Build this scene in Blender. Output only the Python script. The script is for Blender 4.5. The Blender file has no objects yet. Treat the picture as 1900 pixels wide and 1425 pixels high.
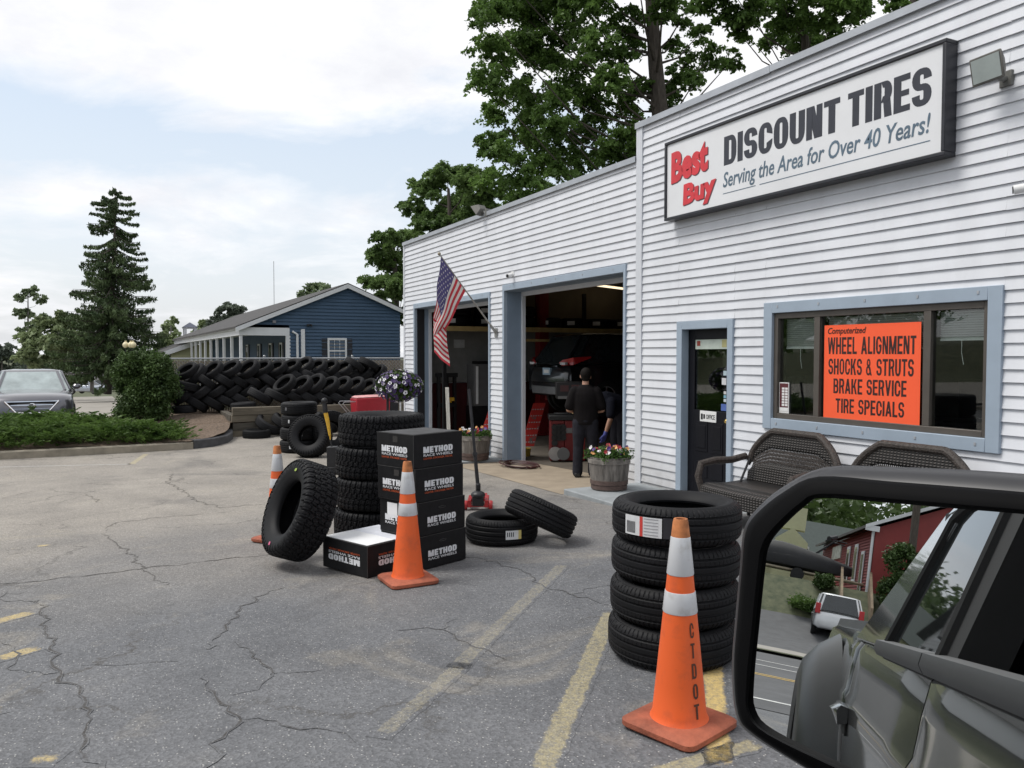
import bpy, bmesh, math, random
import numpy as np
from mathutils import Vector, Matrix, Quaternion
R_ = math.radians
random.seed(7); rng = np.random.default_rng(7)
scene = bpy.context.scene
col = scene.collection
# ------------------------------------------------------------------ camera, sky, sun, exposure
FPX, CX, CY, HZ = 1500.0, 950.0, 712.5, 657.0
PIT = math.atan((CY-HZ)/FPX); TH = R_(26.8236)
CAM = Vector((8.896, -6.419, 1.8))
F_ = Vector((-math.cos(TH), math.sin(TH), 0)); RT = Vector((math.sin(TH), math.cos(TH), 0)); UPZ = Vector((0, 0, 1))
FW = F_*math.cos(PIT)-UPZ*math.sin(PIT); UP = F_*math.sin(PIT)+UPZ*math.cos(PIT)
cd = bpy.data.cameras.new('camera'); cam = bpy.data.objects.new('camera', cd); col.objects.link(cam)
cam.matrix_world = Matrix(((RT.x, UP.x, -FW.x, CAM.x), (RT.y, UP.y, -FW.y, CAM.y), (RT.z, UP.z, -FW.z, CAM.z), (0, 0, 0, 1)))
cd.sensor_width = 36; cd.lens = FPX/1900*36; cd.clip_start = 0.05; cd.clip_end = 3000
scene.camera = cam
scene.view_settings.view_transform = 'Standard'; scene.view_settings.look = 'None'
scene.view_settings.exposure = 0.36; scene.view_settings.gamma = 1
SUN_EL, SUN_AZ = R_(58), R_(205)          # azimuth measured from +Y towards +X
sdir = Vector((math.sin(SUN_AZ)*math.cos(SUN_EL), math.cos(SUN_AZ)*math.cos(SUN_EL), math.sin(SUN_EL)))
sl = bpy.data.lights.new('sun', 'SUN'); so = bpy.data.objects.new('sun', sl); col.objects.link(so)
sl.energy = 2.0; sl.angle = R_(22); sl.color = (1, .97, .92)
so.rotation_euler = sdir.to_track_quat('Z', 'Y').to_euler(); so.location = (0, 0, 30)
w = bpy.data.worlds.new('World'); scene.world = w; w.use_nodes = True
nt = w.node_tree; N = nt.nodes; L = nt.links
bg = N['Background']; bg.inputs[1].default_value = 0.1
sky = N.new('ShaderNodeTexSky'); sky.sky_type = 'NISHITA'; sky.sun_disc = False; sky.sun_elevation = SUN_EL; sky.sun_rotation = SUN_AZ
sky.air_density = 1.2; sky.dust_density = 2.5
def mth(op, a, b=None, c=None, clamp=False):
    n = N.new('ShaderNodeMath'); n.operation = op; n.use_clamp = clamp
    for i, v in enumerate((a, b, c)):
        if v is None: continue
        if isinstance(v, (int, float)): n.inputs[i].default_value = v
        else: L.new(v, n.inputs[i])
    return n.outputs[0]
tc = N.new('ShaderNodeTexCoord'); sp = N.new('ShaderNodeSeparateXYZ'); L.new(tc.outputs['Generated'], sp.inputs[0])
den = mth('ADD', mth('MAXIMUM', sp.outputs[2], 0.0), 0.16)
cb = N.new('ShaderNodeCombineXYZ'); L.new(mth('DIVIDE', sp.outputs[0], den), cb.inputs[0]); L.new(mth('DIVIDE', sp.outputs[1], den), cb.inputs[1])
cb.inputs[2].default_value = 3.1
def wnoise(scale, det, rough, dist=0.0):
    n = N.new('ShaderNodeTexNoise'); n.inputs['Scale'].default_value = scale; n.inputs['Detail'].default_value = det
    n.inputs['Roughness'].default_value = rough; n.inputs['Distortion'].default_value = dist; L.new(cb.outputs[0], n.inputs['Vector']); return n.outputs['Fac']
n1 = wnoise(1.5, 9, .6, .35); n2 = wnoise(.55, 4, .5)
def wramp(v, pts):
    r = N.new('ShaderNodeValToRGB'); e = r.color_ramp.elements
    while len(e) < len(pts): e.new(.5)
    for x, (p, c) in zip(e, pts): x.position = p; x.color = (c, c, c, 1) if not isinstance(c, tuple) else (*c, 1)
    L.new(v, r.inputs[0]); return r.outputs[0]
# more cloud overhead, a clear band low in the sky, whitish haze at the horizon
bias = wramp(sp.outputs[2], [(0, .5), (.10, .46), (.17, .5), (.24, .36), (.30, .62), (.42, .7), (1, .66)])
cf = mth('ADD', mth('ADD', mth('MULTIPLY', n1, .75), mth('MULTIPLY', n2, .45)), mth('SUBTRACT', bias, .62))
cf = wramp(cf, [(.40, 0.0), (.60, 1.0)])
shade = wramp(wnoise(2.6, 7, .6), [(.3, (6.9, 7.0, 7.4)), (.62, (8.5, 8.5, 8.6))])
base = wramp(sp.outputs[2], [(0, (7.5, 7.7, 8.1)), (.12, (7.4, 7.85, 8.45)), (.22, (6.8, 7.5, 8.35)), (.5, (4.8, 6.2, 8.1)), (1, (3.2, 5.0, 8.0))])
def wmix(f, a, b):
    m = N.new('ShaderNodeMix'); m.data_type = 'RGBA'
    for s, v in ((m.inputs['Factor'], f), (m.inputs['A'], a), (m.inputs['B'], b)):
        if isinstance(v, (int, float)): s.default_value = v
        else: L.new(v, s)
    return m.outputs['Result']
L.new(wmix(cf, wmix(.72, sky.outputs[0], base), shade), bg.inputs[0])

# ------------------------------------------------------------------ measuring helpers (site frame: shop front on y = 0)
def gz(x):
    if x > 9: return .297
    if x > -6: return .033*x
    if x > -11: return -.2
    if x > -13: return -.2+.15*(-11-x)/2
    if x > -16: return -.05
    return max(-4.0, -.05-.04*(-16-x))
def rise(y):
    return float(np.interp(-y, [0, 36, 40, 43, 45.5, 60, 90, 160, 400], [0, 0, .4, 1.2, 2.9, 3.2, 5, 9, 15]))
def hz(x, y): return gz(x)+(rise(y) if y < -30 else 0)
def ray(px, py): return FW+RT*((px-CX)/FPX)-UP*((py-CY)/FPX)
def at(px, py, h=0.0):
    z = 0
    for _ in range(25):
        d = ray(px, py); q = CAM+d*((z+h-CAM.z)/d.z); z = gz(q.x)
    return q
def aty(px, py, y): d = ray(px, py); return CAM+d*((y-CAM.y)/d.y)
def atx(px, py, x): d = ray(px, py); return CAM+d*((x-CAM.x)/d.x)
def dep(px, py, dd): return CAM+ray(px, py)*dd

# ------------------------------------------------------------------ materials
def nodes(m):
    m.use_nodes = True; t = m.node_tree; return t, t.nodes, t.links, t.nodes['Principled BSDF']
def M(name, c, rough=.6, metal=0.0, var=.18, scale=5.0, bump=0.0, bscale=60.0, coat=0.0, spec=.5, trans=0.0, c2=None, thr=None, world=False, obvar=.0, stretch=None):
    m = bpy.data.materials.new(name); t, n, l, b = nodes(m)
    b.inputs['Roughness'].default_value = rough; b.inputs['Metallic'].default_value = metal
    b.inputs['Coat Weight'].default_value = coat; b.inputs['Coat Roughness'].default_value = .04
    b.inputs['Specular IOR Level'].default_value = spec
    g = n.new('ShaderNodeNewGeometry'); tcd = n.new('ShaderNodeTexCoord')
    src = g.outputs['Position'] if world else tcd.outputs['Object']
    if stretch:
        mp = n.new('ShaderNodeMapping'); mp.inputs['Scale'].default_value = stretch; l.new(src, mp.inputs[0]); src = mp.outputs[0]
    nz = n.new('ShaderNodeTexNoise'); nz.inputs['Scale'].default_value = scale; nz.inputs['Detail'].default_value = 8; nz.inputs['Roughness'].default_value = .62
    l.new(src, nz.inputs['Vector'])
    r = n.new('ShaderNodeValToRGB'); e = r.color_ramp.elements
    a = tuple(x*(1-var) for x in c); d = c2 if c2 else tuple(min(1, x*(1+var)) for x in c)
    lo, hi = thr if thr else (.3, .7)
    e[0].position = lo; e[1].position = hi; e[0].color = (*a, 1); e[1].color = (*d, 1)
    l.new(nz.outputs['Fac'], r.inputs[0]); out = r.outputs[0]
    if obvar:
        oi = n.new('ShaderNodeObjectInfo'); mr = n.new('ShaderNodeMapRange'); mr.inputs[3].default_value = 1-obvar; mr.inputs[4].default_value = 1+obvar
        l.new(oi.outputs['Random'], mr.inputs[0]); mx = n.new('ShaderNodeVectorMath'); mx.operation = 'SCALE'
        l.new(out, mx.inputs[0]); l.new(mr.outputs[0], mx.inputs['Scale']); out = mx.outputs[0]
    l.new(out, b.inputs['Base Color'])
    if bump:
        nb = n.new('ShaderNodeTexNoise'); nb.inputs['Scale'].default_value = bscale; nb.inputs['Detail'].default_value = 5; l.new(src, nb.inputs['Vector'])
        bp = n.new('ShaderNodeBump'); bp.inputs['Strength'].default_value = bump; bp.inputs['Distance'].default_value = .01
        l.new(nb.outputs['Fac'], bp.inputs['Height']); l.new(bp.outputs[0], b.inputs['Normal'])
    if trans: # leaves: some light passes through
        ms = n.new('ShaderNodeMixShader'); tl = n.new('ShaderNodeBsdfTranslucent'); l.new(out, tl.inputs[0]); ms.inputs[0].default_value = trans
        l.new(b.outputs[0], ms.inputs[1]); l.new(tl.outputs[0], ms.inputs[2]); l.new(ms.outputs[0], n['Material Output'].inputs[0])
    return m
def glass_mat(name, tint=(.8, .85, .85), base=.06, dark=None):
    m = bpy.data.materials.new(name); t, n, l, b = nodes(m)
    gl = n.new('ShaderNodeBsdfGlossy'); gl.inputs['Roughness'].default_value = .01
    tr = n.new('ShaderNodeBsdfTransparent'); tr.inputs[0].default_value = (*tint, 1)
    fr = n.new('ShaderNodeLayerWeight'); fr.inputs[0].default_value = .25
    mr = n.new('ShaderNodeMapRange'); mr.inputs[3].default_value = base; mr.inputs[4].default_value = .9; l.new(fr.outputs['Fresnel'], mr.inputs[0])
    ms = n.new('ShaderNodeMixShader'); l.new(mr.outputs[0], ms.inputs[0]); l.new(tr.outputs[0], ms.inputs[1]); l.new(gl.outputs[0], ms.inputs[2])
    l.new(ms.outputs[0], n['Material Output'].inputs[0]); return m
def emit_mat(name, c, s):
    m = bpy.data.materials.new(name); t, n, l, b = nodes(m); b.inputs['Base Color'].default_value = (*c, 1)
    b.inputs['Emission Color'].default_value = (*c, 1); b.inputs['Emission Strength'].default_value = s; return m

def asphalt(name, yellow=None, wear=(.42, .62)):
    m = bpy.data.materials.new(name); t, n, l, b = nodes(m)
    g = n.new('ShaderNodeNewGeometry')
    def nz(s, d=6, ro=.6, dist=0.):
        q = n.new('ShaderNodeTexNoise'); q.inputs['Scale'].default_value = s; q.inputs['Detail'].default_value = d; q.inputs['Roughness'].default_value = ro; q.inputs['Distortion'].default_value = dist
        l.new(g.outputs['Position'], q.inputs['Vector']); return q.outputs['Fac']
    def ramp(v, *pts):
        r = n.new('ShaderNodeValToRGB'); e = r.color_ramp.elements
        while len(e) < len(pts): e.new(.5)
        for x, (p, c) in zip(e, pts): x.position = p; x.color = (*c, 1) if isinstance(c, tuple) else (c, c, c, 1)
        l.new(v, r.inputs[0]); return r.outputs[0]
    def mix(f, a, c, bt='MIX'):
        q = n.new('ShaderNodeMix'); q.data_type = 'RGBA'; q.blend_type = bt
        for s, v in ((q.inputs['Factor'], f), (q.inputs['A'], a), (q.inputs['B'], c)):
            if isinstance(v, (int, float)): s.default_value = v
            elif isinstance(v, tuple): s.default_value = (*v, 1)
            else: l.new(v, s)
        return q.outputs['Result']
    # worn grey-brown far across the lot, darker blue-grey seal near the front
    sx = n.new('ShaderNodeSeparateXYZ'); l.new(g.outputs['Position'], sx.inputs[0])
    ad = n.new('ShaderNodeMath'); ad.operation = 'MULTIPLY_ADD'; l.new(nz(.35, 4), ad.inputs[0]); ad.inputs[1].default_value = 7.0; l.new(sx.outputs[0], ad.inputs[2])
    mr = n.new('ShaderNodeMapRange'); mr.inputs[1].default_value = 1.8; mr.inputs[2].default_value = 7.5; l.new(ad.outputs[0], mr.inputs[0])
    old = ramp(nz(1.1, 9, .7), (.3, (.205, .188, .166)), (.55, (.272, .248, .217)), (.75, (.325, .298, .26)))
    new = ramp(nz(1.7, 9, .7), (.3, (.095, .098, .105)), (.6, (.132, .135, .142)), (.8, (.175, .173, .17)))
    c = mix(mr.outputs[0], old, new)
    c = mix(ramp(nz(.8, 8, .7, 1.0), (.56, 0), (.70, .55)), c, (.30, .27, .22))       # sandy worn patches
    c = mix(ramp(nz(.5, 5, .6, .6), (.60, 0), (.72, .5)), c, (.055, .055, .058))       # oil dark patches
    vo = n.new('ShaderNodeTexVoronoi'); vo.inputs['Scale'].default_value = 85; l.new(g.outputs['Position'], vo.inputs['Vector'])
    sr = n.new('ShaderNodeSeparateColor'); l.new(vo.outputs['Color'], sr.inputs[0])
    grain = ramp(sr.outputs[0], (0, .72), (.85, 1.12), (1, 1.25))
    c = mix(1.0, c, grain, 'MULTIPLY')
    st = n.new('ShaderNodeMath'); st.operation = 'MULTIPLY'; l.new(ramp(vo.outputs['Distance'], (.25, 1), (.38, 0)), st.inputs[0]); l.new(ramp(sr.outputs[1], (.89, 0), (.93, .75)), st.inputs[1])
    c = mix(st.outputs[0], c, (.46, .45, .43))                                          # pale stones showing
    v2 = n.new('ShaderNodeTexVoronoi'); v2.feature = 'DISTANCE_TO_EDGE'; v2.inputs['Scale'].default_value = .42
    dv = n.new('ShaderNodeVectorMath'); dv.operation = 'MULTIPLY_ADD'
    nq = n.new('ShaderNodeTexNoise'); nq.inputs['Scale'].default_value = 2.2; nq.inputs['Detail'].default_value = 9; nq.inputs['Roughness'].default_value = .7; l.new(g.outputs['Position'], nq.inputs['Vector'])
    l.new(nq.outputs['Color'], dv.inputs[0]); dv.inputs[1].default_value = (.9, .9, 0); l.new(g.outputs['Position'], dv.inputs[2]); l.new(dv.outputs[0], v2.inputs['Vector'])
    ck = n.new('ShaderNodeMath'); ck.operation = 'MULTIPLY'; l.new(ramp(v2.outputs['Distance'], (.002, 1), (.0055, 0)), ck.inputs[0]); l.new(ramp(nz(.6, 3), (.46, 0), (.56, .8)), ck.inputs[1])
    c = mix(ck.outputs[0], c, (.055, .05, .044))
    if yellow:
        at_ = n.new('ShaderNodeAttribute'); at_.attribute_name = 'edge'; sm = n.new('ShaderNodeMath'); sm.operation = 'MULTIPLY_ADD'; l.new(at_.outputs['Fac'], sm.inputs[0]); sm.inputs[1].default_value = .34; l.new(nz(38, 10, .85), sm.inputs[2])
        f = ramp(sm.outputs[0], (wear[0]+.24, 0), (wear[1]+.34, .88)); c = mix(f, c, yellow)
    l.new(c, b.inputs['Base Color']); b.inputs['Roughness'].default_value = .82
    bp = n.new('ShaderNodeBump'); bp.inputs['Strength'].default_value = .5; bp.inputs['Distance'].default_value = .006
    l.new(vo.outputs['Distance'], bp.inputs['Height']); l.new(bp.outputs[0], b.inputs['Normal'])
    return m

# ------------------------------------------------------------------ mesh builder
class MB:
    def __init__(s): s.v = []; s.f = []
    def add(s, vs, fs, mat=None):
        o = len(s.v)
        s.v += [tuple(mat @ Vector(p)) for p in vs] if mat is not None else [tuple(p) for p in vs]
        s.f += [tuple(i+o for i in q) for q in fs]; return s
    def box(s, x0, x1, y0, y1, z0, z1, mat=None):
        return s.add([(x0, y0, z0), (x1, y0, z0), (x1, y1, z0), (x0, y1, z0), (x0, y0, z1), (x1, y0, z1), (x1, y1, z1), (x0, y1, z1)],
                     [(0, 3, 2, 1), (4, 5, 6, 7), (0, 1, 5, 4), (1, 2, 6, 5), (2, 3, 7, 6), (3, 0, 4, 7)], mat)
    def loft(s, loops, cap0=True, cap1=True, close=True, mat=None):
        n = len(loops[0]); vs = [p for q in loops for p in q]; fs = []
        for k in range(len(loops)-1):
            for i in range(n if close else n-1):
                j = (i+1) % n; fs.append((k*n+i, k*n+j, (k+1)*n+j, (k+1)*n+i))
        if cap0: fs.append(tuple(range(n))[::-1])
        if cap1: fs.append(tuple((len(loops)-1)*n+i for i in range(n)))
        return s.add(vs, fs, mat)
    def tube(s, pts, r, n=8, caps=True, mat=None):
        pts = [Vector(p) for p in pts]; rs = r if isinstance(r, (list, tuple)) else [r]*len(pts); loops = []
        t0 = (pts[1]-pts[0]).normalized(); a = t0.orthogonal().normalized()
        for i, p in enumerate(pts):
            t = (pts[min(i+1, len(pts)-1)]-pts[max(i-1, 0)]).normalized()
            a = (a-t*a.dot(t)).normalized(); b = t.cross(a)
            loops.append([p+(a*math.cos(q)+b*math.sin(q))*rs[i] for q in [2*math.pi*k/n for k in range(n)]])
        return s.loft(loops, caps, caps, mat=mat)
    def lathe(s, prof, n=32, mat=None, cap=True):
        loops = [[(r*math.cos(2*math.pi*k/n), r*math.sin(2*math.pi*k/n), z) for k in range(n)] for r, z in prof]
        return s.loft(loops, cap, cap, mat=mat)
    def prism(s, poly, y0, y1, mat=None): # poly in (x,z), extruded along y
        return s.loft([[(x, y0, z) for x, z in poly], [(x, y1, z) for x, z in poly]], mat=mat)
    def ball(s, c, r, n=10, sc=(1, 1, 1), mat=None):
        loops = [[(c[0]+sc[0]*r*math.sin(t)*math.cos(2*math.pi*k/n), c[1]+sc[1]*r*math.sin(t)*math.sin(2*math.pi*k/n), c[2]-sc[2]*r*math.cos(t)) for k in range(n)] for t in [math.pi*(i+.02)/(n*.6+.04) for i in range(int(n*.6)+1)]]
        return s.loft(loops, mat=mat)
    def build(s, name, mat, parent=None, smooth=35, bevel=0, loc=None, rot=None, fixn=True):
        me = bpy.data.meshes.new(name); me.from_pydata(s.v, [], s.f); me.update()
        if fixn:
            bm = bmesh.new(); bm.from_mesh(me); bmesh.ops.recalc_face_normals(bm, faces=bm.faces); bm.to_mesh(me); bm.free()
        if mat: me.materials.append(mat)
        if smooth:
            me.polygons.foreach_set('use_smooth', [True]*len(me.polygons)); me.set_sharp_from_angle(angle=R_(smooth))
        o = bpy.data.objects.new(name, me); col.objects.link(o)
        if parent: o.parent = parent
        if loc is not None: o.location = loc
        if rot is not None: o.rotation_euler = rot
        if bevel:
            b = o.modifiers.new('bevel', 'BEVEL'); b.width = bevel; b.segments = 2; b.limit_method = 'ANGLE'
        return o
def np_mesh(name, V, Fc, mat, parent=None, smooth=False):
    me = bpy.data.meshes.new(name); nv, nf, k = len(V), len(Fc), Fc.shape[1]
    me.vertices.add(nv); me.vertices.foreach_set('co', np.asarray(V, np.float32).ravel())
    me.loops.add(nf*k); me.loops.foreach_set('vertex_index', Fc.astype(np.int32).ravel())
    me.polygons.add(nf); me.polygons.foreach_set('loop_start', np.arange(0, nf*k, k, dtype=np.int32))
    me.update(calc_edges=True); me.validate()
    if smooth: me.polygons.foreach_set('use_smooth', [True]*nf)
    me.materials.append(mat)
    o = bpy.data.objects.new(name, me); col.objects.link(o)
    if parent: o.parent = parent
    return o
def tag(o, label=None, cat=None, group=None, kind=None):
    if label: o['label'] = label
    if cat: o['category'] = cat
    if group: o['group'] = group
    if kind: o['kind'] = kind
    return o
def struct(o): o['kind'] = 'structure'; return o
def thing(name, label, cat, loc=(0, 0, 0), rz=0.0, group=None):
    o = bpy.data.objects.new(name, None); col.objects.link(o); o.location = loc; o.rotation_euler = (0, 0, rz); o.empty_display_size = .1
    return tag(o, label, cat, group)
def copy_tree(o, parent=None, label=None):
    c = o.copy(); col.objects.link(c)
    if parent: c.parent = parent
    if label: c['label'] = label
    for ch in o.children: copy_tree(ch, c)
    return c
def axis_rot(o, axis, spin=0.0):
    q = Vector((0, 0, 1)).rotation_difference(Vector(axis).normalized()) @ Quaternion((0, 0, 1), spin)
    o.rotation_mode = 'QUATERNION'; o.rotation_quaternion = q
def lettering(name, body, x0, x1, z0, z1, mat, parent, bold=0.0, shear=0.0, mtx=None, depth=.002, y=0.0):
    """words fitted to a box in the x-z plane facing -y (or placed by mtx)"""
    cu = bpy.data.curves.new(name, 'FONT'); cu.body = body; cu.size = 1; cu.offset = bold; cu.shear = shear; cu.extrude = .01; cu.resolution_u = 3
    t = bpy.data.objects.new(name, cu); col.objects.link(t); dg = bpy.context.evaluated_depsgraph_get(); dg.update()
    me = bpy.data.meshes.new_from_object(t.evaluated_get(dg)); bpy.data.objects.remove(t); bpy.data.curves.remove(cu)
    n = len(me.vertices); a = np.zeros(n*3, np.float32); me.vertices.foreach_get('co', a); a = a.reshape(-1, 3)
    mn, mxx = a.min(0), a.max(0); q = np.zeros_like(a)
    q[:, 0] = x0+(a[:, 0]-mn[0])/(mxx[0]-mn[0])*(x1-x0); q[:, 2] = z0+(a[:, 1]-mn[1])/(mxx[1]-mn[1])*(z1-z0)
    q[:, 1] = y-(a[:, 2]-mn[2])/max(1e-6, mxx[2]-mn[2])*depth
    me.vertices.foreach_set('co', q.ravel())
    if mtx is not None: me.transform(mtx)
    me.update(); me.materials.clear(); me.materials.append(mat)
    o = bpy.data.objects.new(name, me); col.objects.link(o); o.parent = parent; return o
# heavy block capitals for signs, drawn as filled bands
def _rr(x0, y0, x1, y1, r, n=5, sd=5):
    """round-cornered contour; r = (bl, br, tr, tl); every side cut into sd steps"""
    P = []; w_, h_ = x1-x0, y1-y0
    vr = min(.9, .48*h_/(max(max(r), .01)*w_))
    cs = [((x0, y0), r[0], 180), ((x1, y0), r[1], 270), ((x1, y1), r[2], 0), ((x0, y1), r[3], 90)]; arcs = []
    for (cx, cy), rr, a0 in cs:
        ox = cx+(rr*w_ if cx == x0 else -rr*w_); oy = cy+(rr*w_*vr if cy == y0 else -rr*w_*vr)
        arcs.append([(ox+rr*w_*math.cos(R_(a0+90*i/n)), oy+rr*w_*vr*math.sin(R_(a0+90*i/n))) for i in range(n+1)])
    for i in range(4):
        P += arcs[i]; a = arcs[i][-1]; b = arcs[(i+1) % 4][0]
        P += [(a[0]+(b[0]-a[0])*k/sd, a[1]+(b[1]-a[1])*k/sd) for k in range(1, sd)]
    return P
def _band(x0, y0, x1, y1, a, b, r=(.42,)*4, drop=None):
    o = _rr(x0, y0, x1, y1, r); ri = tuple(max(0, q-.12)*1.0 for q in r); i_ = _rr(x0+a, y0+b, x1-a, y1-b, ri); n = len(o); Q = []
    for k in range(n):
        j = (k+1) % n; q = [o[k], o[j], i_[j], i_[k]]; c = (sum(p[0] for p in q)/4, sum(p[1] for p in q)/4)
        if drop and drop(*c): continue
        Q.append(q)
    return Q
def glyph(ch, a, b):
    rc = lambda x0, y0, x1, y1: [(x0, y0), (x1, y0), (x1, y1), (x0, y1)]
    dg = lambda xa, ya, xb, yb, t: [(xa, ya), (xa+t, ya), (xb+t, yb), (xb, yb)]
    m = .5
    if ch == 'I': return a, [[rc(0, 0, a, 1)]]
    if ch in 'O0': return 1, [_band(0, 0, 1, 1, a, b)]
    if ch == 'D': return 1, [_band(0, 0, 1, 1, a, b, (0, .42, .42, 0))]
    if ch == 'C': return 1, [_band(0, 0, 1, 1, a, b, drop=lambda x, y: x > .6 and .40 < y < .62)]
    if ch == 'G': return 1, [_band(0, 0, 1, 1, a, b, drop=lambda x, y: x > .6 and .50 < y < .66), [rc(.52, .40, 1, .52)]]
    if ch == 'S': return 1, [_band(0, m-b*.5, 1, 1, a, b, drop=lambda x, y: x > .62 and m-.02 < y < .70), _band(0, 0, 1, m+b*.5, a, b, drop=lambda x, y: x < .38 and .30 < y < m+.02)]
    if ch == 'U': return 1, [[rc(0, .46, a, 1)], [rc(1-a, .46, 1, 1)], _band(0, 0, 1, 1, a, b, (.42, .42, .05, .05), drop=lambda x, y: y > .5)]
    if ch == 'E': return .88, [[rc(0, 0, a, 1)], [rc(a, 0, .88, b)], [rc(a, 1-b, .88, 1)], [rc(a, .5-b*.45, .82, .5+b*.45)]]
    if ch == 'L': return .84, [[rc(0, 0, a, 1)], [rc(a, 0, .84, b)]]
    if ch == 'T': return .96, [[rc(.48-a/2, 0, .48+a/2, 1-b)], [rc(0, 1-b, .96, 1)]]
    if ch == 'H': return 1, [[rc(0, 0, a, 1)], [rc(1-a, 0, 1, 1)], [rc(a, .5-b/2, 1-a, .5+b/2)]]
    if ch == 'N': return 1, [[rc(0, 0, a*.9, 1)], [rc(1-a*.9, 0, 1, 1)], [dg(a*.2, 1, 1-a*1.2, 0, a)]]
    if ch == 'M': return 1.3, [[rc(0, 0, a*.9, 1)], [rc(1.3-a*.9, 0, 1.3, 1)], [dg(a*.1, 1, .65-a*.5, 0, a)], [dg(1.3-a*1.1, 1, .65-a*.5, 0, a)]]
    if ch == 'W': return 1.5, [[dg(0, 1, .36-a*.4, 0, a*.9)], [dg(.75-a*.45, 1, .36-a*.4, 0, a*.9)], [dg(.75-a*.45, 1, 1.14-a*.5, 0, a*.9)], [dg(1.5-a*.9, 1, 1.14-a*.5, 0, a*.9)]]
    if ch == 'V': return 1.05, [[dg(0, 1, .525-a*.5, 0, a)], [dg(1.05-a, 1, .525-a*.5, 0, a)]]
    if ch == 'A': return 1.1, [[dg(0, 0, .55-a*.5, 1, a)], [dg(1.1-a, 0, .55-a*.5, 1, a)], [rc(.28, .2, .82, .2+b)]]
    if ch == 'K': return 1.05, [[rc(0, 0, a, 1)], [dg(a*.8, .42, 1.02-a, 1, a)], [dg(1.05-a, 0, a*1.15, .62, a)]]
    if ch in 'PR':
        g = [[rc(0, 0, a, 1)], _band(0, .42, 1, 1, a, b, (0, .34, .34, 0), drop=lambda x, y: x < a)]
        return 1, g+([[dg(1-a, 0, .5, .5, a)]] if ch == 'R' else [])
    if ch == 'B': return 1, [[rc(0, 0, a, 1)], _band(0, .5-b*.4, .97, 1, a, b, (0, .3, .34, 0), drop=lambda x, y: x < a), _band(0, 0, 1, .5+b*.4, a, b, (0, .34, .3, 0), drop=lambda x, y: x < a)]
    if ch == '&': return 1.15, [_band(.12, .5, .82, 1, a*.75, b*.8), _band(0, 0, .9, .58, a*.8, b*.85), [dg(1.15-a*.9, 0, .3, .66, a*.8)]]
    return .5, []
def block_text(body, x0, x1, z0, z1, mat, parent, a=.34, b=.15, gap=.14, mtx=None, y=0.0, name='lettering'):
    G_ = []; x = 0
    for ch in body:
        w_, g = glyph(ch, a, b); G_.append((x, g)); x += w_+gap
    W = x-gap; mb = MB(); k = 0
    for xo, g in G_:
        for st in g:
            yy = y-.0004*(k % 5); k += 1
            for q in st: mb.add([(x0+(xo+px)/W*(x1-x0), yy, z0+pz*(z1-z0)) for px, pz in q], [tuple(range(len(q)))])
    o = mb.build(name, mat, parent, smooth=0, fixn=False)
    if mtx is not None: o.data.transform(mtx)
    return o
# ------------------------------------------------------------------ ground, roads, kerbs, markings
ASPH = asphalt('asphalt_mat'); YEL = asphalt('worn_yellow_paint', (.44, .375, .20), (.46, .68)); YELF = asphalt('faded_yellow_paint', (.31, .28, .20), (.52, .80))
YELB = asphalt('bright_yellow_paint', (.56, .41, .15), (.38, .54)); YELD = asphalt('flaked_yellow_paint', (.52, .40, .17), (.44, .60)); WHT = asphalt('worn_white_paint', (.48, .48, .47), (.40, .60))
ROADM = M('road_asphalt', (.085, .086, .09), .85, var=.2, scale=2, bump=.3, world=True)
TANR = M('old_pale_asphalt', (.27, .25, .22), .9, var=.15, scale=.7, world=True)
GRASS = M('grass_mat', (.06, .085, .035), .9, var=.45, scale=3, c2=(.11, .115, .06), bump=.8, bscale=25, world=True)
CONC = M('concrete', (.30, .28, .25), .85, var=.16, scale=3, bump=.25, bscale=90, world=True)
TANC = M('tan_concrete', (.30, .245, .18), .85, var=.2, scale=2.2, bump=.25, bscale=90, world=True)
SLABM = M('grey_painted_concrete', (.27, .29, .30), .8, var=.2, scale=4, bump=.2, world=True)
MULCH = M('mulch_mat', (.10, .068, .047), .95, var=.6, scale=22, c2=(.22, .16, .115), bump=1.0, bscale=70, world=True)
def sheet(name, xs, ys, mat, dz=0.0, hf=hz):
    mb = MB(); vs = [(x, y, hf(x, y)+dz) for x in xs for y in ys]; n = len(ys)
    mb.add(vs, [(i*n+j, (i+1)*n+j, (i+1)*n+j+1, i*n+j+1) for i in range(len(xs)-1) for j in range(n-1)])
    return struct(mb.build(name, mat, smooth=60))
def rng_(a, b, k): return [a+(b-a)*i/k for i in range(k+1)]
YB = [-600, -400, -160, -90, -60, -45.5, -43, -40, -36, -30, -17, -10, 0, 60, 800]
XB = [-1500, -300, -115, -60, -30, -16, -13, -11, -6, 0, 6, 9, 40, 120, 900]
sheet('ground', XB, YB, GRASS, -.012)
sheet('parking_lot', [-11.35, -9.2, -6, -3, 0, 3, 6, 9, 40], [-16.5, -12, -8, -4, -1, 0, 8.8, 12], ASPH)
sheet('side_parking_lot', rng_(-115, -16, 22)+[-13, -12, -11], [-40, -20, -5.4], TANR, .004)
sheet('road', [-115, -60, -30, -16, -13, -11, -6, 0, 6, 9, 40, 120], [-31, -29, -24, -16.5], ROADM, .008)
def strip(name, y0, y1, mat, xs=(-60, -16, -13, -11, -6, 0, 6, 9, 40, 80), dz=.013): sheet(name, list(xs), [y0, y1], mat, dz)
WL = M('road_white_line', (.55, .55, .53), .7, var=.25, scale=9, world=True); YL = M('road_yellow_line', (.55, .36, .07), .7, var=.25, scale=9, world=True)
strip('road_edge_line', -17.75, -17.6, WL); strip('road_edge_line', -27.0, -26.85, WL); strip('road_edge_line', -25.2, -25.06, WL)
strip('road_centre_line', -22.2, -22.08, YL); strip('road_centre_line', -22.5, -22.38, YL)
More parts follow.
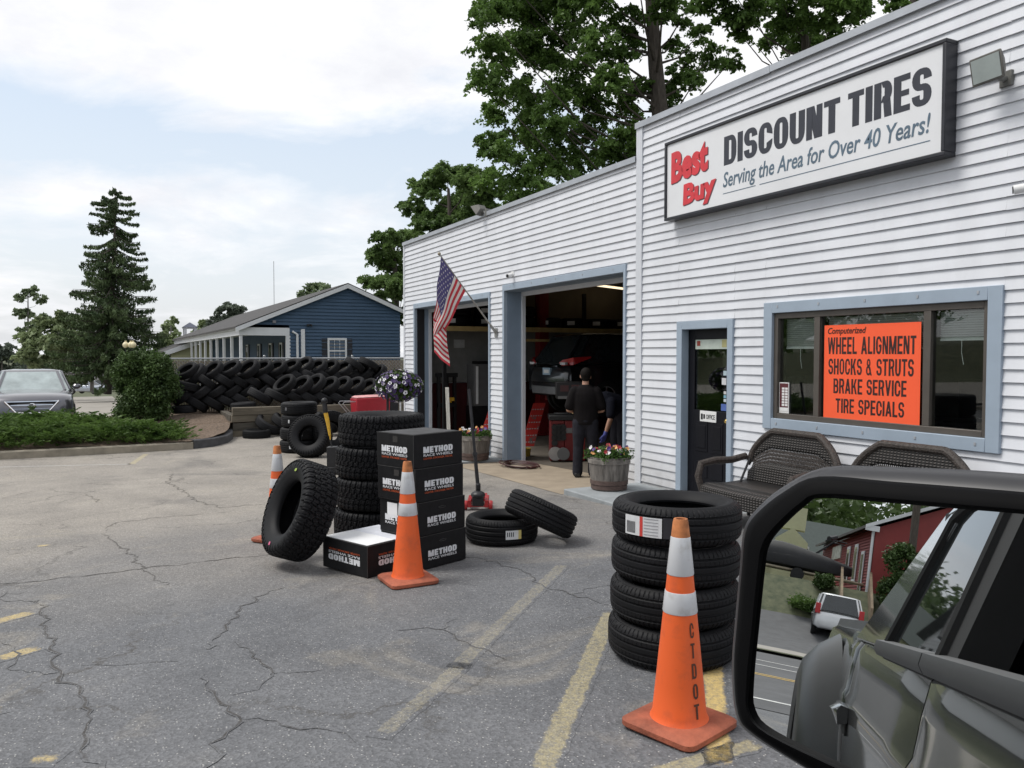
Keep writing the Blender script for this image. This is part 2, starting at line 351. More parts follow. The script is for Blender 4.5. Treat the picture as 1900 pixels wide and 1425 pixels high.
strip('rear_kerb', -33.4, -31, CONC, dz=.12)
sheet('rear_parking_lot', [2, 6, 9, 16], [-43, -40, -36, -34.2], ROADM, .02)
mb = MB()
def ribbon(mb, pts, wd, dz=.0015, taper=False, jit=0):
    P = [at(*p) if len(p) == 2 else Vector(p) for p in pts]; k = len(P)
    vs = []
    for i, p in enumerate(P):
        t = (P[min(i+1, k-1)]-P[max(i-1, 0)]); t.z = 0; t.normalize(); nrm = Vector((-t.y, t.x, 0))
        ww = wd*(1 if not taper else (.25+.75*math.sin(math.pi*(i+.5)/k)))
        for s in (-.62, -.36, .36, .62):
            q = p+nrm*(ww*s+random.uniform(-jit, jit)); vs.append((q.x, q.y, gz(q.x)+dz))
    mb.add(vs, [(4*i+c, 4*i+c+4, 4*i+c+5, 4*i+c+1) for i in range(k-1) for c in range(3)])
def edges(o, ends=2):
    n = len(o.data.vertices); a = o.data.attributes.new('edge', 'FLOAT', 'POINT'); k = n//4
    a.data.foreach_set('value', [min(1 if i % 4 in (1, 2) else 0, min(i//4, k-1-i//4)/ends) for i in range(n)]); return o
def line(name, pts, wd, mat):
    m_ = MB(); P = [at(*p) for p in pts]; Q = []
    for a, b in zip(P[:-1], P[1:]):
        k = max(1, int((b-a).length/.035)); Q += [tuple(a.lerp(b, i/k)) for i in range(k)]
    Q.append(tuple(P[-1])); ribbon(m_, Q, wd, jit=.007); return struct(edges(m_.build(name, mat, fixn=False)))
line('parking_line', [(1000, 1440), (1135, 1133)], .115, YEL)
line('parking_line', [(700, 1370), (860, 1230)], .10, YELF); line('parking_line', [(845, 1240), (1046, 1046)], .11, YELF)
line('parking_line', [(1322, 1225), (1335, 1425)], .10, YELB); line('parking_line', [(1130, 1460), (1420, 1375)], .10, YEL)
line('parking_line', [(243, 862), (272, 842)], .12, YEL); line('parking_line', [(-60, 868), (243, 861)], .06, WHT)
for a, b, c, d in ((-30, 1160, 70, 1133), (-20, 1228, 82, 1198), (-40, 1325, 18, 1312), (62, 1425, 105, 1392), (14, 1019, 40, 1017), (60, 1014, 100, 1011), (16, 1027, 40, 1024), (252, 997, 274, 995), (18, 1057, 36, 1054), (18, 1102, 30, 1098)):
    line('stop_line_dash', [(a, b), (c, d)], .12 if b > 1100 else .09, YELD)
CRK = asphalt('crack_mat', (.034, .029, .024), (.36, .56))
def crack(pts, wd):
    P = [at(*p) for p in pts]; Q = []
    for a, b in zip(P[:-1], P[1:]):
        k = max(2, int((b-a).length/.05)); d = (b-a).normalized(); nn = Vector((-d.y, d.x, 0))
        for i in range(k):
            q = a.lerp(b, i/k)
            q += nn*random.gauss(0, .013)+nn*.02*math.sin(i*.9+a.x*7); Q.append(tuple(q))
    Q.append(tuple(P[-1])); mb = MB(); P = [Vector(q) for q in Q]; vs = []
    for i, p in enumerate(P):
        t = (P[min(i+1, len(P)-1)]-P[max(i-1, 0)]); t.z = 0; t.normalize(); nn = Vector((-t.y, t.x, 0)); ww = wd*random.uniform(.12, .62)
        for s in (-1.1, -.34, .34, 1.1): q = p+nn*ww*s; vs.append((q.x, q.y, gz(q.x)+.0032))
    mb.add(vs, [(4*i+c, 4*i+c+4, 4*i+c+5, 4*i+c+1) for i in range(len(P)-1) for c in range(3)])
    struct(edges(mb.build('pavement_crack', CRK, fixn=False), 6))
for pts, wd in [([(75, 1113), (88, 1170), (98, 1205), (108, 1260), (145, 1290), (160, 1320), (172, 1360), (165, 1390), (185, 1440)], .024),
    ([(-20, 1086), (150, 1070), (265, 1055), (400, 1040), (500, 1029)], .018), ([(320, 880), (312, 895), (345, 915), (365, 930), (410, 942), (495, 935)], .022),
    ([(190, 990), (225, 1015), (255, 1040), (270, 1062), (310, 1085)], .02), ([(190, 985), (215, 970), (300, 960), (420, 950)], .014),
    ([(515, 1090), (450, 1125), (420, 1165), (385, 1205)], .02), ([(440, 1185), (470, 1220), (500, 1248), (480, 1280), (430, 1290)], .016), ([(375, 1250), (385, 1280), (430, 1310), (445, 1340), (395, 1380), (388, 1440)], .022),
    ([(868, 1033), (915, 1043), (985, 1065), (985, 1080), (1055, 1102), (1100, 1112), (1142, 1133)], .014), ([(1055, 1102), (1142, 1082)], .008),
    ([(740, 1168), (825, 1168), (845, 1190), (900, 1205), (940, 1225)], .015), ([(825, 1168), (848, 1148)], .010), ([(440, 1330), (620, 1358), (660, 1378)], .010), ([(12, 1190), (30, 1215), (20, 1245), (70, 1247), (110, 1248)], .014),
    ([(0, 1100), (10, 1115), (70, 1117)], .016), ([(0, 925), (60, 912), (90, 910)], .012), ([(155, 915), (190, 935)], .012), ([(500, 1250), (600, 1242)], .01), ([(330, 1228), (290, 1232), (150, 1235)], .008)]:
    crack(pts, wd)
# kerb round the planted bed and its earth
KERB = M('kerb_concrete', (.27, .24, .19), .9, var=.25, scale=4, bump=.4, world=True); KERBD = M('dark_kerb', (.075, .075, .08), .85, var=.3, scale=5, bump=.5, world=True)
def kerb(name, pts, mat, wd=.16, h=.15):
    lo = []
    for i, p in enumerate(pts):
        p = Vector(p); a = Vector(pts[max(i-1, 0)]); b = Vector(pts[min(i+1, len(pts)-1)]); t = (b-a).normalized(); nn = Vector((-t.y, t.x, 0))
        z = gz(p.x); lo.append([(p+nn*wd*s).to_tuple()[:2]+(z+hh,) for s, hh in ((0, -.05), (0, h-.02), (.12, h), (1, h), (1, -.05))])
    struct(MB().loft(lo).build(name, mat, smooth=40))
KP = [(-9.2, -30, 0), (-9.16, -20, 0), (-9.1, -12, 0), (-9.1, -8, 0), (-9.15, -6.4, 0), (-9.2, -5.4, 0), (-9.3, -4.75, 0)]
kerb('kerb', KP, KERB); kerb('kerb', [(-9.3, -4.73, 0), (-9.55, -4.3, 0), (-10.1, -3.95, 0), (-10.8, -3.75, 0), (-11.3, -3.68, 0)], KERBD, h=.19)
def bedz(x, y):
    d = (-9.3-x); z = -.2+.15
    z += np.interp(d, [0, .8, 2, 4], [0, .06, .12, .18]); z += np.interp(y, [-6.5, -4.5, 0], [0, .12, .16])*np.interp(d, [0, 1.5, 3.5], [0, .6, 1])
    return float(z)+.02*math.sin(x*5+y*3)
mb = MB(); xs = rng_(-14.9, -9.28, 34)
vs = []; ny = 60
for i, x in enumerate(xs):
    lo = -16.0; hi = np.interp(x, [-14.9, -11.45, -11.4, -10.8, -10.1, -9.6, -9.3], [3, 3, -3.72, -3.82, -4.02, -4.35, -4.8])
    for j in range(ny+1):
        y = lo+(hi-lo)*j/ny; vs.append((x, y, bedz(x, y)))
mb.add(vs, [(i*(ny+1)+j, (i+1)*(ny+1)+j, (i+1)*(ny+1)+j+1, i*(ny+1)+j+1) for i in range(len(xs)-1) for j in range(ny)])
struct(mb.build('mulch_bed', MULCH, smooth=60))
struct(MB().box(-4.1, -.02, -1.02, -.02, -.2, -.035).build('garage_apron', TANC, bevel=.01))
mb = MB(); mb.v = []; 
mb.add([(-4.1, -1.02, -.128), (-.02, -1.2, .004), (-.02, .3, .004), (-4.1, .3, -.128)], [(0, 1, 2, 3)])
struct(mb.build('concrete_apron', TANC)); bpy.data.objects.remove(bpy.data.objects['garage_apron'])
struct(MB().box(0.0, 7.5, -1.18, -.02, -.1, .075).build('office_walkway', SLABM, bevel=.012))
struct(MB().box(-5.6, -4.12, -.95, -.02, -.3, -.09).build('pier_slab', SLABM, bevel=.012))

# ------------------------------------------------------------------ the tyre shop building
SID = M('white_vinyl_siding', (.65, .665, .70), .5, var=.075, scale=1.6, bump=.05, bscale=8, world=True, stretch=(1.6, 1, .35))
def grime(m, z0, z1, c):
    """splashed dirt that clings to the foot of a wall"""
    t, n, l, b = nodes(m); src = b.inputs['Base Color'].links[0].from_socket; g = n.new('ShaderNodeNewGeometry'); s = n.new('ShaderNodeSeparateXYZ'); l.new(g.outputs['Position'], s.inputs[0])
    mr = n.new('ShaderNodeMapRange'); mr.inputs[1].default_value = z1; mr.inputs[2].default_value = z0; l.new(s.outputs[2], mr.inputs[0])
    nz = n.new('ShaderNodeTexNoise'); nz.inputs['Scale'].default_value = 7; nz.inputs['Detail'].default_value = 8; l.new(g.outputs['Position'], nz.inputs['Vector'])
    mu = n.new('ShaderNodeMath'); mu.operation = 'MULTIPLY'; l.new(mr.outputs[0], mu.inputs[0]); l.new(nz.outputs['Fac'], mu.inputs[1]); mx = n.new('ShaderNodeMix'); mx.data_type = 'RGBA'
    l.new(mu.outputs[0], mx.inputs['Factor']); l.new(src, mx.inputs['A']); mx.inputs['B'].default_value = (*c, 1); l.new(mx.outputs['Result'], b.inputs['Base Color'])
grime(SID, -.15, .6, (.20, .17, .13))
TRIMG = M('grey_white_trim', (.60, .62, .66), .5, var=.05); CAP = M('galvanised_cap', (.42, .44, .47), .45, .4, var=.12, scale=3)
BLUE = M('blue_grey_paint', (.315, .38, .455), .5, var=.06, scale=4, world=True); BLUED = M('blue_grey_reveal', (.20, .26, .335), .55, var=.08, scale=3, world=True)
BRZ = M('bronze_aluminium', (.105, .092, .08), .45, .3, var=.12); DOORM = M('dark_door_paint', (.008, .008, .011), .45, spec=.2, var=.15)
GLASS = glass_mat('window_glass', (.9, .93, .92), .045); BLIND = M('white_blind', (.82, .84, .82), .6, var=.05)
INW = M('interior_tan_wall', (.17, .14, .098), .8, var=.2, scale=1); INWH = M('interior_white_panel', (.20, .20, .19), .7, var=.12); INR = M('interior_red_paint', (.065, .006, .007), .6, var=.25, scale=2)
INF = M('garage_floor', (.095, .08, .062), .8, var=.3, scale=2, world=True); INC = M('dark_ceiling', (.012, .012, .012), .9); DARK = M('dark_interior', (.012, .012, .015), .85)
BLK = M('black_plastic', (.012, .012, .014), .5, var=.2); STEEL = M('brushed_steel', (.42, .42, .43), .35, .85, var=.12); WHITE = M('white_paint', (.72, .72, .71), .55, var=.06); SILV = M('silver_trim', (.55, .56, .58), .3, .7)
shop = thing('tire_shop', 'long white sided garage with two open bays, an office door and a wide window', 'building')
PITCH = .105
def siding(mb, x0, x1, z0, z1, p=PITCH, y0=0.0, deep=.024):
    k = math.floor(z0/p)
    while k*p < z1-1e-4:
        a = max(z0, k*p); b = min(z1, (k+1)*p)
        ya = y0-deep+(deep-.005)*(a-k*p)/p; yb = y0-deep+(deep-.005)*(b-k*p)/p
        xs = [x0]; x = x0-random.random()*3.6
        while x < x1-.3:
            if x > x0+.3: xs.append(x)
            x += 3.66
        xs.append(x1); rr = random.Random(k*7+int(x0*100))
        for u, v in zip(xs[:-1], xs[1:]): d = rr.uniform(-.0022, .0022); d2 = rr.uniform(-.0018, .0018); mb.add([(u, ya+d, a+d2), (v, ya-d, a-d2), (v, yb, b), (u, yb, b), (u, y0+.004, a+d2), (v, y0+.004, a-d2)], [(0, 1, 2, 3), (4, 5, 1, 0)])
        k += 1
mb = MB(); ZL, ZR = 4.40, 4.83
for a in [(-9.4, -.06, 3.02, ZL), (-9.4, -8.74, -.19, 3.02), (-8.74, -4.64, 2.95, 3.02), (-4.64, -4.10, -.09, 3.02), (-.29, -.06, .0, 3.02),
          (.07, .83, .07, ZR), (.83, 1.83, 2.2, ZR), (1.83, 2.31, .07, ZR), (2.31, 4.91, 2.35, ZR), (2.31, 4.91, .07, 1.0), (4.91, 8.0, .07, ZR)]: siding(mb, *a)
wall = mb.build('front_siding', SID, shop, smooth=0, fixn=False)
MB().box(-9.46, -9.38, -.03, .1, -.2, ZL).build('corner_trim', TRIMG, shop); MB().box(-.06, .07, -.035, .05, 0, ZR).build('corner_trim', TRIMG, shop)
mb = MB()
for a, b, z in ((-9.46, -.06, ZL), (-.07, 8.0, ZR)):
    x = a
    while x < b-.01:
        x2 = min(b, x+2.44); mb.box(x, x2-.004, -.055, .25, z+.028, z+.034); mb.box(x, x2-.004, -.055, -.048, z-.045+.01*random.random(), z+.028); x = x2
mb.build('parapet_cap', CAP, shop)
mb = MB(); mb.box(-9.39, -9.25, .1, 9, -.2, 4.38); mb.box(-9.25, 8, 8.86, 9, 0, 4.6); mb.box(7.9, 8, 0.1, 8.86, 0, 4.6)
mb.box(-9.25, 8, .06, .2, 3.4, 4.3)
mb.build('outer_wall', SID, shop)
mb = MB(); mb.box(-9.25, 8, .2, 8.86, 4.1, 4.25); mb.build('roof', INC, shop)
mb = MB(); mb.box(.05, .15, .2, 8.86, 0, 4.1); mb.box(-9.25, -.0, 8.7, 8.86, -.2, 4.1); mb.box(-9.25, -9.2, .2, 8.7, 2.6, 4.1); mb.build('interior_wall', INW, shop)
mb = MB(); mb.box(-9.25, -9.19, .35, 8.7, 1.12, 2.45); mb.build('white_wall_panel', INWH, shop); mb = MB(); mb.box(-9.25, -9.17, .2, 8.7, -.2, 1.1); mb.box(-9.22, -9.14, .2, 8.7, 2.42, 2.6); mb.build('red_wainscot', INR, shop)
mb = MB(); mb.add([(-9.25, .3, -.2), (-4.1, .3, -.125), (0.05, .3, .005), (.05, 8.7, .005), (-4.1, 8.7, -.125), (-9.25, 8.7, -.2)], [(0, 1, 4, 5), (1, 2, 3, 4)]); mb.build('garage_floor', INF, shop)
def bay(x0, x1, zt, zb0, zb1):
    f = MB()
    f.box(x0, x0+.065, -.045, .03, zb0, zt); f.box(x1-.05, x1, -.045, .03, zb1, zt); f.box(x0+.065, x1-.05, -.045, .03, zt-.11, zt)
    fr = f.build('bay_frame', BLUE, shop, bevel=.006)
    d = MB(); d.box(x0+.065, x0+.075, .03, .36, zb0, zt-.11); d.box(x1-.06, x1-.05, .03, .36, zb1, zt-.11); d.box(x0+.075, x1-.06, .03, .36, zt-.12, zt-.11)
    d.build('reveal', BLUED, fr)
    t = MB(); t.box(x0+.076, x0+.13, .30, .36, zb0, zt-.12); t.box(x1-.12, x1-.061, .30, .36, zb1, zt-.12); t.box(x0+.13, x1-.12, .30, .36, zt-.19, zt-.12); t.build('door_track', TRIMG, fr)
    for q in range(5): xx = x0+.3+(x1-x0-.6)*q/4; MB().box(xx-.008, xx+.008, -.05, -.045, zt-.06, zt-.035).build('fixing_clip', CAP, fr)
    return fr
bay(-8.74, -4.64, 2.95, -.2, -.15); bay(-4.10, -.29, 3.03, -.14, 0)
# blocks that close the wall above and between the openings from the inside
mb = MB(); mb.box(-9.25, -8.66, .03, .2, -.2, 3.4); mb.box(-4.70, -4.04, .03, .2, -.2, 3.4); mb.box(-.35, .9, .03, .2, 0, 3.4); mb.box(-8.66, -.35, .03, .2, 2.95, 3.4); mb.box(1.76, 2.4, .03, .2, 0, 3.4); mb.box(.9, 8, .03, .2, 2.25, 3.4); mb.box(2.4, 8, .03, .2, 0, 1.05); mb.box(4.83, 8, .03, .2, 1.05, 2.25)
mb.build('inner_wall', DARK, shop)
# office door
f = MB(); f.box(.83, .93, -.05, .12, .07, 2.2); f.box(1.745, 1.83, -.05, .12, .07, 2.2); f.box(.93, 1.745, -.05, .12, 2.10, 2.2)
df = f.build('door_frame', BLUE, shop, bevel=.006)
f = MB(); yd = .06
f.box(.93, 1.05, yd, yd+.045, .09, 2.1); f.box(1.625, 1.745, yd, yd+.045, .09, 2.1); f.box(1.05, 1.625, yd, yd+.045, 1.98, 2.1); f.box(1.05, 1.625, yd, yd+.045, .09, 1.12)
for xx in (1.1, 1.37):
    f.box(xx, xx+.2, yd-.008, yd, .3, .5); f.box(xx, xx+.2, yd-.008, yd, .62, .98); f.box(xx+.03, xx+.17, yd-.014, yd-.008, .66, .94)
dr = f.build('office_door', DOORM, shop, bevel=.004)
MB().box(1.05, 1.625, yd+.015, yd+.02, 1.12, 1.98).build('door_glass', GLASS, dr)
MB().lathe([(0, 0), (.024, .0), (.012, .012), (.012, .03), (.028, .045), (.03, .06), (.018, .075), (0, .077)], 14, mat=Matrix.Translation((1.69, yd, 1.02)) @ Matrix.Rotation(R_(90), 4, 'X')).build('doorknob', M('brass', (.6, .42, .14), .25, .9), dr)
ps = MB().box(1.17, 1.46, yd-.012, yd-.001, .985, 1.115).build('door_plate', WHITE, dr, bevel=.003)
lettering('lettering', 'OFFICE', 1.285, 1.44, 1.02, 1.075, BLK, ps, .01, y=yd-.0125)
MB().box(1.19, 1.225, yd-.0135, yd-.0125, 1.01, 1.08).box(1.235, 1.265, yd-.0135, yd-.0125, 1.02, 1.075).build('pictogram', BLK, ps)
MB().box(1.055, 1.62, yd+.008, yd+.012, 1.86, 1.975).build('paper_strip', M('pale_green_paper', (.5, .56, .5), .7), dr)
STK = [(1.085, 1.90, .06, .06, (.3, .05, .03)), (1.53, 1.88, .08, .09, (.45, .42, .2)), (1.56, 1.55, .055, .055, (.4, .5, .55)), (1.535, 1.44, .075, .08, (.6, .6, .62)), (1.57, 1.33, .04, .035, (.6, .6, .6)), (1.57, 1.285, .04, .035, (.2, .4, .5)), (1.57, 1.24, .04, .035, (.55, .6, .65)), (1.525, 1.135, .09, .08, (.08, .14, .4))]
for a, b, c, d, k in STK: MB().box(a, a+c, yd+.006, yd+.011, b, b+d).build('window_sticker', M('sticker', k, .6), dr)
# office window
f = MB(); X0, X1, Z0, Z1 = 2.31, 4.91, 1.0, 2.35
f.box(X0, X0+.12, -.045, .06, Z0, Z1); f.box(X1-.12, X1, -.045, .06, Z0, Z1); f.box(X0+.12, X1-.12, -.045, .06, Z1-.115, Z1); f.box(X0+.12, X1-.12, -.045, .06, Z0, Z0+.115)
wf = f.build('window_surround', BLUE, shop, bevel=.005)
f = MB()
for q in range(5):
    xx = X0+.2+(X1-X0-.4)*q/4
    for z in (Z0+.05, Z1-.06): MB().box(xx-.009, xx+.009, -.05, -.045, z, z+.026).build('fixing_clip', CAP, wf)
f = MB(); a, b, c, d = X0+.12, X1-.12, Z0+.115, Z1-.115
f.box(a, a+.055, -.01, .07, c, d); f.box(b-.05, b, -.01, .07, c, d); f.box(a+.055, b-.05, -.01, .07, d-.06, d); f.box(a+.055, b-.05, -.01, .07, c, c+.055)
f.box(2.975, 3.045, -.008, .07, c+.055, d-.06); f.box(4.195, 4.265, -.008, .07, c+.055, d-.06)
sf = f.build('window_frame', BRZ, wf, bevel=.004)
for u, v in ((2.485, 2.975), (3.045, 4.195), (4.265, 4.74)): MB().box(u, v, .03, .036, c+.055, d-.06).build('pane', GLASS, sf)
for u, v, zb in ((2.50, 2.97, 1.87), (3.06, 4.18, 1.86), (4.28, 4.73, 1.93)):
    f = MB(); z = d-.07
    while z > zb: f.add([(u, .10, z), (v, .10, z), (v, .118, z-.017), (u, .118, z-.017)], [(0, 1, 2, 3)]); z -= .02
    f.box(u, v, .10, .12, zb-.015, zb); f.tube([(u+.2, .1, zb), (u+.2, .1, zb-.12), (u+.22, .1, zb-.22)], .003, 5); f.build('window_blind', BLIND, wf)
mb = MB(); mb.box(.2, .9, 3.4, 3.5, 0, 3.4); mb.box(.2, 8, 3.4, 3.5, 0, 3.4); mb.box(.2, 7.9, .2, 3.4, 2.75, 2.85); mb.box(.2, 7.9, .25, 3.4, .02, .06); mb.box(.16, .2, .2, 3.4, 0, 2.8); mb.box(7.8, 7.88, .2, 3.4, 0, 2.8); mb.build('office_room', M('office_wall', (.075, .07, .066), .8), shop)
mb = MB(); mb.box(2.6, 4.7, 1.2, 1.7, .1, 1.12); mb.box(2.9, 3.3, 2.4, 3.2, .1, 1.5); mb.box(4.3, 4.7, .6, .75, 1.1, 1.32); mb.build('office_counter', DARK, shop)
MB().box(4.45, 4.6, 3.30, 3.38, 1.45, 2.05).build('office_banner', M('blue_banner', (.02, .08, .25), .7), shop)
MB().box(1.0, 1.7, .3, .8, .1, .7).box(1.0, 1.08, 1.2, 1.9, .3, 1.5).build('coat_rack', M('grey_cloth', (.16, .17, .19), .8, var=.5, scale=6), shop)
CARD = MB().box(2.49, 2.625, .018, .024, 1.175, 1.50).build('price_card', WHITE); tag(CARD, 'small white card with a maroon list of boxes in the lower left window corner', 'notice')
MB().box(2.498, 2.617, .0165, .018, 1.235, 1.49).build('card_print', M('maroon_print', (.10, .02, .025), .6), CARD)
f = MB()
for i in range(7):
    for u in (2.53, 2.575): f.box(u, u+.036, .015, .0165, 1.25+i*.029, 1.272+i*.029)
f.box(2.5, 2.615, .015, .0165, 1.195, 1.225); f.build('card_boxes', WHITE, CARD)
# orange poster behind the middle pane
ORG = M('fluorescent_orange_paper', (.95, .115, .035), .6, var=.03, scale=1)
po = MB().box(3.085, 4.155, .0185, .0215, 1.17, 2.085).build('poster', ORG); tag(po, 'fluorescent orange service poster taped inside the office window', 'poster')
INK = M('poster_ink', (.035, .012, .01), .5)
for s, a, b, z0, z1, bo, sh in (('Computerized', 3.13, 3.58, 1.98, 2.06, .004, .25), ('WHEEL ALIGNMENT', 3.13, 4.11, 1.80, 1.965, .022, 0), ('SHOCKS & STRUTS', 3.14, 4.09, 1.60, 1.755, .022, 0), ('BRAKE SERVICE', 3.205, 4.02, 1.415, 1.56, .022, 0), ('TIRE SPECIALS', 3.235, 4.0, 1.225, 1.365, .022, 0)):
    if sh: lettering('lettering', s, a, b, z0, z1, INK, po, .012, sh, y=.018)
    else: block_text(s.replace(' & ', ' & '), a, b, z0, z1, INK, po, .33, .15, .15, None, .0183)
# big sign
SGN = thing('shop_sign', 'long white sign box with red and black lettering and a black frame above the office', 'sign', (0, 0, 0))
xa, xb, za, zb_ = .72, 4.475, 3.45, 4.41
MB().box(xa+.03, xb-.03, -.15, -.03, za+.03, zb_-.03).build('sign_face', M('white_sign_plastic', (.74, .745, .76), .3, var=.04, scale=2), SGN)
f = MB(); f.box(xa, xb, -.17, -.02, zb_-.035, zb_); f.box(xa, xb, -.17, -.02, za, za+.035); f.box(xa, xa+.035, -.17, -.02, za+.035, zb_-.035); f.box(xb-.035, xb, -.17, -.02, za+.035, zb_-.035)
f.build('sign_frame', M('worn_black_paint', (.02, .021, .028), .45, var=.4, scale=6, thr=(.35, .8)), SGN, bevel=.006)
SK = M('sign_black', (.028, .03, .042), .4); SR = M('sign_red', (.60, .03, .04), .4); SS = M('sign_slate', (.10, .15, .20), .4); SH = M('sign_shadow', (.10, .05, .06), .5)
ln = lambda s, a, b, c, d, m, bo, sh=0, mt=None, yy=-.1505: lettering('lettering', s, a, b, c, d, m, SGN, bo, sh, mt, y=yy)
block_text("DISCOUNT", 1.78, 3.385, 3.915, 4.235, SK, SGN, .41, .17, .09, None, -.1508); block_text("TIRES", 3.475, 4.335, 3.915, 4.235, SK, SGN, .41, .17, .09, None, -.1508)
ln('Serving the Area for Over 40 Years!', 1.77, 4.33, 3.62, 3.84, SS, .012, .18)
MB().box(1.77, 2.28, -.152, -.1505, 3.60, 3.608).box(2.34, 4.33, -.152, -.1505, 3.60, 3.608).build('underline', SS, SGN)
def tilt(cx, cz, a): return Matrix.Translation((cx, 0, cz)) @ Matrix.Rotation(R_(a), 4, 'Y') @ Matrix.Translation((-cx, 0, -cz))
for k, (m_, o_) in enumerate(((SH, .012), (SR, 0))):
    ln('Best', .83+o_, 1.52+o_, 3.90-o_, 4.28-o_, m_, .05, .1, tilt(1.15, 4.0, -4), -.1505-.002*k); ln('Buy', 1.06+o_, 1.66+o_, 3.53-o_, 3.85-o_, m_, .05, .1, tilt(1.3, 3.7, -4), -.1505-.002*k)
# flood lights, cameras
def flood(label, p, rz, tiltx, s=1.0):
    t = thing('flood_light', label, 'light', p, rz, 'flood lights on the shop front')
    T = Matrix.Translation((0, -.22*s, .08*s)) @ Matrix.Rotation(tiltx, 4, 'X')
    MB().loft([[(-.09*s, .07*s, -.05*s), (.09*s, .07*s, -.05*s), (.09*s, .07*s, .06*s), (-.09*s, .07*s, .06*s)], [(-.17*s, -.06*s, -.13*s), (.17*s, -.06*s, -.13*s), (.17*s, -.06*s, .13*s), (-.17*s, -.06*s, .13*s)]], mat=T).build('lamp_housing', M('weathered_bronze', (.13, .125, .115), .6, .3, var=.25), t, bevel=.01)
    MB().box(-.145*s, .145*s, -.066*s, -.061*s, -.105*s, .105*s, T).build('lamp_lens', M('dusty_glass', (.34, .38, .37), .25, var=.1), t)
    MB().tube([(0, 0, 0), (0, -.1*s, .0), (0, -.18*s, .05*s)], .03*s, 8).box(-.06*s, .06*s, -.05*s, 0, -.07*s, .07*s).build('lamp_bracket', M('bracket_grey', (.16, .16, .15), .6, .3), t, bevel=.004)
FP = aty(1833, 118, -.27)
flood('square flood light on the wall right of the big sign', (FP.x, 0, FP.z-.08), R_(-8), R_(12), .86)
flood('tilted flood light on the low parapet above the two bays', (-4.75, -.0, 4.42), R_(-70), R_(40), .95)
def cctv(label, p, rz, L_=.2):
    t = thing('security_camera', label, 'camera', p, rz, 'security cameras'); MB().tube([(0, 0, 0), (0, -.07, -.02)], .018, 8).lathe([(0, 0), (.045, 0), (.045, .02), (0, .022)], 14, mat=Matrix.Rotation(R_(90), 4, 'X')).build('mount', WHITE, t)
    MB().tube([(0, -.05, -.03), (0, -.06-L_, -.05)], .036, 12).build('camera_body', WHITE, t); MB().tube([(0, -.061-L_, -.05), (0, -.07-L_, -.0505)], .028, 12).build('lens', BLK, t)
cctv('small round white camera above the pier between the bays', (-3.72, -.02, 3.2), R_(20), .08); cctv('long white camera at the right picture edge below the flood light', (aty(1888, 343, -.2).x+.12, -.02, aty(1888, 343, -.2).z+.03), R_(-60), .16)
# flag
FL = thing('flag', 'american flag hanging limp from an angled pole on the pier', 'flag', (-4.38, -.03, 2.21))
b0 = Vector((0, -.02, 0)); b1 = aty(815, 471, -1.22)-Vector((-4.38, -.03, 2.21))
pole = MB().tube([b0, b0.lerp(b1, .5)], .0145, 10).tube([b0.lerp(b1, .5), b1], .012, 10).build('flag_pole', M('grey_aluminium', (.36, .35, .33), .4, .5), FL)
MB().ball(tuple(b1), .03, 10).build('finial', M('dull_brass', (.3, .26, .2), .5, .4), pole)
MB().box(-.05, .05, -.012, .005, -.1, .06).tube([(0, 0, -.03), tuple(b0.lerp(b1, .09))], .024, 8).build('pole_bracket', M('grey_aluminium', (.3, .3, .29), .45, .5), FL)
o3 = Vector((-4.38, -.03, 2.21)); ddp = (aty(815, 471, -1.22)-CAM).dot(FW)
def fpt(u, v):
    H = b1.lerp(b0, .03+.43*v)
    pl = lambda a, b: dep(a[0]+(b[0]-a[0])*v, a[1]+(b[1]-a[1])*v, ddp-.25*v)-o3
    A = pl((805, 590), (803, 652)); B = pl((829, 612), (834, 680))
    q = H.lerp(A, u/.64) if u <= .64 else A.lerp(B, (u-.64)/.36)
    s = math.sin(min(1, u*3)*1.57)
    return q+F_*(-.035*math.sin(v*9+u*4)*s-.03*math.sin(u*9)*s)+Vector((0, 0, -.03*math.sin(min(u/.64, 1)*math.pi)))+RT*(.012*math.sin(u*17+v*3)*s)
nu, nv = 40, 52; me = bpy.data.meshes.new('flag_cloth'); vs = [tuple(fpt(i/nu, j/nv)) for i in range(nu+1) for j in range(nv+1)]
fs = [(i*(nv+1)+j, (i+1)*(nv+1)+j, (i+1)*(nv+1)+j+1, i*(nv+1)+j+1) for i in range(nu) for j in range(nv)]
me.from_pydata(vs, [], fs)
for c_, nm in (((.46, .035, .05), 'flag_red'), ((.62, .58, .55), 'flag_white'), ((.075, .065, .17), 'flag_blue')): me.materials.append(M(nm, c_, .8, var=.1, scale=8, trans=.35))
k = 0
for i in range(nu):
    for j in range(nv):
        me.polygons[k].material_index = 2 if (i/nu < .42 and j < nv*7/13) else (j*13//nv) % 2; me.polygons[k].use_smooth = True; k += 1
fo = bpy.data.objects.new('flag_cloth', me); col.objects.link(fo); fo.parent = FL
mb = MB()
for r in range(9):
    for c in range(6 if r % 2 == 0 else 5):
        u, v = .42*(c*2+1+(r % 2))/12, (7/13)*(r+1)/10; p = fpt(u, v); pu = (fpt(u+.01, v)-p).normalized(); pv = (fpt(u, v+.01)-p).normalized(); nn = pu.cross(pv).normalized()
        if nn.dot(CAM-o3-p) < 0: nn = -nn
        rr = [.021 if q % 2 == 0 else .009 for q in range(10)]; pts = [p+nn*.006+(pu*math.cos(q*.628)+pv*math.sin(q*.628))*rr[q] for q in range(10)]
        mb.add([tuple(p+nn*.006)]+[tuple(q) for q in pts], [(0, 1+q, 1+(q+1) % 10) for q in range(10)])
mb.build('flag_stars', M('flag_star_white', (.6, .57, .56), .8), FL, smooth=0, fixn=False)
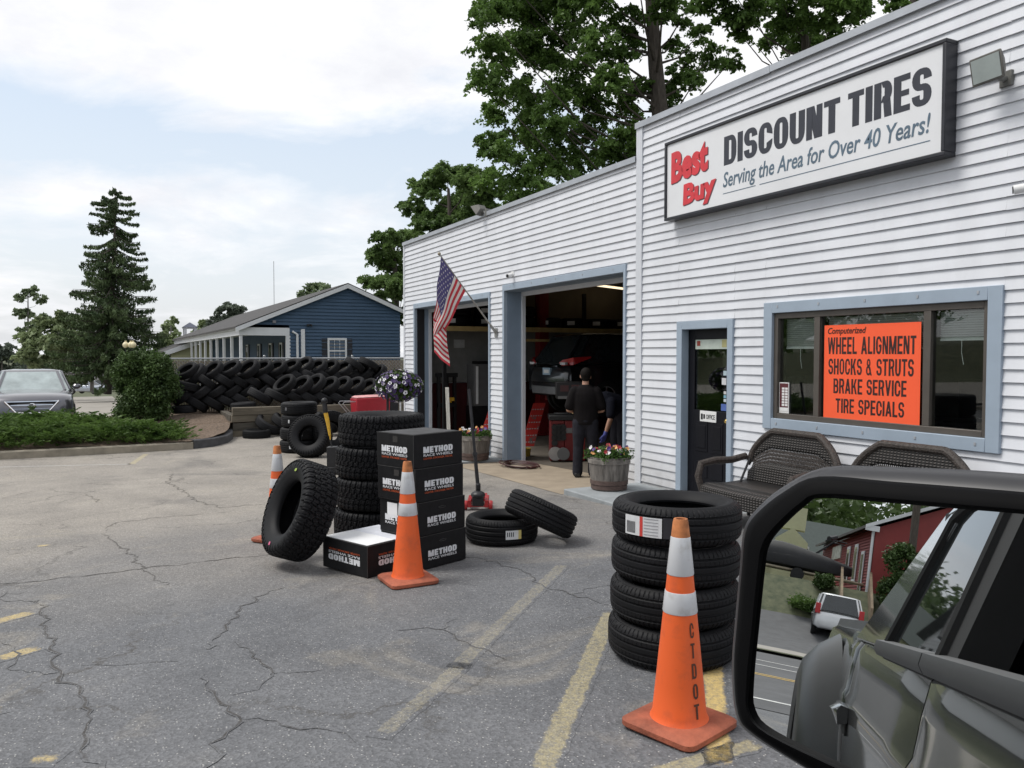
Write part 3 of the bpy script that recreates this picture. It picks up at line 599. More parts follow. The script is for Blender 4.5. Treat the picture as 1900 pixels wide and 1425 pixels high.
# ------------------------------------------------------------------ tyres
RUB = M('tyre_rubber', (.0065, .0066, .0078), .6, var=.25, scale=9, bump=.08, bscale=120, obvar=.12, spec=.22); RUBW = M('weathered_rubber', (.009, .009, .0102), .75, var=.35, scale=5, bump=.15, bscale=60, obvar=.4, spec=.25)
LAB = M('white_label', (.62, .63, .64), .5, var=.08, scale=30); LABK = M('label_ink', (.02, .02, .025), .5); LABR = M('label_red', (.55, .05, .04), .5); LABY = M('label_yellow', (.55, .45, .15), .5)
def tyre_mesh(name, R, W, Ri, style, N_, mat, M_=40):
    """hollow ring about local z: tread with its pattern, sidewalls, beads and the inner cavity"""
    sh = .034 if style != 'at' else .030; h = W/2; pr = []
    pr += [(Ri+.004, .40*h, 0), (Ri, .52*h, 0), (Ri+.004, .62*h, 0), (Ri+.014, .70*h, 0)]
    for q in np.linspace(.10, 1, 9): pr.append((Ri+.014+(R-sh-Ri-.014)*q, h*(.70+.29*math.sin(q*1.9)**.8 if q < .83 else .70+.29*math.sin(.83*1.9)**.8-.10*(q-.83)/.17), 2 if q > .72 else 0))
    for q in np.linspace(0, 1, M_): v = (1-2*q); pr.append((R-sh*abs(v)**(8 if style == 'at' else 5)*.8, (.955 if style == 'at' else .91)*h*v, 1))
    pr += [(a, -b, c) for a, b, c in pr[:13]][::-1]
    inn = [(a, b) for a, b, c in pr]
    pr += [(R-.03, -.7*h, 0), (R-.022, 0, 0), (R-.03, .7*h, 0)]
    n = len(pr); r = np.array([p[0] for p in pr]); z = np.array([p[1] for p in pr]); fl = np.array([p[2] for p in pr])
    th = np.linspace(0, 2*math.pi, N_, endpoint=False); T, Z = np.meshgrid(th, z, indexing='ij'); Rr = np.tile(r, (N_, 1)); FLm = np.tile(fl, (N_, 1)); U = T*R
    if style == 'at':
        cnt = round(2*math.pi*R/.058); Lp = 2*math.pi*R/cnt; u = U/Lp; v = Z/(.9*h)
        zig = .10*np.sign(np.sin(2*math.pi*u))*np.minimum(1, abs(np.sin(2*math.pi*u))*1.6)
        row = (v+1)*.5*5+zig*1.3; fr = abs(row-np.round(row)); g1 = np.clip((.10-fr)/.05, 0, 1)*(abs(v) < .86)
        ph = u+np.where(np.floor(row) % 2 == 0, .0, .5)+.30*v*np.where(np.floor(row) % 2 == 0, 1, -1)+.06*np.sin(row*6.3)
        f2 = abs(ph-np.round(ph)); g2 = np.clip((.115-f2)/.05, 0, 1); f3 = abs(2*ph+.25-np.round(2*ph+.25)); g3 = np.clip((.08-f3)/.05, 0, 1)*.45
        dep_ = np.maximum(np.maximum(g1, g2), g3)*.013; Rr = Rr-np.where(FLm == 1, dep_, 0)
        ps = U/Lp; f4 = abs(ps-np.round(ps)); Z = Z-np.where(FLm == 2, np.sign(Z)*np.clip((.17-f4)/.06, 0, 1)*.012, 0)
    elif style == 'road':
        v = Z/(.9*h); g = np.zeros_like(v)
        for c in (-.58, -.2, .2, .58): g = np.maximum(g, np.clip((.058-abs(v-c))/.02, 0, 1)*.009)
        cnt = round(2*math.pi*R/.028); ps = U/(2*math.pi*R/cnt); lat = np.clip((.13-abs((ps+.35*abs(v)) % 1-.5))/.05, 0, 1); lat2 = np.clip((.09-abs((ps*1+.5*v) % 1-.5))/.05, 0, 1)
        g = np.maximum(g, np.where(abs(v) > .66, lat*.0055, lat2*.0028*(abs(v) > .24))); Rr = Rr-np.where(FLm == 1, g, 0); Z = Z-np.where(FLm == 2, np.sign(Z)*lat*.004*(Rr > R-.03), 0)
    else:
        v = Z/(.9*h)
        for c in (-.5, 0, .5): Rr = Rr-np.where(FLm == 1, np.clip((.09-abs(v-c))/.04, 0, 1)*.006, 0)
    # raised rings of the sidewall
    side = (FLm == 0) & (Rr > Ri+.03) & (Rr < R-.05); Z = Z+np.where(side, np.sign(Z)*.0018*np.sin((Rr-Ri)*170), 0)
    V = np.stack([Rr*np.cos(T), Rr*np.sin(T), Z], -1).reshape(-1, 3)
    i, j = np.meshgrid(np.arange(N_), np.arange(n), indexing='ij'); a = i*n+j; b = ((i+1) % N_)*n+j; c = ((i+1) % N_)*n+(j+1) % n; d = i*n+(j+1) % n
    o = np_mesh(name, V, np.stack([a, d, c, b], -1).reshape(-1, 4), mat, smooth=True); o.data.set_sharp_from_angle(angle=R_(38)); return o
def patch(par, R, a0, a1, z0, z1, mat, name='label_sticker', off=.002):
    k = 8; vs = []
    for i in range(k+1):
        t = R_(a0+(a1-a0)*i/k); vs += [((R+off)*math.cos(t), (R+off)*math.sin(t), z0), ((R+off)*math.cos(t), (R+off)*math.sin(t), z1)]
    return MB().add(vs, [(2*i, 2*i+2, 2*i+3, 2*i+1) for i in range(k)]).build(name, mat, par, fixn=False)
def T_(o, label, group, p, axis=(0, 0, 1), spin=0.0):
    tag(o, label, 'tire', group); o.location = p; axis_rot(o, axis, spin); return o
first = {}
PROTO = {'road': ('tire', .345, .205, .225, 'road', 640, RUB, 64), 'at': ('tire', .405, .29, .22, 'at', 600, RUB, 60), 'mid': ('tire', .335, .235, .21, 'road', 420, RUB, 48), 'mud': ('tire', .42, .30, .20, 'at', 360, RUB, 40), 'small': ('tire', .365, .252, .205, 'road', 300, RUB, 40), 'worn': ('tire', .325, .215, .205, 'worn', 72, RUBW, 16)}
def tyre(kind, label, group, p, axis=(0, 0, 1), spin=0.0):
    if kind not in first: o = first[kind] = tyre_mesh(*PROTO[kind])
    else: o = first[kind].copy(); col.objects.link(o)
    for k in list(o.keys()): del o[k]
    if kind == 'worn': o.scale = (1,)*2+(random.uniform(.86, 1.12),) if False else (random.uniform(.93, 1.05),)*3
    return T_(o, label, group, p, axis, spin)
# stack of four behind the front cone
c0 = at(1272, 1255)+F_*.345; z = c0.z+.125; SG = 'tires stacked by the front cone'
nm = ['bottom tire of the four new road tires stacked behind the front cone', 'second tire from the ground in the stack behind the front cone', 'third tire from the ground in the stack behind the front cone', 'topmost new road tire with a white label behind the front cone']
for k in range(4):
    o = tyre('road', nm[k], SG, c0+RT*(.0, .012, .02, .022)[k]+F_*(0, .01, .03, .02)[k]+Vector((0, 0, .105+k*.208)), (random.uniform(-.015, .015), random.uniform(-.02, .02), 1), k*1.3)
top = o; ax = top.rotation_quaternion.inverted()
sp_ = math.degrees(-3*1.3)
s = patch(top, .3468, -86+sp_, -50+sp_, -.05, .05, LAB)
patch(top, .3468, -70+sp_, -67+sp_, -.05, .05, LABR, 'red_band', .003); patch(top, .3468, -49+sp_, -36+sp_, -.05, .055, LABK, 'label_panel', .003)
for i in range(9): patch(s, .3468, -84+sp_+i*1.1, -83.5+sp_+i*1.1, -.04, .02, LABK, 'barcode', .0035)
for i in range(6): patch(s, .3468, -66+sp_, -53+sp_, .04-i*.016, .044-i*.016, M('label_grey', (.3, .3, .32), .5), 'small_print', .0035)
tyre('road', 'dark road tire lying under the wicker settee, half hidden by the mirror', None, aty(1408, 975, -1.0)+Vector((.12, .25, -.04)), (0.05, 0, 1))
# stack of four large all terrain tyres
c1 = at(700, 1014)+F_*.42-RT*.05; AG = 'all terrain tires stacked behind the boxes'
for k in range(4):
    tyre('at', ['bottom knobbly tire of the stack behind the black boxes', 'second knobbly tire from the ground behind the black boxes', 'third knobbly tire from the ground behind the black boxes', 'topmost knobbly tire of the stack behind the black boxes'][k], AG, c1+RT*(-.02, .0, .0, .03)[k]+Vector((0, 0, .147+k*.296)), (random.uniform(-.01, .01), random.uniform(-.01, .01), 1), k*.9)
lt = tyre('at', 'large knobbly tire leaning on the stack of knobbly tires', None, (0, 0, 0))
axl = (-F_*.53-RT*.76+UPZ*.36).normalized(); pc = at(555, 946, .455); T_(lt, None, None, pc, axl, .4)
mk = MB(); mk.ball((0, 0, 0), .017, 8, (1, 1, .12)); m1 = mk.build('paint_dot', M('pink_chalk', (.6, .13, .25), .8), lt); e1_ = lt.rotation_quaternion.inverted() @ (-UPZ*.30+RT*-.02*0-F_*.0)
m1.location = Vector((e1_.x, e1_.y, 0)).normalized()*.315+Vector((0, 0, .1435)); m1.rotation_euler = (0, 0, 0)
m2 = MB().ball((0, 0, 0), .018, 8, (1.3, .8, .12)).build('paint_dot', M('green_chalk', (.3, .4, .08), .8), lt); e2_ = lt.rotation_quaternion.inverted() @ UPZ; m2.location = Vector((e2_.x, e2_.y, 0)).normalized()*.30+Vector((0, 0, .1435))
# two by the jack
pf = at(930, 1017)+F_*.335
f1 = tyre('mid', 'road tire lying flat with a white label beside the floor jack', 'road tires by the jack', pf+Vector((0, 0, .118)))
patch(f1, .3365, -20, 0, -.045, .035, LAB); patch(f1, .3365, 0, 5, -.045, .035, LABY, 'label_edge')
for i in range(4): patch(f1, .3365, -18+i*3, -16.5+i*3, -.02, .02, LABK, 'barcode', .003)
tyre('mid', 'road tire tilted over the edge of the flat tire by the floor jack', 'road tires by the jack', at(1004, 953, .26), (RT*.40+UPZ*.86+F_*.18), 1.0)
# far stack with the leaning mud tyre
c2 = at(547, 842)+F_*.365
for k in range(4):
    o = tyre('small', ['bottom tire of the narrow stack in front of the timber wall', 'second tire from the ground of the narrow stack by the timber wall', 'third tire from the ground of the narrow stack by the timber wall', 'topmost tire of the narrow stack in front of the timber wall'][k], 'narrow stack by the timber wall', c2+RT*(-.03, -.02, .01, .0)[k]+Vector((0, 0, .127+.257*k)), (0, random.uniform(-.02, .02), 1), k*2.1)
    a0 = (-40, -22, -50, -60)[k]-math.degrees(k*2.1)
    if k != 1 or 1: patch(o, .3665, a0, a0+(7, 22, 5, 7)[k], -.03, .035, LAB if k != 3 else M('grey_label', (.12, .12, .13), .6))
tyre('mud', 'small knobbly tire propped against the narrow tire stack', None, at(573, 849)+F_*.12+UPZ*.40, (-F_*.93-RT*.10+UPZ*.34), .3)
tyre('mud', 'dark knobbly tire standing behind the propped tire by the yellow jack handle', None, at(604, 842)+F_*.5+UPZ*.41, (-F_*.7+RT*.55+UPZ*.25), .3)
# ------------------------------------------------------------------ traffic cones
ORC = M('cone_orange', (.78, .12, .022), .5, var=.02, scale=8, c2=(.46, .085, .03), thr=(.50, .80)); ORB = M('faded_cone_base', (.30, .085, .045), .8, var=.45, scale=7, bump=.5, bscale=50); ORT = M('scuffed_cone_tip', (.42, .15, .05), .7, var=.45, scale=18); REF = M('reflective_white', (.66, .67, .69), .3, .15, var=.08, scale=11, c2=(.42, .41, .39), thr=(.55, .8)); REG = M('reflective_grey', (.44, .46, .49), .28, .25, var=.10, scale=12)
H_ = .90; rz_ = lambda z: .118-(.118-.031)*(z-.035)/(H_-.035)
def make_cone(label):
    t = thing('traffic_cone', label, 'traffic cone', group='orange traffic cones')
    lp = lambda s, z: [(sx*(s-.045)+.045*math.cos(a), sy*(s-.045)+.045*math.sin(a), z) for sx, sy, a0 in ((1, 1, 0), (-1, 1, 90), (-1, -1, 180), (1, -1, 270)) for a in [R_(a0+q*22.5) for q in range(5)]]
    b = MB().loft([lp(.178, .008), lp(.185, .016), lp(.185, .036), lp(.172, .046), lp(.13, .052)])
    for sx in (-1, 1):
        for sy in (-1, 1): b.lathe([(.012, 0), (.012, .012)], 8, Matrix.Translation((sx*.14, sy*.14, 0)))
    b.build('base', ORB, t)
    MB().lathe([(.128, .045), (.121, .058), (rz_(.075), .075)]+[(rz_(z), z) for z in (.2, .4, .6, .8, H_-.07)], 48).build('cone_body', ORC, t)
    MB().lathe([(rz_(H_-.075)+.0012, H_-.075), (.0325, H_-.012), (.029, H_), (.02, H_-.001), (.018, H_-.05)], 32, cap=False).build('tip', ORT, t)
    for z0, z1, m_ in ((.665, H_-.075, REF), (.505, .595, REF)):
        MB().lathe([(rz_(z0)+.0015, z0), (rz_(z0)+.003, z0+.004), (rz_(z1)+.003, z1-.004), (rz_(z1)+.0015, z1)], 48).build('reflective_collar', m_, t)
    pts = []
    for ang0, ang1, z0, z1, m_ in ((-50, 10, .70, .81, REG), (-45, -8, .535, .575, REG)):
        vs = []; k = 10
        for i in range(k+1):
            a = R_(ang0+(ang1-ang0)*i/k); vs += [((rz_(z0)+.0042)*math.cos(a), (rz_(z0)+.0042)*math.sin(a), z0+.006*math.sin(i*1.7)), ((rz_(z1)+.0042)*math.cos(a), (rz_(z1)+.0042)*math.sin(a), z1+.005*math.sin(i*2.3))]
    return t
def place_cone(px, py, rz, label, first_=[]):
    if not first_: t = make_cone(label); first_.append(t)
    else: t = copy_tree(first_[0], label=label)
    t.location = at(px, py); t.rotation_euler = (0, 0, rz); return t
BA = TH*-1+R_(45)-R_(0)
CN1 = place_cone(1260, 1350, -TH+R_(43), 'nearest orange cone with stencilled letters in front of the four tire stack')
CN2 = place_cone(757, 1080, -TH+R_(28), 'orange cone standing in front of the black wheel boxes')
CN3 = place_cone(516, 1003, -TH+R_(60), 'farthest orange cone half hidden behind the leaning knobbly tire')
# stencilled letters run down the front cone
SST = M('stencil_black', (.085, .032, .018), .7); inv = R_(43)
mb = MB()
def cone_pt(u, z): a = -TH-CN1.rotation_euler.z+R_(0); r = rz_(z)+.0022; q = a+u/ .1; return (r*math.cos(q), r*math.sin(q), z)
zc = .475
for ch in 'CTDOT':
    w_, g = glyph(ch, .34, .15); hh = .062; ww = .026
    for st in g:
        for q in st:
            mb.add([cone_pt(.046+(x-.5)*ww-(.475-(zc-hh*(1-y)))*-.012, zc-hh*(1-y)) for x, y in q], [tuple(range(len(q)))])
    zc -= .083
mb.build('stencil', SST, CN1, smooth=0, fixn=False)
# ------------------------------------------------------------------ black wheel boxes
CB = M('black_cardboard', (.008, .008, .009), .55, spec=.25, var=.35, scale=14, bump=.06, bscale=30); EDG = M('scuffed_card_edge', (.16, .155, .15), .8, var=.6, scale=26, c2=(.03, .03, .03)); BW = M('box_white_print', (.66, .67, .69), .5); BO = M('box_orange_print', (.55, .10, .03), .5); PAP = M('white_paper', (.78, .79, .80), .6, var=.02)
def wheel_box(label, p, rz, a, b, h, style, grp, flip=False):
    t = thing('cardboard_box', label, 'box', p, rz, grp)
    MB().box(0, a, 0, b, 0.001, h-.001).build('carton', CB, t, bevel=.004)
    e = MB()
    for z in (h-.002,): e.tube([(0, 0, z), (a, 0, z)], .0022, 5).tube([(0, 0, z), (0, b, z)], .0022, 5)
    e.tube([(0, 0, 0), (0, 0, h)], .0022, 5); e.build('scuffed_edge', EDG, t)
    RL = Matrix.Rotation(R_(-90), 4, 'Z')
    for side in (0, 1):
        ln_ = a if side == 0 else b; T = None if side == 0 else RL
        x0, x1 = (.19*ln_, .79*ln_) if side == 0 else (-.86*ln_, -.16*ln_)
        zc = h*(.44 if style == 'o' else .50 if style == 'u' else .36); hh = h*.185
        if flip:
            cx = (x0+x1)/2; Fm = Matrix.Translation((cx, 0, zc)) @ Matrix.Rotation(math.pi, 4, 'Y') @ Matrix.Translation((-cx, 0, -zc)); T = Fm if T is None else T @ Fm
        block_text('METHOD', x0, x1, zc, zc+hh, BW, t, .42, .26, .10, T, -.0012)
        lettering('lettering', 'RACE WHEELS', x0+.003, x1, zc-hh*.58, zc-hh*.16, BW, t, .012, 0, T, .0005, -.0012)
        if style in 'ou': lettering('lettering', 'LIGHTER. STRONGER. FASTER.', x0+.003, x1, zc-hh*1.05, zc-hh*.75, BO, t, .0, 0, T, .0005, -.0012)
        if style == 'h' and side == 0: MB().tube([(ln_*.42, -.0005, h*.78), (ln_*.46, -.0005, h*.80), (ln_*.54, -.0005, h*.80), (ln_*.58, -.0005, h*.78), (ln_*.54, -.0005, h*.745), (ln_*.46, -.0005, h*.745), (ln_*.42, -.0005, h*.78)], .002, 5).build('hand_hole', EDG, t)
        if style == 'o' and side == 1: MB().box(-.55*ln_, -.42*ln_, -.0012, 0, h*.74, h*.92, T).build('hand_hole', M('torn_card', (.03, .028, .026), .9), t)
    return t
nc = at(777, 1061); e1v = (at(866, 1038)-nc); rz1 = math.atan2(e1v.y, e1v.x); BXG = 'black wheel boxes in a stack'; exv = Vector((math.cos(rz1), math.sin(rz1), 0)); eyv = Vector((-math.sin(rz1), math.cos(rz1), 0))
hb = .268
for k, (lab, st, du, dv, dr) in enumerate((('bottom black wheel box of the tall stack behind the middle cone', 'h', 0, 0, 0), ('second black wheel box from the ground with a white shipping label', 'h', -.002, .004, .008), ('third black wheel box from the ground with an orange line of print', 'o', -.025, .012, -.012), ('topmost black wheel box with an orange line of print', 'o', -.03, .022, -.02))):
    t = wheel_box(lab, nc+exv*du+eyv*dv+Vector((0, 0, k*hb)), rz1+dr, .53, .45, hb, st, BXG)
    if k == 1:
        MB().box(-.0015, 0, .24, .36, .12, .24).build('shipping_label', PAP, t)
    if k == 3: MB().box(.01, .50, .02, .43, hb, hb+.0015).build('carton_top', M('scuffed_black_card', (.03, .03, .032), .6, var=.8, scale=8), t)
n2_ = at(682, 1074); q2 = at(782, 1049)-n2_; rz2 = math.atan2(q2.y, q2.x); hx = .245
WB = wheel_box('low black wheel box lying upside down with white sheets on its top', n2_, rz2, .56, .56, hx, 'u', 'black wheel boxes on the ground', True)
o = MB().box(.015, .30, .02, .545, 0, .003).build('paper_sheet', PAP); o.location = n2_+Vector((0, 0, hx+.0005)); o.rotation_euler = (0, 0, rz2+.01); tag(o, 'white paper sheet on the near half of the low box', 'paper')
o = MB().box(.285, .545, .01, .54, .003, .005).build('paper_sheet', M('bluish_paper', (.66, .68, .74), .6)); o.location = n2_+Vector((0, 0, hx+.0008)); o.rotation_euler = (0, 0, rz2-.01); tag(o, 'bluish white paper sheet on the rear half of the low box', 'paper')
# ------------------------------------------------------------------ floor jacks, stake
RED = M('jack_red_paint', (.32, .018, .02), .35, var=.2, scale=9); BPA = M('worn_black_metal', (.016, .016, .018), .45, .2, var=.4, scale=12); YP = M('yellow_paint', (.62, .36, .03), .5, var=.2, scale=20)
J = thing('floor_jack', 'red and black trolley jack with a tall black handle beside the boxes', 'jack', at(887, 946), -TH)
jd = lambda a, b, z: (-(F_*0).x+a, b, z)
# local x points towards the camera, y to the right
f = MB(); f.box(-.30, .05, -.12, -.075, .035, .12).box(-.30, .05, .075, .12, .035, .12).tube([(.03, -.16, .05), (.03, .16, .05)], .012, 8).box(-.55, -.3, -.09, .09, .04, .1); f.build('jack_frame', RED, J, bevel=.006)
for y in (-.145, .145): MB().lathe([(0, -.022), (.05, -.022), (.055, -.01), (.055, .01), (.05, .022), (0, .022)], 16, Matrix.Translation((.0, y, .055)) @ Matrix.Rotation(R_(90), 4, 'X')).build('wheel', RED, J)
MB().box(-.07, .05, -.065, .065, .05, .17).ball((-.01, 0, .17), .085, 12, (1, 1, .6)).tube([(-.05, 0, .2), (-.03, 0, .3)], .03, 10).build('pump_body', BPA, J, bevel=.01)
MB().tube([(.03, -.13, .05), (.03, .13, .05)], .009, 8).build('axle_rod', STEEL, J)
ht = atx(870, 722, J.location.x-.25); hl = Matrix.Rotation(TH, 4, 'Z') @ (ht-J.location)
hb_ = Vector((-.03, 0, .24)); MB().tube([hb_, hb_.lerp(hl, .35)], .022, 10).tube([hb_.lerp(hl, .34), hl], .0175, 10).tube([hb_.lerp(hl, .33), hb_.lerp(hl, .36)], .03, 10).build('jack_handle', BPA, J)
J2 = thing('floor_jack', 'jack with a yellow and black handle standing behind the knobbly tires', 'jack', at(617, 880), -TH)
z0 = J2.location.z; sc = 1/( (at(617, 880)-CAM).dot(FW)); k_ = (at(617, 880)-CAM).dot(FW)
def jp(px, py): p = dep(px, py, k_); return Matrix.Rotation(TH, 4, 'Z') @ (p-J2.location)
MB().tube([jp(612, 808), jp(608, 782), jp(604, 765)], [.02, .032, .036], 10).tube([jp(613, 817), jp(612, 806)], [.006, .018], 8).build('yellow_sleeve', YP, J2); MB().tube([jp(604, 766), jp(602, 748)], .04, 10).ball(tuple(jp(602, 744)), .052, 10).build('grip', BPA, J2)
MB().box(-.5, .12, -.1, .1, .03, .13).box(-.06, .1, -.07, .1, .1, .45).build('jack_frame', BPA, J2, bevel=.01)
MB().tube([(0, 0, .4), jp(613, 816)], .012, 8).build('handle_rod', BPA, J2)
for y in (-.12, .12): MB().lathe([(0, -.02), (.05, -.02), (.05, .02), (0, .02)], 14, Matrix.Translation((.05, y, .05)) @ Matrix.Rotation(R_(90), 4, 'X')).build('wheel', BPA, J2)
pk = at(836, 885); tk = dep(829.5, 719, (pk-CAM).dot(FW)); vv = tk-pk
st_ = thing('wooden_stake', 'upright whitewashed wooden stake between the boxes and the left bay', 'stake', pk, -TH)
hl2 = Matrix.Rotation(TH, 4, 'Z') @ vv
MB().loft([[(x+hl2.x*q, y+hl2.y*q, hl2.z*q) for x, y in ((-.02, -.027), (.02, -.027), (.02, .027), (-.02, .027))] for q in (0, .25, .5, .75, 1)]).build('stake_post', M('weathered_white_wood', (.55, .53, .48), .8, var=.35, scale=6, stretch=(8, 8, 1)), st_, bevel=.003)
MB().box(-.15, .15, -.15, .15, 0, .04).box(-.03, .03, -.035, .035, .0401, .1).build('stake_foot', M('rough_wood', (.25, .2, .14), .9), st_)
# ------------------------------------------------------------------ timber wall, tyre wall, fence
TIM = M('old_timber', (.135, .115, .085), .9, var=.4, scale=3, bump=.6, bscale=20, stretch=(6, .6, 6)); TIM2 = M('old_timber_dark', (.085, .075, .06), .9, var=.4, scale=3, bump=.6, bscale=20, stretch=(6, .6, 6))
TW = thing('timber_retaining_wall', 'weathered timber retaining wall below the wall of old tires', 'wall')
XT = -11.3
for k in range(4):
    for (a, b) in ((-3.70, -.9), (-.89, 1.9)) if k % 2 == 0 else ((-3.68, -1.9), (-1.89, 1.9)):
        MB().box(XT-.17, XT+random.uniform(-.01, .012), a, b, -.22+k*.185, -.222+(k+1)*.185).build('timber', TIM if k != 1 else TIM2, TW, bevel=.008)
MB().box(XT-2.0, XT-.18, -3.72, -3.56, -.22, .33).build('timber', TIM2, TW, bevel=.008)
WG = 'old tires laid in a herringbone wall'; X1W, X2W = -13.7, -12.3
def cw(x, y): return 300+.2526*x, 480+.2526*y
def wt(cx, cy, ang, X, lab, op=.0, dx=0.0, grp=WG):
    """one tyre of the wall seen edge on; ang = slope of its tread band in the picture, op = how far its face turns to the front"""
    a = R_(ang); up = Vector((0, -math.sin(a), math.cos(a))); ax_ = (up+Vector((op, 0, 0))).normalized()
    p = atx(*cw(cx, cy), X+dx); tyre('worn', lab, grp, p+Vector((0, 0, 0)), ax_, random.uniform(0, 6))
LTOP = 'worn tire of the top row with its round opening showing against the slatted fence'
LMID = 'worn tire in the middle courses of the herringbone wall against the slatted fence'
LLOW = 'worn tire in the lowest course of the herringbone wall beside the yew'
LFT = 'worn tire leaning in the upper row of the front pile on the timber wall'; LFL = 'worn tire leaning in the lower row of the front pile on the timber wall'
for x, y in ((185, 825), (375, 818), (505, 808), (635, 812), (735, 808), (838, 808), (945, 797), (1045, 785), (1140, 798), (1232, 805), (1330, 812)): wt(x, y, 36+random.uniform(-5, 5), X1W, LTOP, .34, random.uniform(-.05, .05))
wt(250, 850, 48, X1W-.1, 'worn tire tucked behind the leftmost top row tire of the herringbone wall', .2)
wt(1415, 782, -36, X1W, 'first of two top row tires that lean the other way near the flower stand', .0); wt(1520, 775, -28, X1W, 'second of two top row tires that lean the other way near the flower stand', .0)
wt(1590, 842, 50, X1W, 'last tire of the top row beside the hanging flowers', .1); wt(1490, 845, 38, X1W-.1, 'worn tire under the two top row tires that lean the other way', .1); wt(1400, 850, 25, X1W-.15, LMID)
for x, y in ((325, 905), (455, 897), (565, 905), (662, 902), (783, 898), (878, 880), (985, 865), (1080, 862), (1180, 862), (1280, 862)): wt(x, y, -34+random.uniform(-5, 5), X1W, LMID, .0, random.uniform(-.05, .05))
for x, y in ((160, 1010), (282, 982), (398, 975), (512, 972), (625, 968), (742, 965), (850, 950)): wt(x, y, 34+random.uniform(-5, 5), X1W+.05, LMID, .05, random.uniform(-.05, .05))
wt(178, 935, -14, X1W+.1, 'long flat worn tire at the left end of the herringbone wall')
for x, y in ((252, 1065), (372, 1062), (470, 1045), (575, 1035)): wt(x, y, -32+random.uniform(-4, 4), X1W+.1, LLOW)
wt(165, 1105, 2, X1W+.12, 'worn tire lying flat on the ground at the left end of the herringbone wall'); wt(600, 1085, 3, X2W, 'flat worn tire peeping over the left end of the timber wall', .0, .25)
for x, y in ((905, 925), (1025, 932), (1122, 922), (1225, 938), (1322, 935), (1420, 935), (1512, 950)): wt(x, y, 42+random.uniform(-4, 4), X2W, LFT, .30, random.uniform(-.04, .04), 'old tires in the front pile on the timber wall')
for x, y in ((722, 1012), (850, 1012), (965, 1015), (1075, 1022), (1180, 1025), (1290, 1030), (1385, 1032), (1470, 1035)): wt(x, y, -30+random.uniform(-4, 4), X2W, LFL, .02, random.uniform(-.04, .04), 'old tires in the front pile on the timber wall')
LG = 'loose old tires below the timber wall'; gx = lambda px, py, dz: at(px, py)+Vector((0, 0, dz))
tyre('worn', 'worn tire lying flat on the asphalt at the end of the timber wall', LG, at(468, 816)+F_*.32+Vector((0, 0, .11)), (.02, 0, 1))
a_ = R_(-26); tyre('worn', 'worn tire slumped against the timber wall behind the flat one', LG, at(494, 812)+F_*.25+Vector((0, 0, .30)), (0.35, .42, .85))
for px, an in ((600, -34), (630, -38), (655, -34), (520, -30)):
    a_ = R_(an); tyre('worn', 'worn tire leaning in the row against the timber wall behind the yellow jack handle', LG, at(px, 812)+F_*.35+Vector((0, 0, .34)), (.25, -math.sin(a_), math.cos(a_)))
# chain link fence with tan privacy slats
FE = thing('slatted_fence', 'tan slatted chain link fence behind the old tires', 'fence'); XF, ya, yb_ = -14.35, -4.95, 3.0
SL = M('tan_fence_slat', (.225, .185, .135), .8, var=.3, scale=6, obvar=.0, world=True, stretch=(1, 9, .3)); GAL = M('galvanised_steel', (.36, .37, .38), .4, .6, var=.15)
mb = MB(); y = ya+.05
while y < yb_: mb.box(XF-.006, XF+.002, y, y+.052, .1, 1.62); y += .0625
mb.build('slats', SL, FE, smooth=0)
mb = MB(); y = ya
def wire(mb, p, q, t=.004): mb.tube([p, q], t, 4, False)
k = 0
while y < yb_+1.5:
    wire(mb, (XF+.012, max(ya, y-1.6) , 1.67-(y-max(ya, y-1.6))), (XF+.012, min(y, yb_), 1.67-(y-min(y, yb_)))); wire(mb, (XF+.016, y if y < yb_ else yb_, 1.67-(0 if y < yb_ else y-yb_)), (XF+.016, min(yb_, y+1.6), 1.67-(min(yb_, y+1.6)-y))); y += .11
mb.build('chain_link_mesh', GAL, FE, smooth=0)
MB().tube([(XF, ya, 1.68), (XF, yb_, 1.68)], .022, 8).build('top_rail', GAL, FE)
for y in (ya, -2.4, .1, 2.6): MB().tube([(XF-.03, y, -.1), (XF-.03, y, 1.74)], .034, 10).ball((XF-.03, y, 1.74), .036, 8).build('fence_post', GAL, FE)
ct = thing('paving_stone', 'flat tan stone lying on the mulch beside the dark kerb', 'stone', at(388, 805, .15), .4)
MB().loft([[(.5*math.cos(a)*(1+.2*math.sin(3*a)), .22*math.sin(a)*(1+.15*math.cos(2*a)), z) for a in [k*.628 for k in range(10)]] for z in (0, .05)]).build('stone_slab', M('tan_stone', (.33, .25, .15), .9, var=.4, scale=7, bump=.6), ct, bevel=.01)
ct = thing('paving_stone', 'long tan stone half buried behind the juniper tips', 'stone', at(340, 800, .18), 1.2)
MB().loft([[(.5*math.cos(a)*(1+.2*math.sin(2*a)), .16*math.sin(a)*(1+.15*math.cos(3*a)), z) for a in [k*.628 for k in range(10)]] for z in (0, .06)]).build('stone_slab', M('tan_stone_dark', (.28, .21, .13), .9, var=.4, scale=7, bump=.6), ct, bevel=.01)
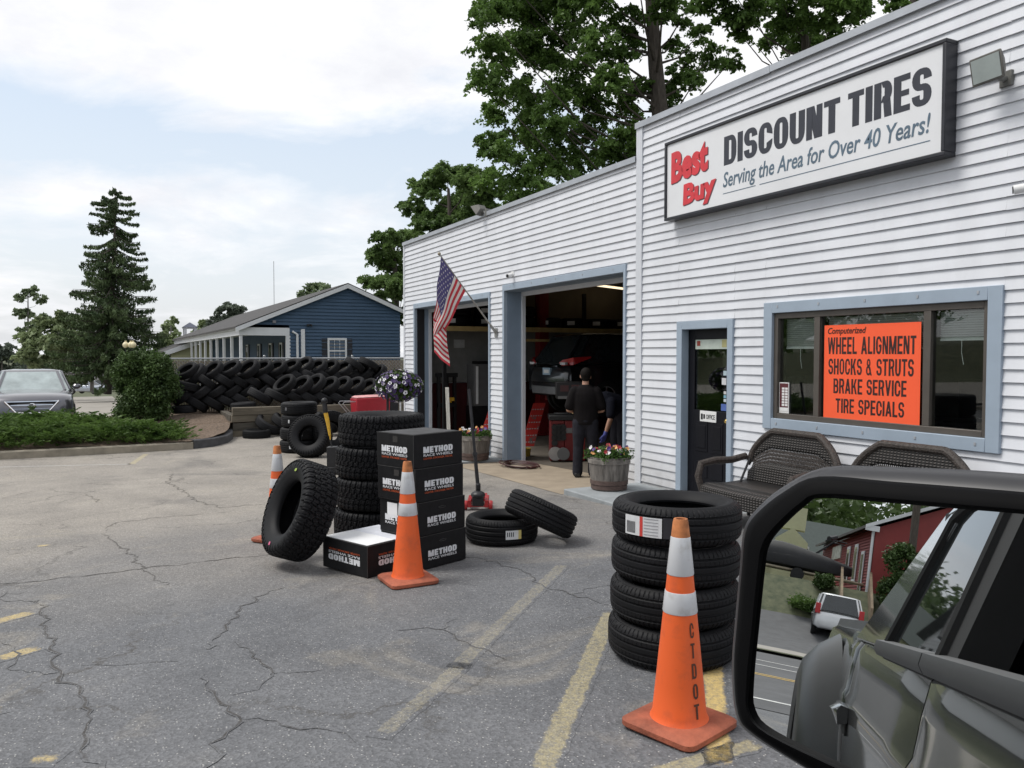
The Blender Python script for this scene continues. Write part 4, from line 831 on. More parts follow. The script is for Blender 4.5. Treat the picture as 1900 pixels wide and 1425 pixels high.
# ------------------------------------------------------------------ leaves
def leaves(P, size, nrm_up=.3, aspect=.62, rs=.45):
    n = len(P); nrm = rng.normal(size=(n, 3)); nrm[:, 2] += nrm_up; nrm /= np.linalg.norm(nrm, axis=1)[:, None]
    a = np.cross(nrm, rng.normal(size=(n, 3))); a /= np.linalg.norm(a, axis=1)[:, None]; b = np.cross(nrm, a)
    s = size*(1-rs+2*rs*rng.random(n))[:, None]
    V = np.stack([P-a*s*.5, P+b*s*.5*aspect-a*s*.05+nrm*s*.1, P+a*s*.5, P-b*s*.5*aspect-a*s*.05+nrm*s*.1], 1).reshape(-1, 3)
    return V, np.arange(4*n).reshape(-1, 4)
def clump_points(cl, n):
    cl = np.array(cl, float); w_ = cl[:, 3]**2; k = rng.choice(len(cl), n, p=w_/w_.sum()); d = rng.normal(size=(n, 3)); d /= np.linalg.norm(d, axis=1)[:, None]
    r = rng.random(n)**.42; d[:, 2] = np.where(d[:, 2] < -.5, -.5+.5*(d[:, 2]+.5), d[:, 2])
    f = 1+.18*np.sin(d[:, 0]*7+k)*np.sin(d[:, 1]*6+k*2.)
    return cl[k, :3]+d*(r*f*1.12*cl[k, 3])[:, None]*np.array([1, 1, .84])+rng.normal(size=(n, 3))*(.10*cl[k, 3])[:, None]*np.array([1, 1, 1.3])
LEAF = {}
def leafmat(name, c, c2, tr=.22, sc=.55, rough=.55):
    return M(name, c, rough, var=.35, scale=sc, c2=c2, thr=(.34, .68), trans=tr, world=True, spec=.3)
BARK = M('tree_bark', (.07, .058, .048), .95, var=.4, scale=5, bump=.8, bscale=18, stretch=(3, 3, .6)); GB = M('grey_bark', (.13, .12, .11), .95, var=.3, scale=5)
def tree(label, grp, base, trunk, r0, clumps, n, size, mat, bark=BARK, limbs=True, name='tree', cat='tree'):
    t = thing(name, label, cat, base, 0, grp); b = Vector(base); mb = MB(); tp0 = [Vector(p)-b for p in trunk]; tp = [a.lerp(c, i/6)+Vector((0, 0, 0)) for a, c in zip(tp0[:-1], tp0[1:]) for i in range(6)]+[tp0[-1]]
    k = len(tp); mb.tube(tp, [r0*(1-.75*i/(k-1)) for i in range(k)], 9)
    if limbs:
        for c in clumps:
            q = Vector(c[:3])-b; j = min(range(k), key=lambda i: (tp[i]-q).length+max(0, (tp[i]-q).length*.55-(q.z-tp[i].z))*1.2); p0 = tp[j]
            m_ = p0.lerp(q, .5)+Vector((0, 0, -.12*(q-p0).length)); mb.tube([p0, m_, q], [r0*.14, r0*.08, r0*.025], 5)
    mb.build('trunk', bark, t)
    P = tiers(clumps, n, len(label))-np.array(b); V, Fc = leaves(P, size, .85); np_mesh('crown', V, Fc, mat, t); return t
def tiers(cl, n, seed=0, sub=17, rs=.36):
    """leaf sprays: every clump is broken into small drooping umbrellas of leaves with gaps between them"""
    r = np.random.default_rng(seed); cl = np.array(cl, float); S = []
    for c in cl:
        d = r.normal(size=(sub, 3)); d /= np.linalg.norm(d, axis=1)[:, None]; q = r.random(sub)**.4
        P = c[:3]+d*(q*c[3]*1.0)[:, None]*np.array([1, 1, .8]); S.append(np.c_[P, c[3]*rs*r.uniform(.6, 1.35, sub)])
    S = np.concatenate(S); w_ = S[:, 3]**2; k = r.choice(len(S), n, p=w_/w_.sum()); a = r.random(n)*6.283; q = np.sqrt(r.random(n))*(1+.25*np.sin(a*3+k)); R3 = S[k, 3]
    return np.stack([S[k, 0]+np.cos(a)*q*R3, S[k, 1]+np.sin(a)*q*R3, S[k, 2]+R3*(.30-.62*q**1.8+r.normal(size=n)*.17)], 1)
def pxclumps(lst, dd, jit=2.0, seed=0):
    r = random.Random(seed); out = []
    for px, py, rp in lst:
        d = dd+r.uniform(-jit, jit); p = dep(px, py, d); out.append((p.x, p.y, p.z, rp*d/FPX))
    return out
MAPLE = leafmat('maple_leaves', (.078, .15, .032), (.17, .285, .068), .40, .9); MAPLE2 = leafmat('light_maple_leaves', (.10, .18, .048), (.20, .30, .095), .38, .8)
PALE = leafmat('pale_leaves', (.20, .255, .11), (.31, .38, .20), .3, .5); PALE2 = leafmat('grey_green_leaves', (.17, .225, .115), (.27, .34, .19), .25, .5)  # leaf greens made paler to stand in for haze on far trees
HAZED = leafmat('hazed_leaves', (.12, .15, .115), (.20, .24, .175), .2, .3)  # distance haze is mixed into this leaf colour
TG = 'maples behind the shop'
m1 = [(905, 30, 50), (960, 20, 60), (1030, 10, 60), (1090, 25, 50), (1150, 40, 40), (905, 95, 38), (960, 90, 55), (1030, 95, 60), (1100, 90, 45), (900, 150, 35), (950, 160, 50), (1010, 165, 55), (1075, 160, 50), (1130, 150, 38), (915, 215, 30), (965, 225, 50), (1035, 230, 50), (1100, 220, 48), (1160, 205, 35), (900, 265, 28), (940, 280, 45), (1000, 285, 50), (1070, 280, 50), (1135, 265, 42), (1185, 255, 35), (915, 335, 34), (975, 345, 45), (1035, 340, 42), (1090, 325, 40), (1150, 300, 40), (960, 385, 40), (1010, 395, 40),
      (940, -40, 55), (1020, -50, 65), (1100, -50, 60), (1180, -60, 60), (1260, -50, 55), (1000, -130, 70), (1090, -140, 75), (1180, -150, 70), (1050, -220, 70), (1150, -230, 65), (1230, 20, 30), (1270, 25, 28), (1175, 85, 25), (1300, 60, 24), (1275, 110, 28), (1320, 105, 30), (1355, 115, 24), (1240, 175, 30), (1290, 150, 30), (1225, 215, 30), (1180, 300, 38), (1200, 250, 26), (1195, 160, 22), (1252, 80, 22), (1230, -10, 34), (1150, 105, 30), (1165, 180, 28), (1225, 290, 34), (1120, 60, 30), (1255, 135, 20)]
D1 = 25.0; b1_ = dep(1240, 640, D1); b1_.z = 0
tree('big dark green maple towering behind the two bays', TG, tuple(b1_), [b1_, dep(1232, 420, D1), dep(1228, 250, D1), dep(1216, 120, D1), dep(1208, 0, D1), dep(1195, -130, D1), dep(1160, -220, D1)], .36, pxclumps(m1, D1, 2.6, 1), 120000, .125, MAPLE)
m2 = [(790, 345, 32), (830, 325, 34), (870, 330, 36), (905, 350, 36), (765, 385, 26), (805, 390, 38), (850, 385, 42), (890, 390, 36), (780, 425, 32), (825, 430, 36), (870, 425, 34), (800, 470, 40), (860, 470, 40)]
b2_ = dep(840, 650, 29); b2_.z = 0
tree('rounded maple left of the big maple above the low parapet', TG, tuple(b2_), [b2_, dep(838, 500, 29), dep(836, 420, 29), dep(832, 350, 29)], .2, pxclumps(m2, 29, 1.5, 2), 32000, .135, MAPLE2)
m3 = [(715, 445, 26), (745, 440, 24), (700, 480, 28), (735, 485, 34), (690, 520, 22), (720, 530, 30), (750, 530, 34), (705, 560, 24), (735, 575, 30), (780, 520, 40)]
b3_ = dep(735, 660, 34); b3_.z = 0
tree('leafy tree rising right of the blue house roof', TG, tuple(b3_), [b3_, dep(735, 560, 34), dep(733, 500, 34), dep(730, 450, 34)], .18, pxclumps(m3, 34, 1.5, 3), 22000, .14, MAPLE2)
m4 = [(1330, 10, 40), (1390, 15, 45), (1450, 20, 45), (1510, 30, 42), (1560, 15, 40), (1600, 25, 25), (1430, 70, 34), (1480, 85, 40), (1530, 70, 34), (1470, 125, 26), (1510, 110, 28), (1380, 55, 26), (1340, -40, 50), (1430, -50, 60), (1530, -50, 60), (1480, -130, 70), (1400, -120, 60)]
b4_ = dep(1500, 640, 27); b4_.z = 0
tree('dark maple showing over the roof edge above the sign', TG, tuple(b4_), [b4_, dep(1500, 300, 27), dep(1496, 130, 27), dep(1492, 40, 27), dep(1480, -60, 27)], .26, pxclumps(m4, 27, 2, 4), 46000, .13, MAPLE)
b5_ = dep(1680, 640, 27); b5_.z = 0
tree('last maple at the roof edge, only its lowest leaves showing', TG, tuple(b5_), [b5_, dep(1690, 200, 27), dep(1695, -80, 27)], .26, pxclumps([(1665, 5, 30), (1700, -30, 45), (1650, -40, 40), (1730, -60, 60), (1680, -100, 60)], 27, 1.5, 5), 12000, .135, MAPLE)
# ------------------------------------------------------------------ spruce, yew, junipers
SPR = leafmat('spruce_needles', (.058, .10, .042), (.12, .17, .068), .12, .8)
def spruce():
    D = 60.0; b = dep(200, 724, D); hgt = dep(222, 352, D).z-b.z; t = thing('spruce', 'tall dark drooping spruce at the corner of the side lot', 'tree', b)
    sx = lambda z: .9*z/hgt
    MB().tube([(0, 0, -.3), (.25*RT.x*1.2, .3, hgt*.3), (RT.x*.6, RT.y*.6, hgt*.6), (RT.x*.85, RT.y*.85, hgt)], [.26, .2, .12, .02], 8).build('trunk', BARK, t)
    P = []; S = []; mb = MB(); r = random.Random(5); z = hgt*.985
    prof = lambda f: float(np.interp(f, [0, .04, .1, .2, .35, .45, .55, .7, .85, 1], [.15, 1.5, 1.9, 1.75, 2.7, 3.0, 3.4, 4.2, 4.3, 3.3]))
    while z > hgt*.12:
        f = 1-z/hgt; L0 = prof(f); nb = 5 if f < .3 else 8 if f < .55 else 12
        for k in range(nb):
            a = r.uniform(0, 6.28); Lb = L0*r.uniform(.72, 1.05); c0_ = Vector((RT.x*sx(z), RT.y*sx(z), z+r.uniform(-.2, .2))); d = Vector((math.cos(a), math.sin(a), 0)); sag = (.10 if f < .15 else .32)*Lb*r.uniform(.7, 1.3)
            pt = lambda u: c0_+d*Lb*u+Vector((0, 0, -sag*math.sin(u*1.9)+.12*Lb*max(0, u-.6)))
            mb.tube([pt(0), pt(.5), pt(1)], [.05, .03, .01], 4, False); side = Vector((-d.y, d.x, 0)); m_ = int((60 if f < .4 else 54)*Lb)
            for _ in range(m_):
                u = r.random()**.75; wd = .15*Lb*(1-u)**.6*.5+.05; s = r.uniform(-1, 1); P.append(pt(u)+side*s*wd+Vector((0, 0, -r.random()**1.6*(.14+.24*(f > .3))*(1-.4*u)-.10*abs(s))))
        z -= .36 if f < .3 else .42 if f < .55 else .42
    mb.build('branches', BARK, t); P = np.array([tuple(p) for p in P]); n = len(P)
    a = rng.normal(size=(n, 3)); a[:, 2] -= 1.3; a /= np.linalg.norm(a, axis=1)[:, None]; bb = np.cross(a, rng.normal(size=(n, 3))); bb /= np.linalg.norm(bb, axis=1)[:, None]; s = (.10+.11*rng.random(n))[:, None]
    V = np.stack([P-a*s, P+bb*s*.32, P+a*s, P-bb*s*.32], 1).reshape(-1, 3); np_mesh('crown', V, np.arange(4*n).reshape(-1, 4), SPR, t); return t
spruce()
def bush(name, label, base, r, h, n, size, mat, cat='shrub', grp=None, conic=0.0, seed=1):
    t = thing(name, label, cat, base, 0, grp); rr = random.Random(seed); cl = []
    for k in range(90):
        a = rr.uniform(0, 6.28); u = rr.random()**.85; wr = r*(1-conic*u)*.8*math.sqrt(max(.05, 1-max(0, (u-.75)/.3)**2)); q = rr.random()**.35; cl.append((math.cos(a)*wr*q, math.sin(a)*wr*q, .12+u*(h-.3), r*rr.uniform(.2, .32)))
    MB().tube([(0, 0, -.1), (0, 0, h*.4)], [.09, .05], 8).tube([(0, 0, .1), (r*.4, 0, h*.5)], .03, 5).tube([(0, 0, .1), (-r*.3, r*.2, h*.5)], .03, 5).build('stem', BARK, t)
    P = clump_points(cl, n); P = P[P[:, 2] > 0.02]; V, Fc = leaves(P, size, .5, .5); np_mesh('crown', V, Fc, mat, t); return t
YEW = leafmat('yew_needles', (.038, .075, .018), (.09, .15, .042), .18, 2.2)
yb2 = at(262, 778, .30)+F_*.9; yb2.z = bedz(yb2.x, yb2.y)-.02; bush('yew_bush', 'dense dark rounded yew beside the end of the tire wall', yb2-RT*.30, .86, 1.74, 46000, .07, YEW, conic=.28)
JUN = leafmat('juniper_sprays', (.06, .125, .024), (.15, .24, .06), .34, 1.6)
P = []; Dv = []; r = random.Random(9)
for _ in range(4200):
    x = r.uniform(-12.1, -9.42); y = r.uniform(-13.5, -4.9)
    hmax = np.interp(y, [-13, -7.2, -6.2, -5.5, -4.9], [.50, .47, .38, .27, .12])*np.interp(x, [-12.1, -11.6, -9.8, -9.42], [.4, 1, .8, .45])
    if x < -10.9+ (y+4.9)*-.02 and y > -6.3: continue
    z0_ = bedz(x, y); ln_ = r.uniform(.25, .5); az = r.gauss(-.35, 1.1); d = Vector((math.cos(az), math.sin(az)*.9, r.uniform(.05, .42))).normalized(); o = Vector((x, y, z0_+hmax*r.random()**.6*.85))
    for k in range(26):
        u = r.random(); s = Vector((r.gauss(0, 1), r.gauss(0, 1), r.gauss(0, .6)))*.05*(1.1-u); P.append(o+d*ln_*u+s); Dv.append((d+s*6).normalized())
P = np.array([tuple(p) for p in P]); Dv = np.array([tuple(p) for p in Dv]); n = len(P)
bb = np.cross(Dv, rng.normal(size=(n, 3))); bb /= np.linalg.norm(bb, axis=1)[:, None]; s = (.032+.03*rng.random(n))[:, None]
tag(np_mesh('juniper_ground_cover', np.stack([P-Dv*s, P+bb*s*.24, P+Dv*s*1.2, P-bb*s*.24], 1).reshape(-1, 3), np.arange(4*n).reshape(-1, 4), JUN), 'low feathery green junipers spreading over the planted bed by the kerb', 'ground cover', kind='stuff')
# ------------------------------------------------------------------ distant trees
def blob(label, lst, dd, n, size, mat, grp='trees beyond the side lot', seed=0, name='tree', basez=-2.0, trunkpx=None, jit=2.0, r0=.2):
    cl = pxclumps(lst, dd, jit, seed); px = trunkpx or sum(a for a, _, _ in lst)/len(lst); top_ = min(b for _, b, _ in lst); b = dep(px, 690, dd); b.z = basez
    return tree(label, grp, tuple(b), [b, dep(px, (690+top_)/2, dd), dep(px, top_+8, dd)], r0, cl, n, size, mat, GB, name=name)
blob('tall thin pale tree with see-through crown behind the sedan', [(40, 552, 12), (58, 542, 14), (76, 556, 11), (36, 582, 11), (84, 588, 10), (52, 580, 12), (62, 606, 12), (42, 612, 10)], 78, 2600, .32, PALE2, seed=11, trunkpx=52, r0=.16)
blob('broad light green tree between the sedan and the spruce', [(60, 632, 26), (95, 605, 26), (125, 592, 22), (85, 645, 30), (120, 630, 28), (150, 625, 24), (55, 660, 24), (95, 672, 28), (140, 665, 28), (170, 650, 24)], 70, 8000, .42, PALE, seed=12)
blob('second light green tree partly behind the spruce', [(165, 600, 18), (185, 640, 26), (160, 640, 22), (190, 675, 26), (150, 675, 20)], 80, 4500, .42, PALE2, seed=13)
blob('dark tree mass at the left picture edge', [(-20, 655, 22), (10, 650, 18), (30, 668, 20), (-5, 675, 24), (45, 680, 16), (-40, 640, 30)], 120, 4000, .7, HAZED, seed=14, basez=-4)
blob('small bright tree left of the porch roof', [(312, 605, 12), (322, 595, 8), (306, 625, 16), (325, 630, 18), (300, 645, 16), (338, 640, 14)], 75, 2500, .36, PALE, 'trees behind the blue house', 15)
blob('dark rounded pine above the porch roof', [(420, 572, 15), (440, 580, 16), (408, 590, 14), (430, 597, 18), (395, 605, 16), (450, 600, 14)], 60, 3500, .3, HAZED, 'trees behind the blue house', 16)
blob('light green trees low behind the dark rounded pine', [(380, 602, 13), (460, 590, 12), (470, 605, 14), (372, 618, 14), (400, 615, 16), (440, 612, 16)], 70, 2600, .32, PALE, 'trees behind the blue house', 17)
blob('sparse pine crown just above the blue house roof', [(560, 545, 9), (575, 535, 10), (592, 530, 9), (605, 538, 10), (585, 548, 13), (618, 545, 9), (565, 556, 10), (600, 558, 14)], 55, 1300, .34, PALE2, 'trees behind the blue house', 18)
# ------------------------------------------------------------------ blue house
HB = M('blue_clapboard', (.045, .088, .15), .65, var=.10, scale=1.2, world=True); HBD = M('porch_blue', (.04, .078, .135), .7, var=.1); RF = M('grey_shingles', (.055, .053, .053), .9, var=.25, scale=3, bump=.6, bscale=14); HW = M('house_white', (.66, .67, .69), .6, var=.05); SHT = M('dark_shutter', (.016, .018, .026), .6); YS = M('pale_yellow_siding', (.44, .44, .27), .7, var=.06); NG = glass_mat('house_glass', (.25, .27, .3), .25)
BH = thing('blue_house', 'blue clapboard house with a white columned porch behind the slatted fence', 'house'); XG = -22.0
g0, g1, gA = atx(441, 607, XG), atx(750, 583.5, XG), atx(643, 529, XG); cr = atx(537, 640, XG); LEN = 30
yc = cr.y; ye = gA.y+(gA.y-yc)*.98; sl_ = (gA.z-g0.z)/(gA.y-g0.y); zE = gA.z-sl_*(gA.y-yc)
mb = MB(); p_ = .13; z = -.1
while z < gA.z-.02:
    z1_ = min(z+p_, gA.z-.02)
    y_a = yc if z < g0.z-.02 else max(gA.y-(gA.z-z)/sl_, g0.y+.02); y_b = ye if z < zE else gA.y+(gA.z-z)/sl_
    y_a2 = yc if z < g0.z-.02 else max(gA.y-(gA.z-z1_)/sl_, g0.y+.02); y_b2 = ye if z1_ < zE else gA.y+(gA.z-z1_)/sl_
    mb.add([(XG+.05, y_a, z), (XG+.05, y_b, z), (XG+.006, y_b2, z1_), (XG+.006, y_a2, z1_), (XG, y_a, z), (XG, y_b, z)], [(0, 1, 2, 3), (4, 5, 1, 0)]); z = z1_
mb.build('gable_siding', HB, BH, smooth=0, fixn=False)
MB().box(XG-LEN, XG-.01, yc, yc+.1, -.1, zE-.02).box(XG-LEN, XG-.01, ye-.1, ye, -.1, zE-.02).build('wall', HBD, BH)
yp = g0.y+.12; ov = .22
def slab(y0, z0_, y1, z1_, x0, x1, t): return [[(x0, y0, z0_), (x0, y1, z1_), (x0, y1, z1_+t), (x0, y0, z0_+t)], [(x1, y0, z0_), (x1, y1, z1_), (x1, y1, z1_+t), (x1, y0, z0_+t)]]
rr_ = MB(); rr_.loft(slab(g0.y-.1, g0.z-.1*sl_, gA.y, gA.z, XG-LEN, XG+ov, .07)); rr_.loft(slab(gA.y, gA.z, ye+.3, gA.z-(ye+.3-gA.y)*sl_, XG-LEN, XG+ov, .07)); rr_.build('roof', RF, BH)
rk = MB(); rk.loft(slab(g0.y-.1, g0.z-.1*sl_-.13, gA.y, gA.z-.13, XG+ov-.03, XG+ov+.012, .16)); rk.loft(slab(gA.y, gA.z-.13, ye+.3, gA.z-(ye+.3-gA.y)*sl_-.13, XG+ov-.03, XG+ov+.012, .16)); rk.build('rake_board', HW, BH)
zb = atx(446, 622, XG).z
MB().box(XG-LEN, XG+.05, yp-.08, yp+.05, zb, g0.z-.02).box(XG-.12, XG+.045, yp+.05, yc, zb, g0.z-.0).build('porch_beam', HW, BH)
MB().box(XG-LEN, XG-.13, yp+.05, yc-.01, g0.z-.1, g0.z-.06).build('porch_ceiling', HW, BH)
MB().box(XG-LEN, XG+.05, yp-.16, yp-.081, g0.z-.08, g0.z+.03).build('gutter', HW, BH)
for k in range(9): MB().box(XG-.10-k*2.3, XG+.02-k*2.3, yp-.06, yp+.04, -.1, zb).build('porch_column', HW, BH)
MB().box(XG-.10, XG+.035, yc-.13, yc+.03, -.1, zb).build('porch_column', HW, BH)
MB().tube([(XG+.08, yc+.28, -.1), (XG+.08, yc+.28, zb+.05), (XG+.06, yc+.1, zb+.16)], .045, 8).build('downspout', HW, BH); MB().box(XG+.03, XG+.1, yc+.42, yc+.56, -.1, zb+.25).build('downspout', HW, BH)
wa, wb = atx(607.5, 627, XG+.03), atx(643.5, 670, XG+.03)
wn = MB(); wn.box(XG+.005, XG+.06, wa.y, wa.y+.07, 1.2, wa.z).box(XG+.005, XG+.06, wb.y-.07, wb.y, 1.2, wa.z).box(XG+.005, XG+.06, wa.y+.07, wb.y-.07, wa.z-.08, wa.z).box(XG+.005, XG+.05, wa.y+.07, wb.y-.07, wa.z-.52, wa.z-.47); wo = wn.build('window', HW, BH)
MB().box(XG+.005, XG+.032, wa.y+.07, wb.y-.07, 1.2, wa.z-.08).build('pane', M('curtained_glass', (.16, .17, .19), .1, var=.5, scale=5), wo)
for k in (1, 2): MB().box(XG+.033, XG+.042, wa.y+.07+(wb.y-wa.y-.14)*k/3-.008, wa.y+.07+(wb.y-wa.y-.14)*k/3+.008, 1.2, wa.z-.081).build('muntin', HW, wo)
for y in (wa.y-.22, wb.y+.01):
    s = MB(); s.box(XG+.004, XG+.045, y, y+.21, 1.2, wa.z-.01)
    for k in range(12): s.box(XG+.045, XG+.05, y+.03, y+.18, 1.25+k*.085, 1.29+k*.085)
    s.build('shutter', SHT, BH)
for k, (x, wd) in enumerate(((XG-1.2, .5), (XG-3.4, .55), (XG-6.2, .55), (XG-9.5, .55))):
    f = MB().box(x-wd, x, yc-.05, yc-.002, .9, 2.25).build('window', HW, BH); MB().box(x-wd+.07, x-.07, yc-.056, yc-.05, .95, 2.18).build('pane', NG, f); MB().box(x-wd-.3, x-wd-.01, yc-.04, yc-.003, .9, 2.25).build('shutter', SHT, BH); MB().box(x+.01, x+.3, yc-.04, yc-.003, .9, 2.25).build('shutter', SHT, BH)
lp_ = atx(508, 597, XG); MB().box(XG+.03, XG+.12, lp_.y-.06, lp_.y+.06, lp_.z-.05, lp_.z+.05).build('vent_box', M('grey_vent', (.2, .2, .22), .6), BH)
lp_ = atx(573, 603, XG); MB().box(XG+.02, XG+.08, lp_.y-.06, lp_.y+.06, lp_.z-.03, lp_.z+.03).ball((XG+.12, lp_.y-.07, lp_.z-.02), .05, 8).ball((XG+.12, lp_.y+.07, lp_.z-.02), .05, 8).build('wall_light', BLK, BH)
# far wing, cupola
xw = XG-24; a0, a1 = atx(303, 646, xw), atx(470, 590, xw); w0 = atx(302, 650, xw)
WGH = thing('yellow_wing', 'pale yellow sided wing with a low grey roof beyond the porch', 'house')
sw = (a1.z-a0.z)/(a1.y-a0.y); rr_ = MB(); rr_.loft(slab(a0.y, a0.z-.3, a1.y+3, a0.z-.3+(a1.y+3-a0.y)*sw, xw-14, xw+.3, .12)); rr_.build('roof', RF, WGH)
rk = MB(); rk.loft(slab(a0.y, a0.z-.5, a1.y+3, a0.z-.5+(a1.y+3-a0.y)*sw, xw+.3, xw+.36, .3)); rk.build('rake_board', HW, WGH)
mb = MB(); z = -1.2; yb0 = a0.y+.4
while z < a0.z+3.5:
    ya_ = yb0 if z < a0.z-.5 else a0.y+(z-a0.z+.55)/sw
    if ya_ < a1.y+3: mb.add([(xw+.03, ya_, z), (xw+.03, a1.y+3, z), (xw, a1.y+3, z+.2), (xw, ya_+.05, z+.2)], [(0, 1, 2, 3)])
    z += .2
mb.build('wing_siding', YS, WGH, smooth=0, fixn=False)
cu = dep(352.5, 625, 62); CUP = thing('cupola', 'small white louvred cupola on the far roof ridge', 'cupola', (cu.x, cu.y, cu.z))
for sx in (-1, 1):
    for sy in (-1, 1): MB().box(sx*.36-.1, sx*.36+.1, sy*.36-.1, sy*.36+.1, -1.6, .62).build('cupola_post', HW, CUP)
MB().box(-.46, .46, -.46, .46, -2.2, -.5).build('cupola_base', HW, CUP); MB().box(-.5, .5, -.5, .5, .62, .72).build('cornice', HW, CUP); MB().loft([[(-.56, -.56, .72), (.56, -.56, .72), (.56, .56, .72), (-.56, .56, .72)], [(-.02, -.02, 1.1), (.02, -.02, 1.1), (.02, .02, 1.1), (-.02, .02, 1.1)]]).build('cupola_roof', M('slate_roof', (.12, .13, .17), .8), CUP)
at_ = dep(509, 590, 90); tpz = dep(510, 485, 90).z
AN = thing('radio_mast', 'thin radio mast rising above the blue house roof', 'mast', (at_.x, at_.y, -2)); MB().tube([(0, 0, 0), (0, 0, (tpz-2)*.62+3)], .10, 6).tube([(0, 0, (tpz-2)*.62+3), (0, 0, tpz+2)], .035, 5).build('mast_pole', M('mast_grey', (.35, .36, .38), .6), AN)
# lamp post with three globes
lp0 = dep(240, 640, 42); LP = thing('lamp_post', 'dark lamp post with three cream globes above the yew', 'street lamp', (lp0.x, lp0.y, gz(lp0.x)))
hL = lp0.z-gz(lp0.x); GLB = M('cream_globe', (.75, .66, .42), .3, var=.05)
po_ = MB().tube([(0, 0, 0), (0, 0, hL-.35)], [.07, .045], 8); 
for k, (dx, dz) in enumerate(((-.19, 0), (.08, 0), (.2, .0))):
    q = RT*dx; po_.tube([(0, 0, hL-.45), (q.x, q.y, hL-.36), (q.x, q.y, hL-.18)], .02, 6); MB().ball((q.x, q.y, hL), .155, 12).tube([(q.x, q.y, hL+.13), (q.x, q.y, hL+.22)], .05, 8).build('globe', GLB, LP)
po_.build('lamp_pole', BLK, LP)
# far low building
fb = dep(140, 712, 132); FB = thing('far_building', 'long low white building with a grey roof beyond the silver wagon', 'building', (fb.x, fb.y, fb.z-.8), -TH)
MB().box(-6, 0, -4.5, 9, -1, 1.5).build('wall', M('far_white', (.62, .60, .58), .7), FB); MB().loft([[(.4, -5, 1.5), (-6.4, -5, 1.5), (-3.2, -5, 3.3)], [(.4, 9.5, 1.5), (-6.4, 9.5, 1.5), (-3.2, 9.5, 3.3)]]).build('roof', M('far_grey_roof', (.13, .125, .13), .9), FB)
for k in range(6): MB().box(-.02, .03, -3.5+2*k, -2.7+2*k, .1, 1.1).build('window', SHT, FB)
# ------------------------------------------------------------------ flower tubs and hanging flowers
WOODG = M('grey_barrel_wood', (.135, .118, .105), .9, var=.5, scale=4, bump=.7, bscale=14, stretch=(5, 5, .7), c2=(.27, .245, .22)); BAND = M('barrel_band', (.11, .075, .065), .8, .2, var=.4, scale=9); SOIL = M('soil', (.03, .022, .016), .95, bump=1)
FOL = leafmat('flower_foliage', (.035, .085, .015), (.10, .19, .04), .25, 6)
def flower(mb, p, n_, r, k=6):
    n_ = Vector(n_).normalized(); a = n_.orthogonal().normalized(); b = n_.cross(a)
    pts = [p+(a*math.cos(q)+b*math.sin(q))*r*(1+.12*math.cos(q*5)) for q in [2*math.pi*i/10 for i in range(10)]]; mb.add([tuple(p-n_*r*.3)]+[tuple(x) for x in pts], [(0, 1+i, 1+(i+1) % 10) for i in range(10)])
def tub(label, p, r, h, seed):
    t = thing('flower_tub', label, 'planter', p, 0, 'half barrel flower tubs'); rr = random.Random(seed)
    lo = []; n = 96
    for z, f in ((0, .80), (h*.02, .81), (h*.35, .90), (h*.7, .965), (h, 1.0)): lo.append([(r*f*math.cos(2*math.pi*k/n)*(1-(.012 if k % 6 == 0 else 0)), r*f*math.sin(2*math.pi*k/n)*(1-(.012 if k % 6 == 0 else 0)), z) for k in range(n)])
    for z, f in ((h, .91), (h*.8, .90)): lo.append([(r*f*math.cos(2*math.pi*k/n), r*f*math.sin(2*math.pi*k/n), z) for k in range(n)])
    MB().loft(lo).build('barrel', WOODG, t, smooth=20)
    for z, f in ((h*.10, .845), (h*.24, .885), (h*.88, 1.0)): MB().lathe([(r*f-.004, z-.028), (r*f+.006, z-.026), (r*(f+.01)+.006, z+.026), (r*(f+.01)-.004, z+.028)], 48).build('hoop', BAND if z < h*.5 else M('pale_hoop', (.22, .20, .18), .9, var=.5, scale=12), t)
    MB().lathe([(0, h*.86), (r*.9, h*.84)], 24, cap=False).build('soil', SOIL, t)
    cl = [(rr.uniform(-.8, .8)*r, rr.uniform(-.8, .8)*r, h*.95+rr.uniform(0, .06), .09) for _ in range(40)]; cl = [c for c in cl if c[0]**2+c[1]**2 < r*r*.8]
    P = clump_points(cl, 2600); V, Fc = leaves(P, .045, .5, .5); np_mesh('foliage', V, Fc, FOL, t)
    for nm, c, k in (('red_pansies', (.32, .02, .03), 12), ('purple_pansies', (.07, .02, .16), 12), ('white_pansies', (.7, .66, .68), 6), ('apricot_pansies', (.65, .33, .12), 5)):
        mb = MB()
        for _ in range(k):
            a = rr.uniform(0, 6.28); q = r*math.sqrt(rr.random())*.95; flower(mb, Vector((q*math.cos(a), q*math.sin(a), h*.95+.09+rr.uniform(-.02, .06))), (rr.gauss(.6, .5), rr.gauss(-.6, .5), .6), rr.uniform(.022, .034))
        mb.build(nm, M(nm, c, .6, var=.3, scale=30), t, smooth=0, fixn=False)
    return t
q = at(1130, 906, .075); q.z = .076; tub('weathered half barrel of pansies on the walkway beside the right bay', q, .265, .42, 3)
q = at(880, 858, .0); q.z = -.088; tub('weathered half barrel of pansies on the slab at the left bay', q, .30, .44, 4)
hbp = dep(740, 716, 11.0); gp = dep(719, 700, 11.0); gp.z = gz(gp.x)
HBk = thing('petunia_basket', 'round basket of purple and white petunias on a dark pole near the left bay', 'hanging basket', gp, 0); rel = hbp-gp; rr = random.Random(8)
MB().tube([(0, 0, 0), (0, 0, rel.z-.05), (rel.x*.4, rel.y*.4, rel.z+.02), (rel.x, rel.y, rel.z-.05)], .018, 8).box(-.12, .12, -.12, .12, 0, .02).build('pole', BLK, HBk)
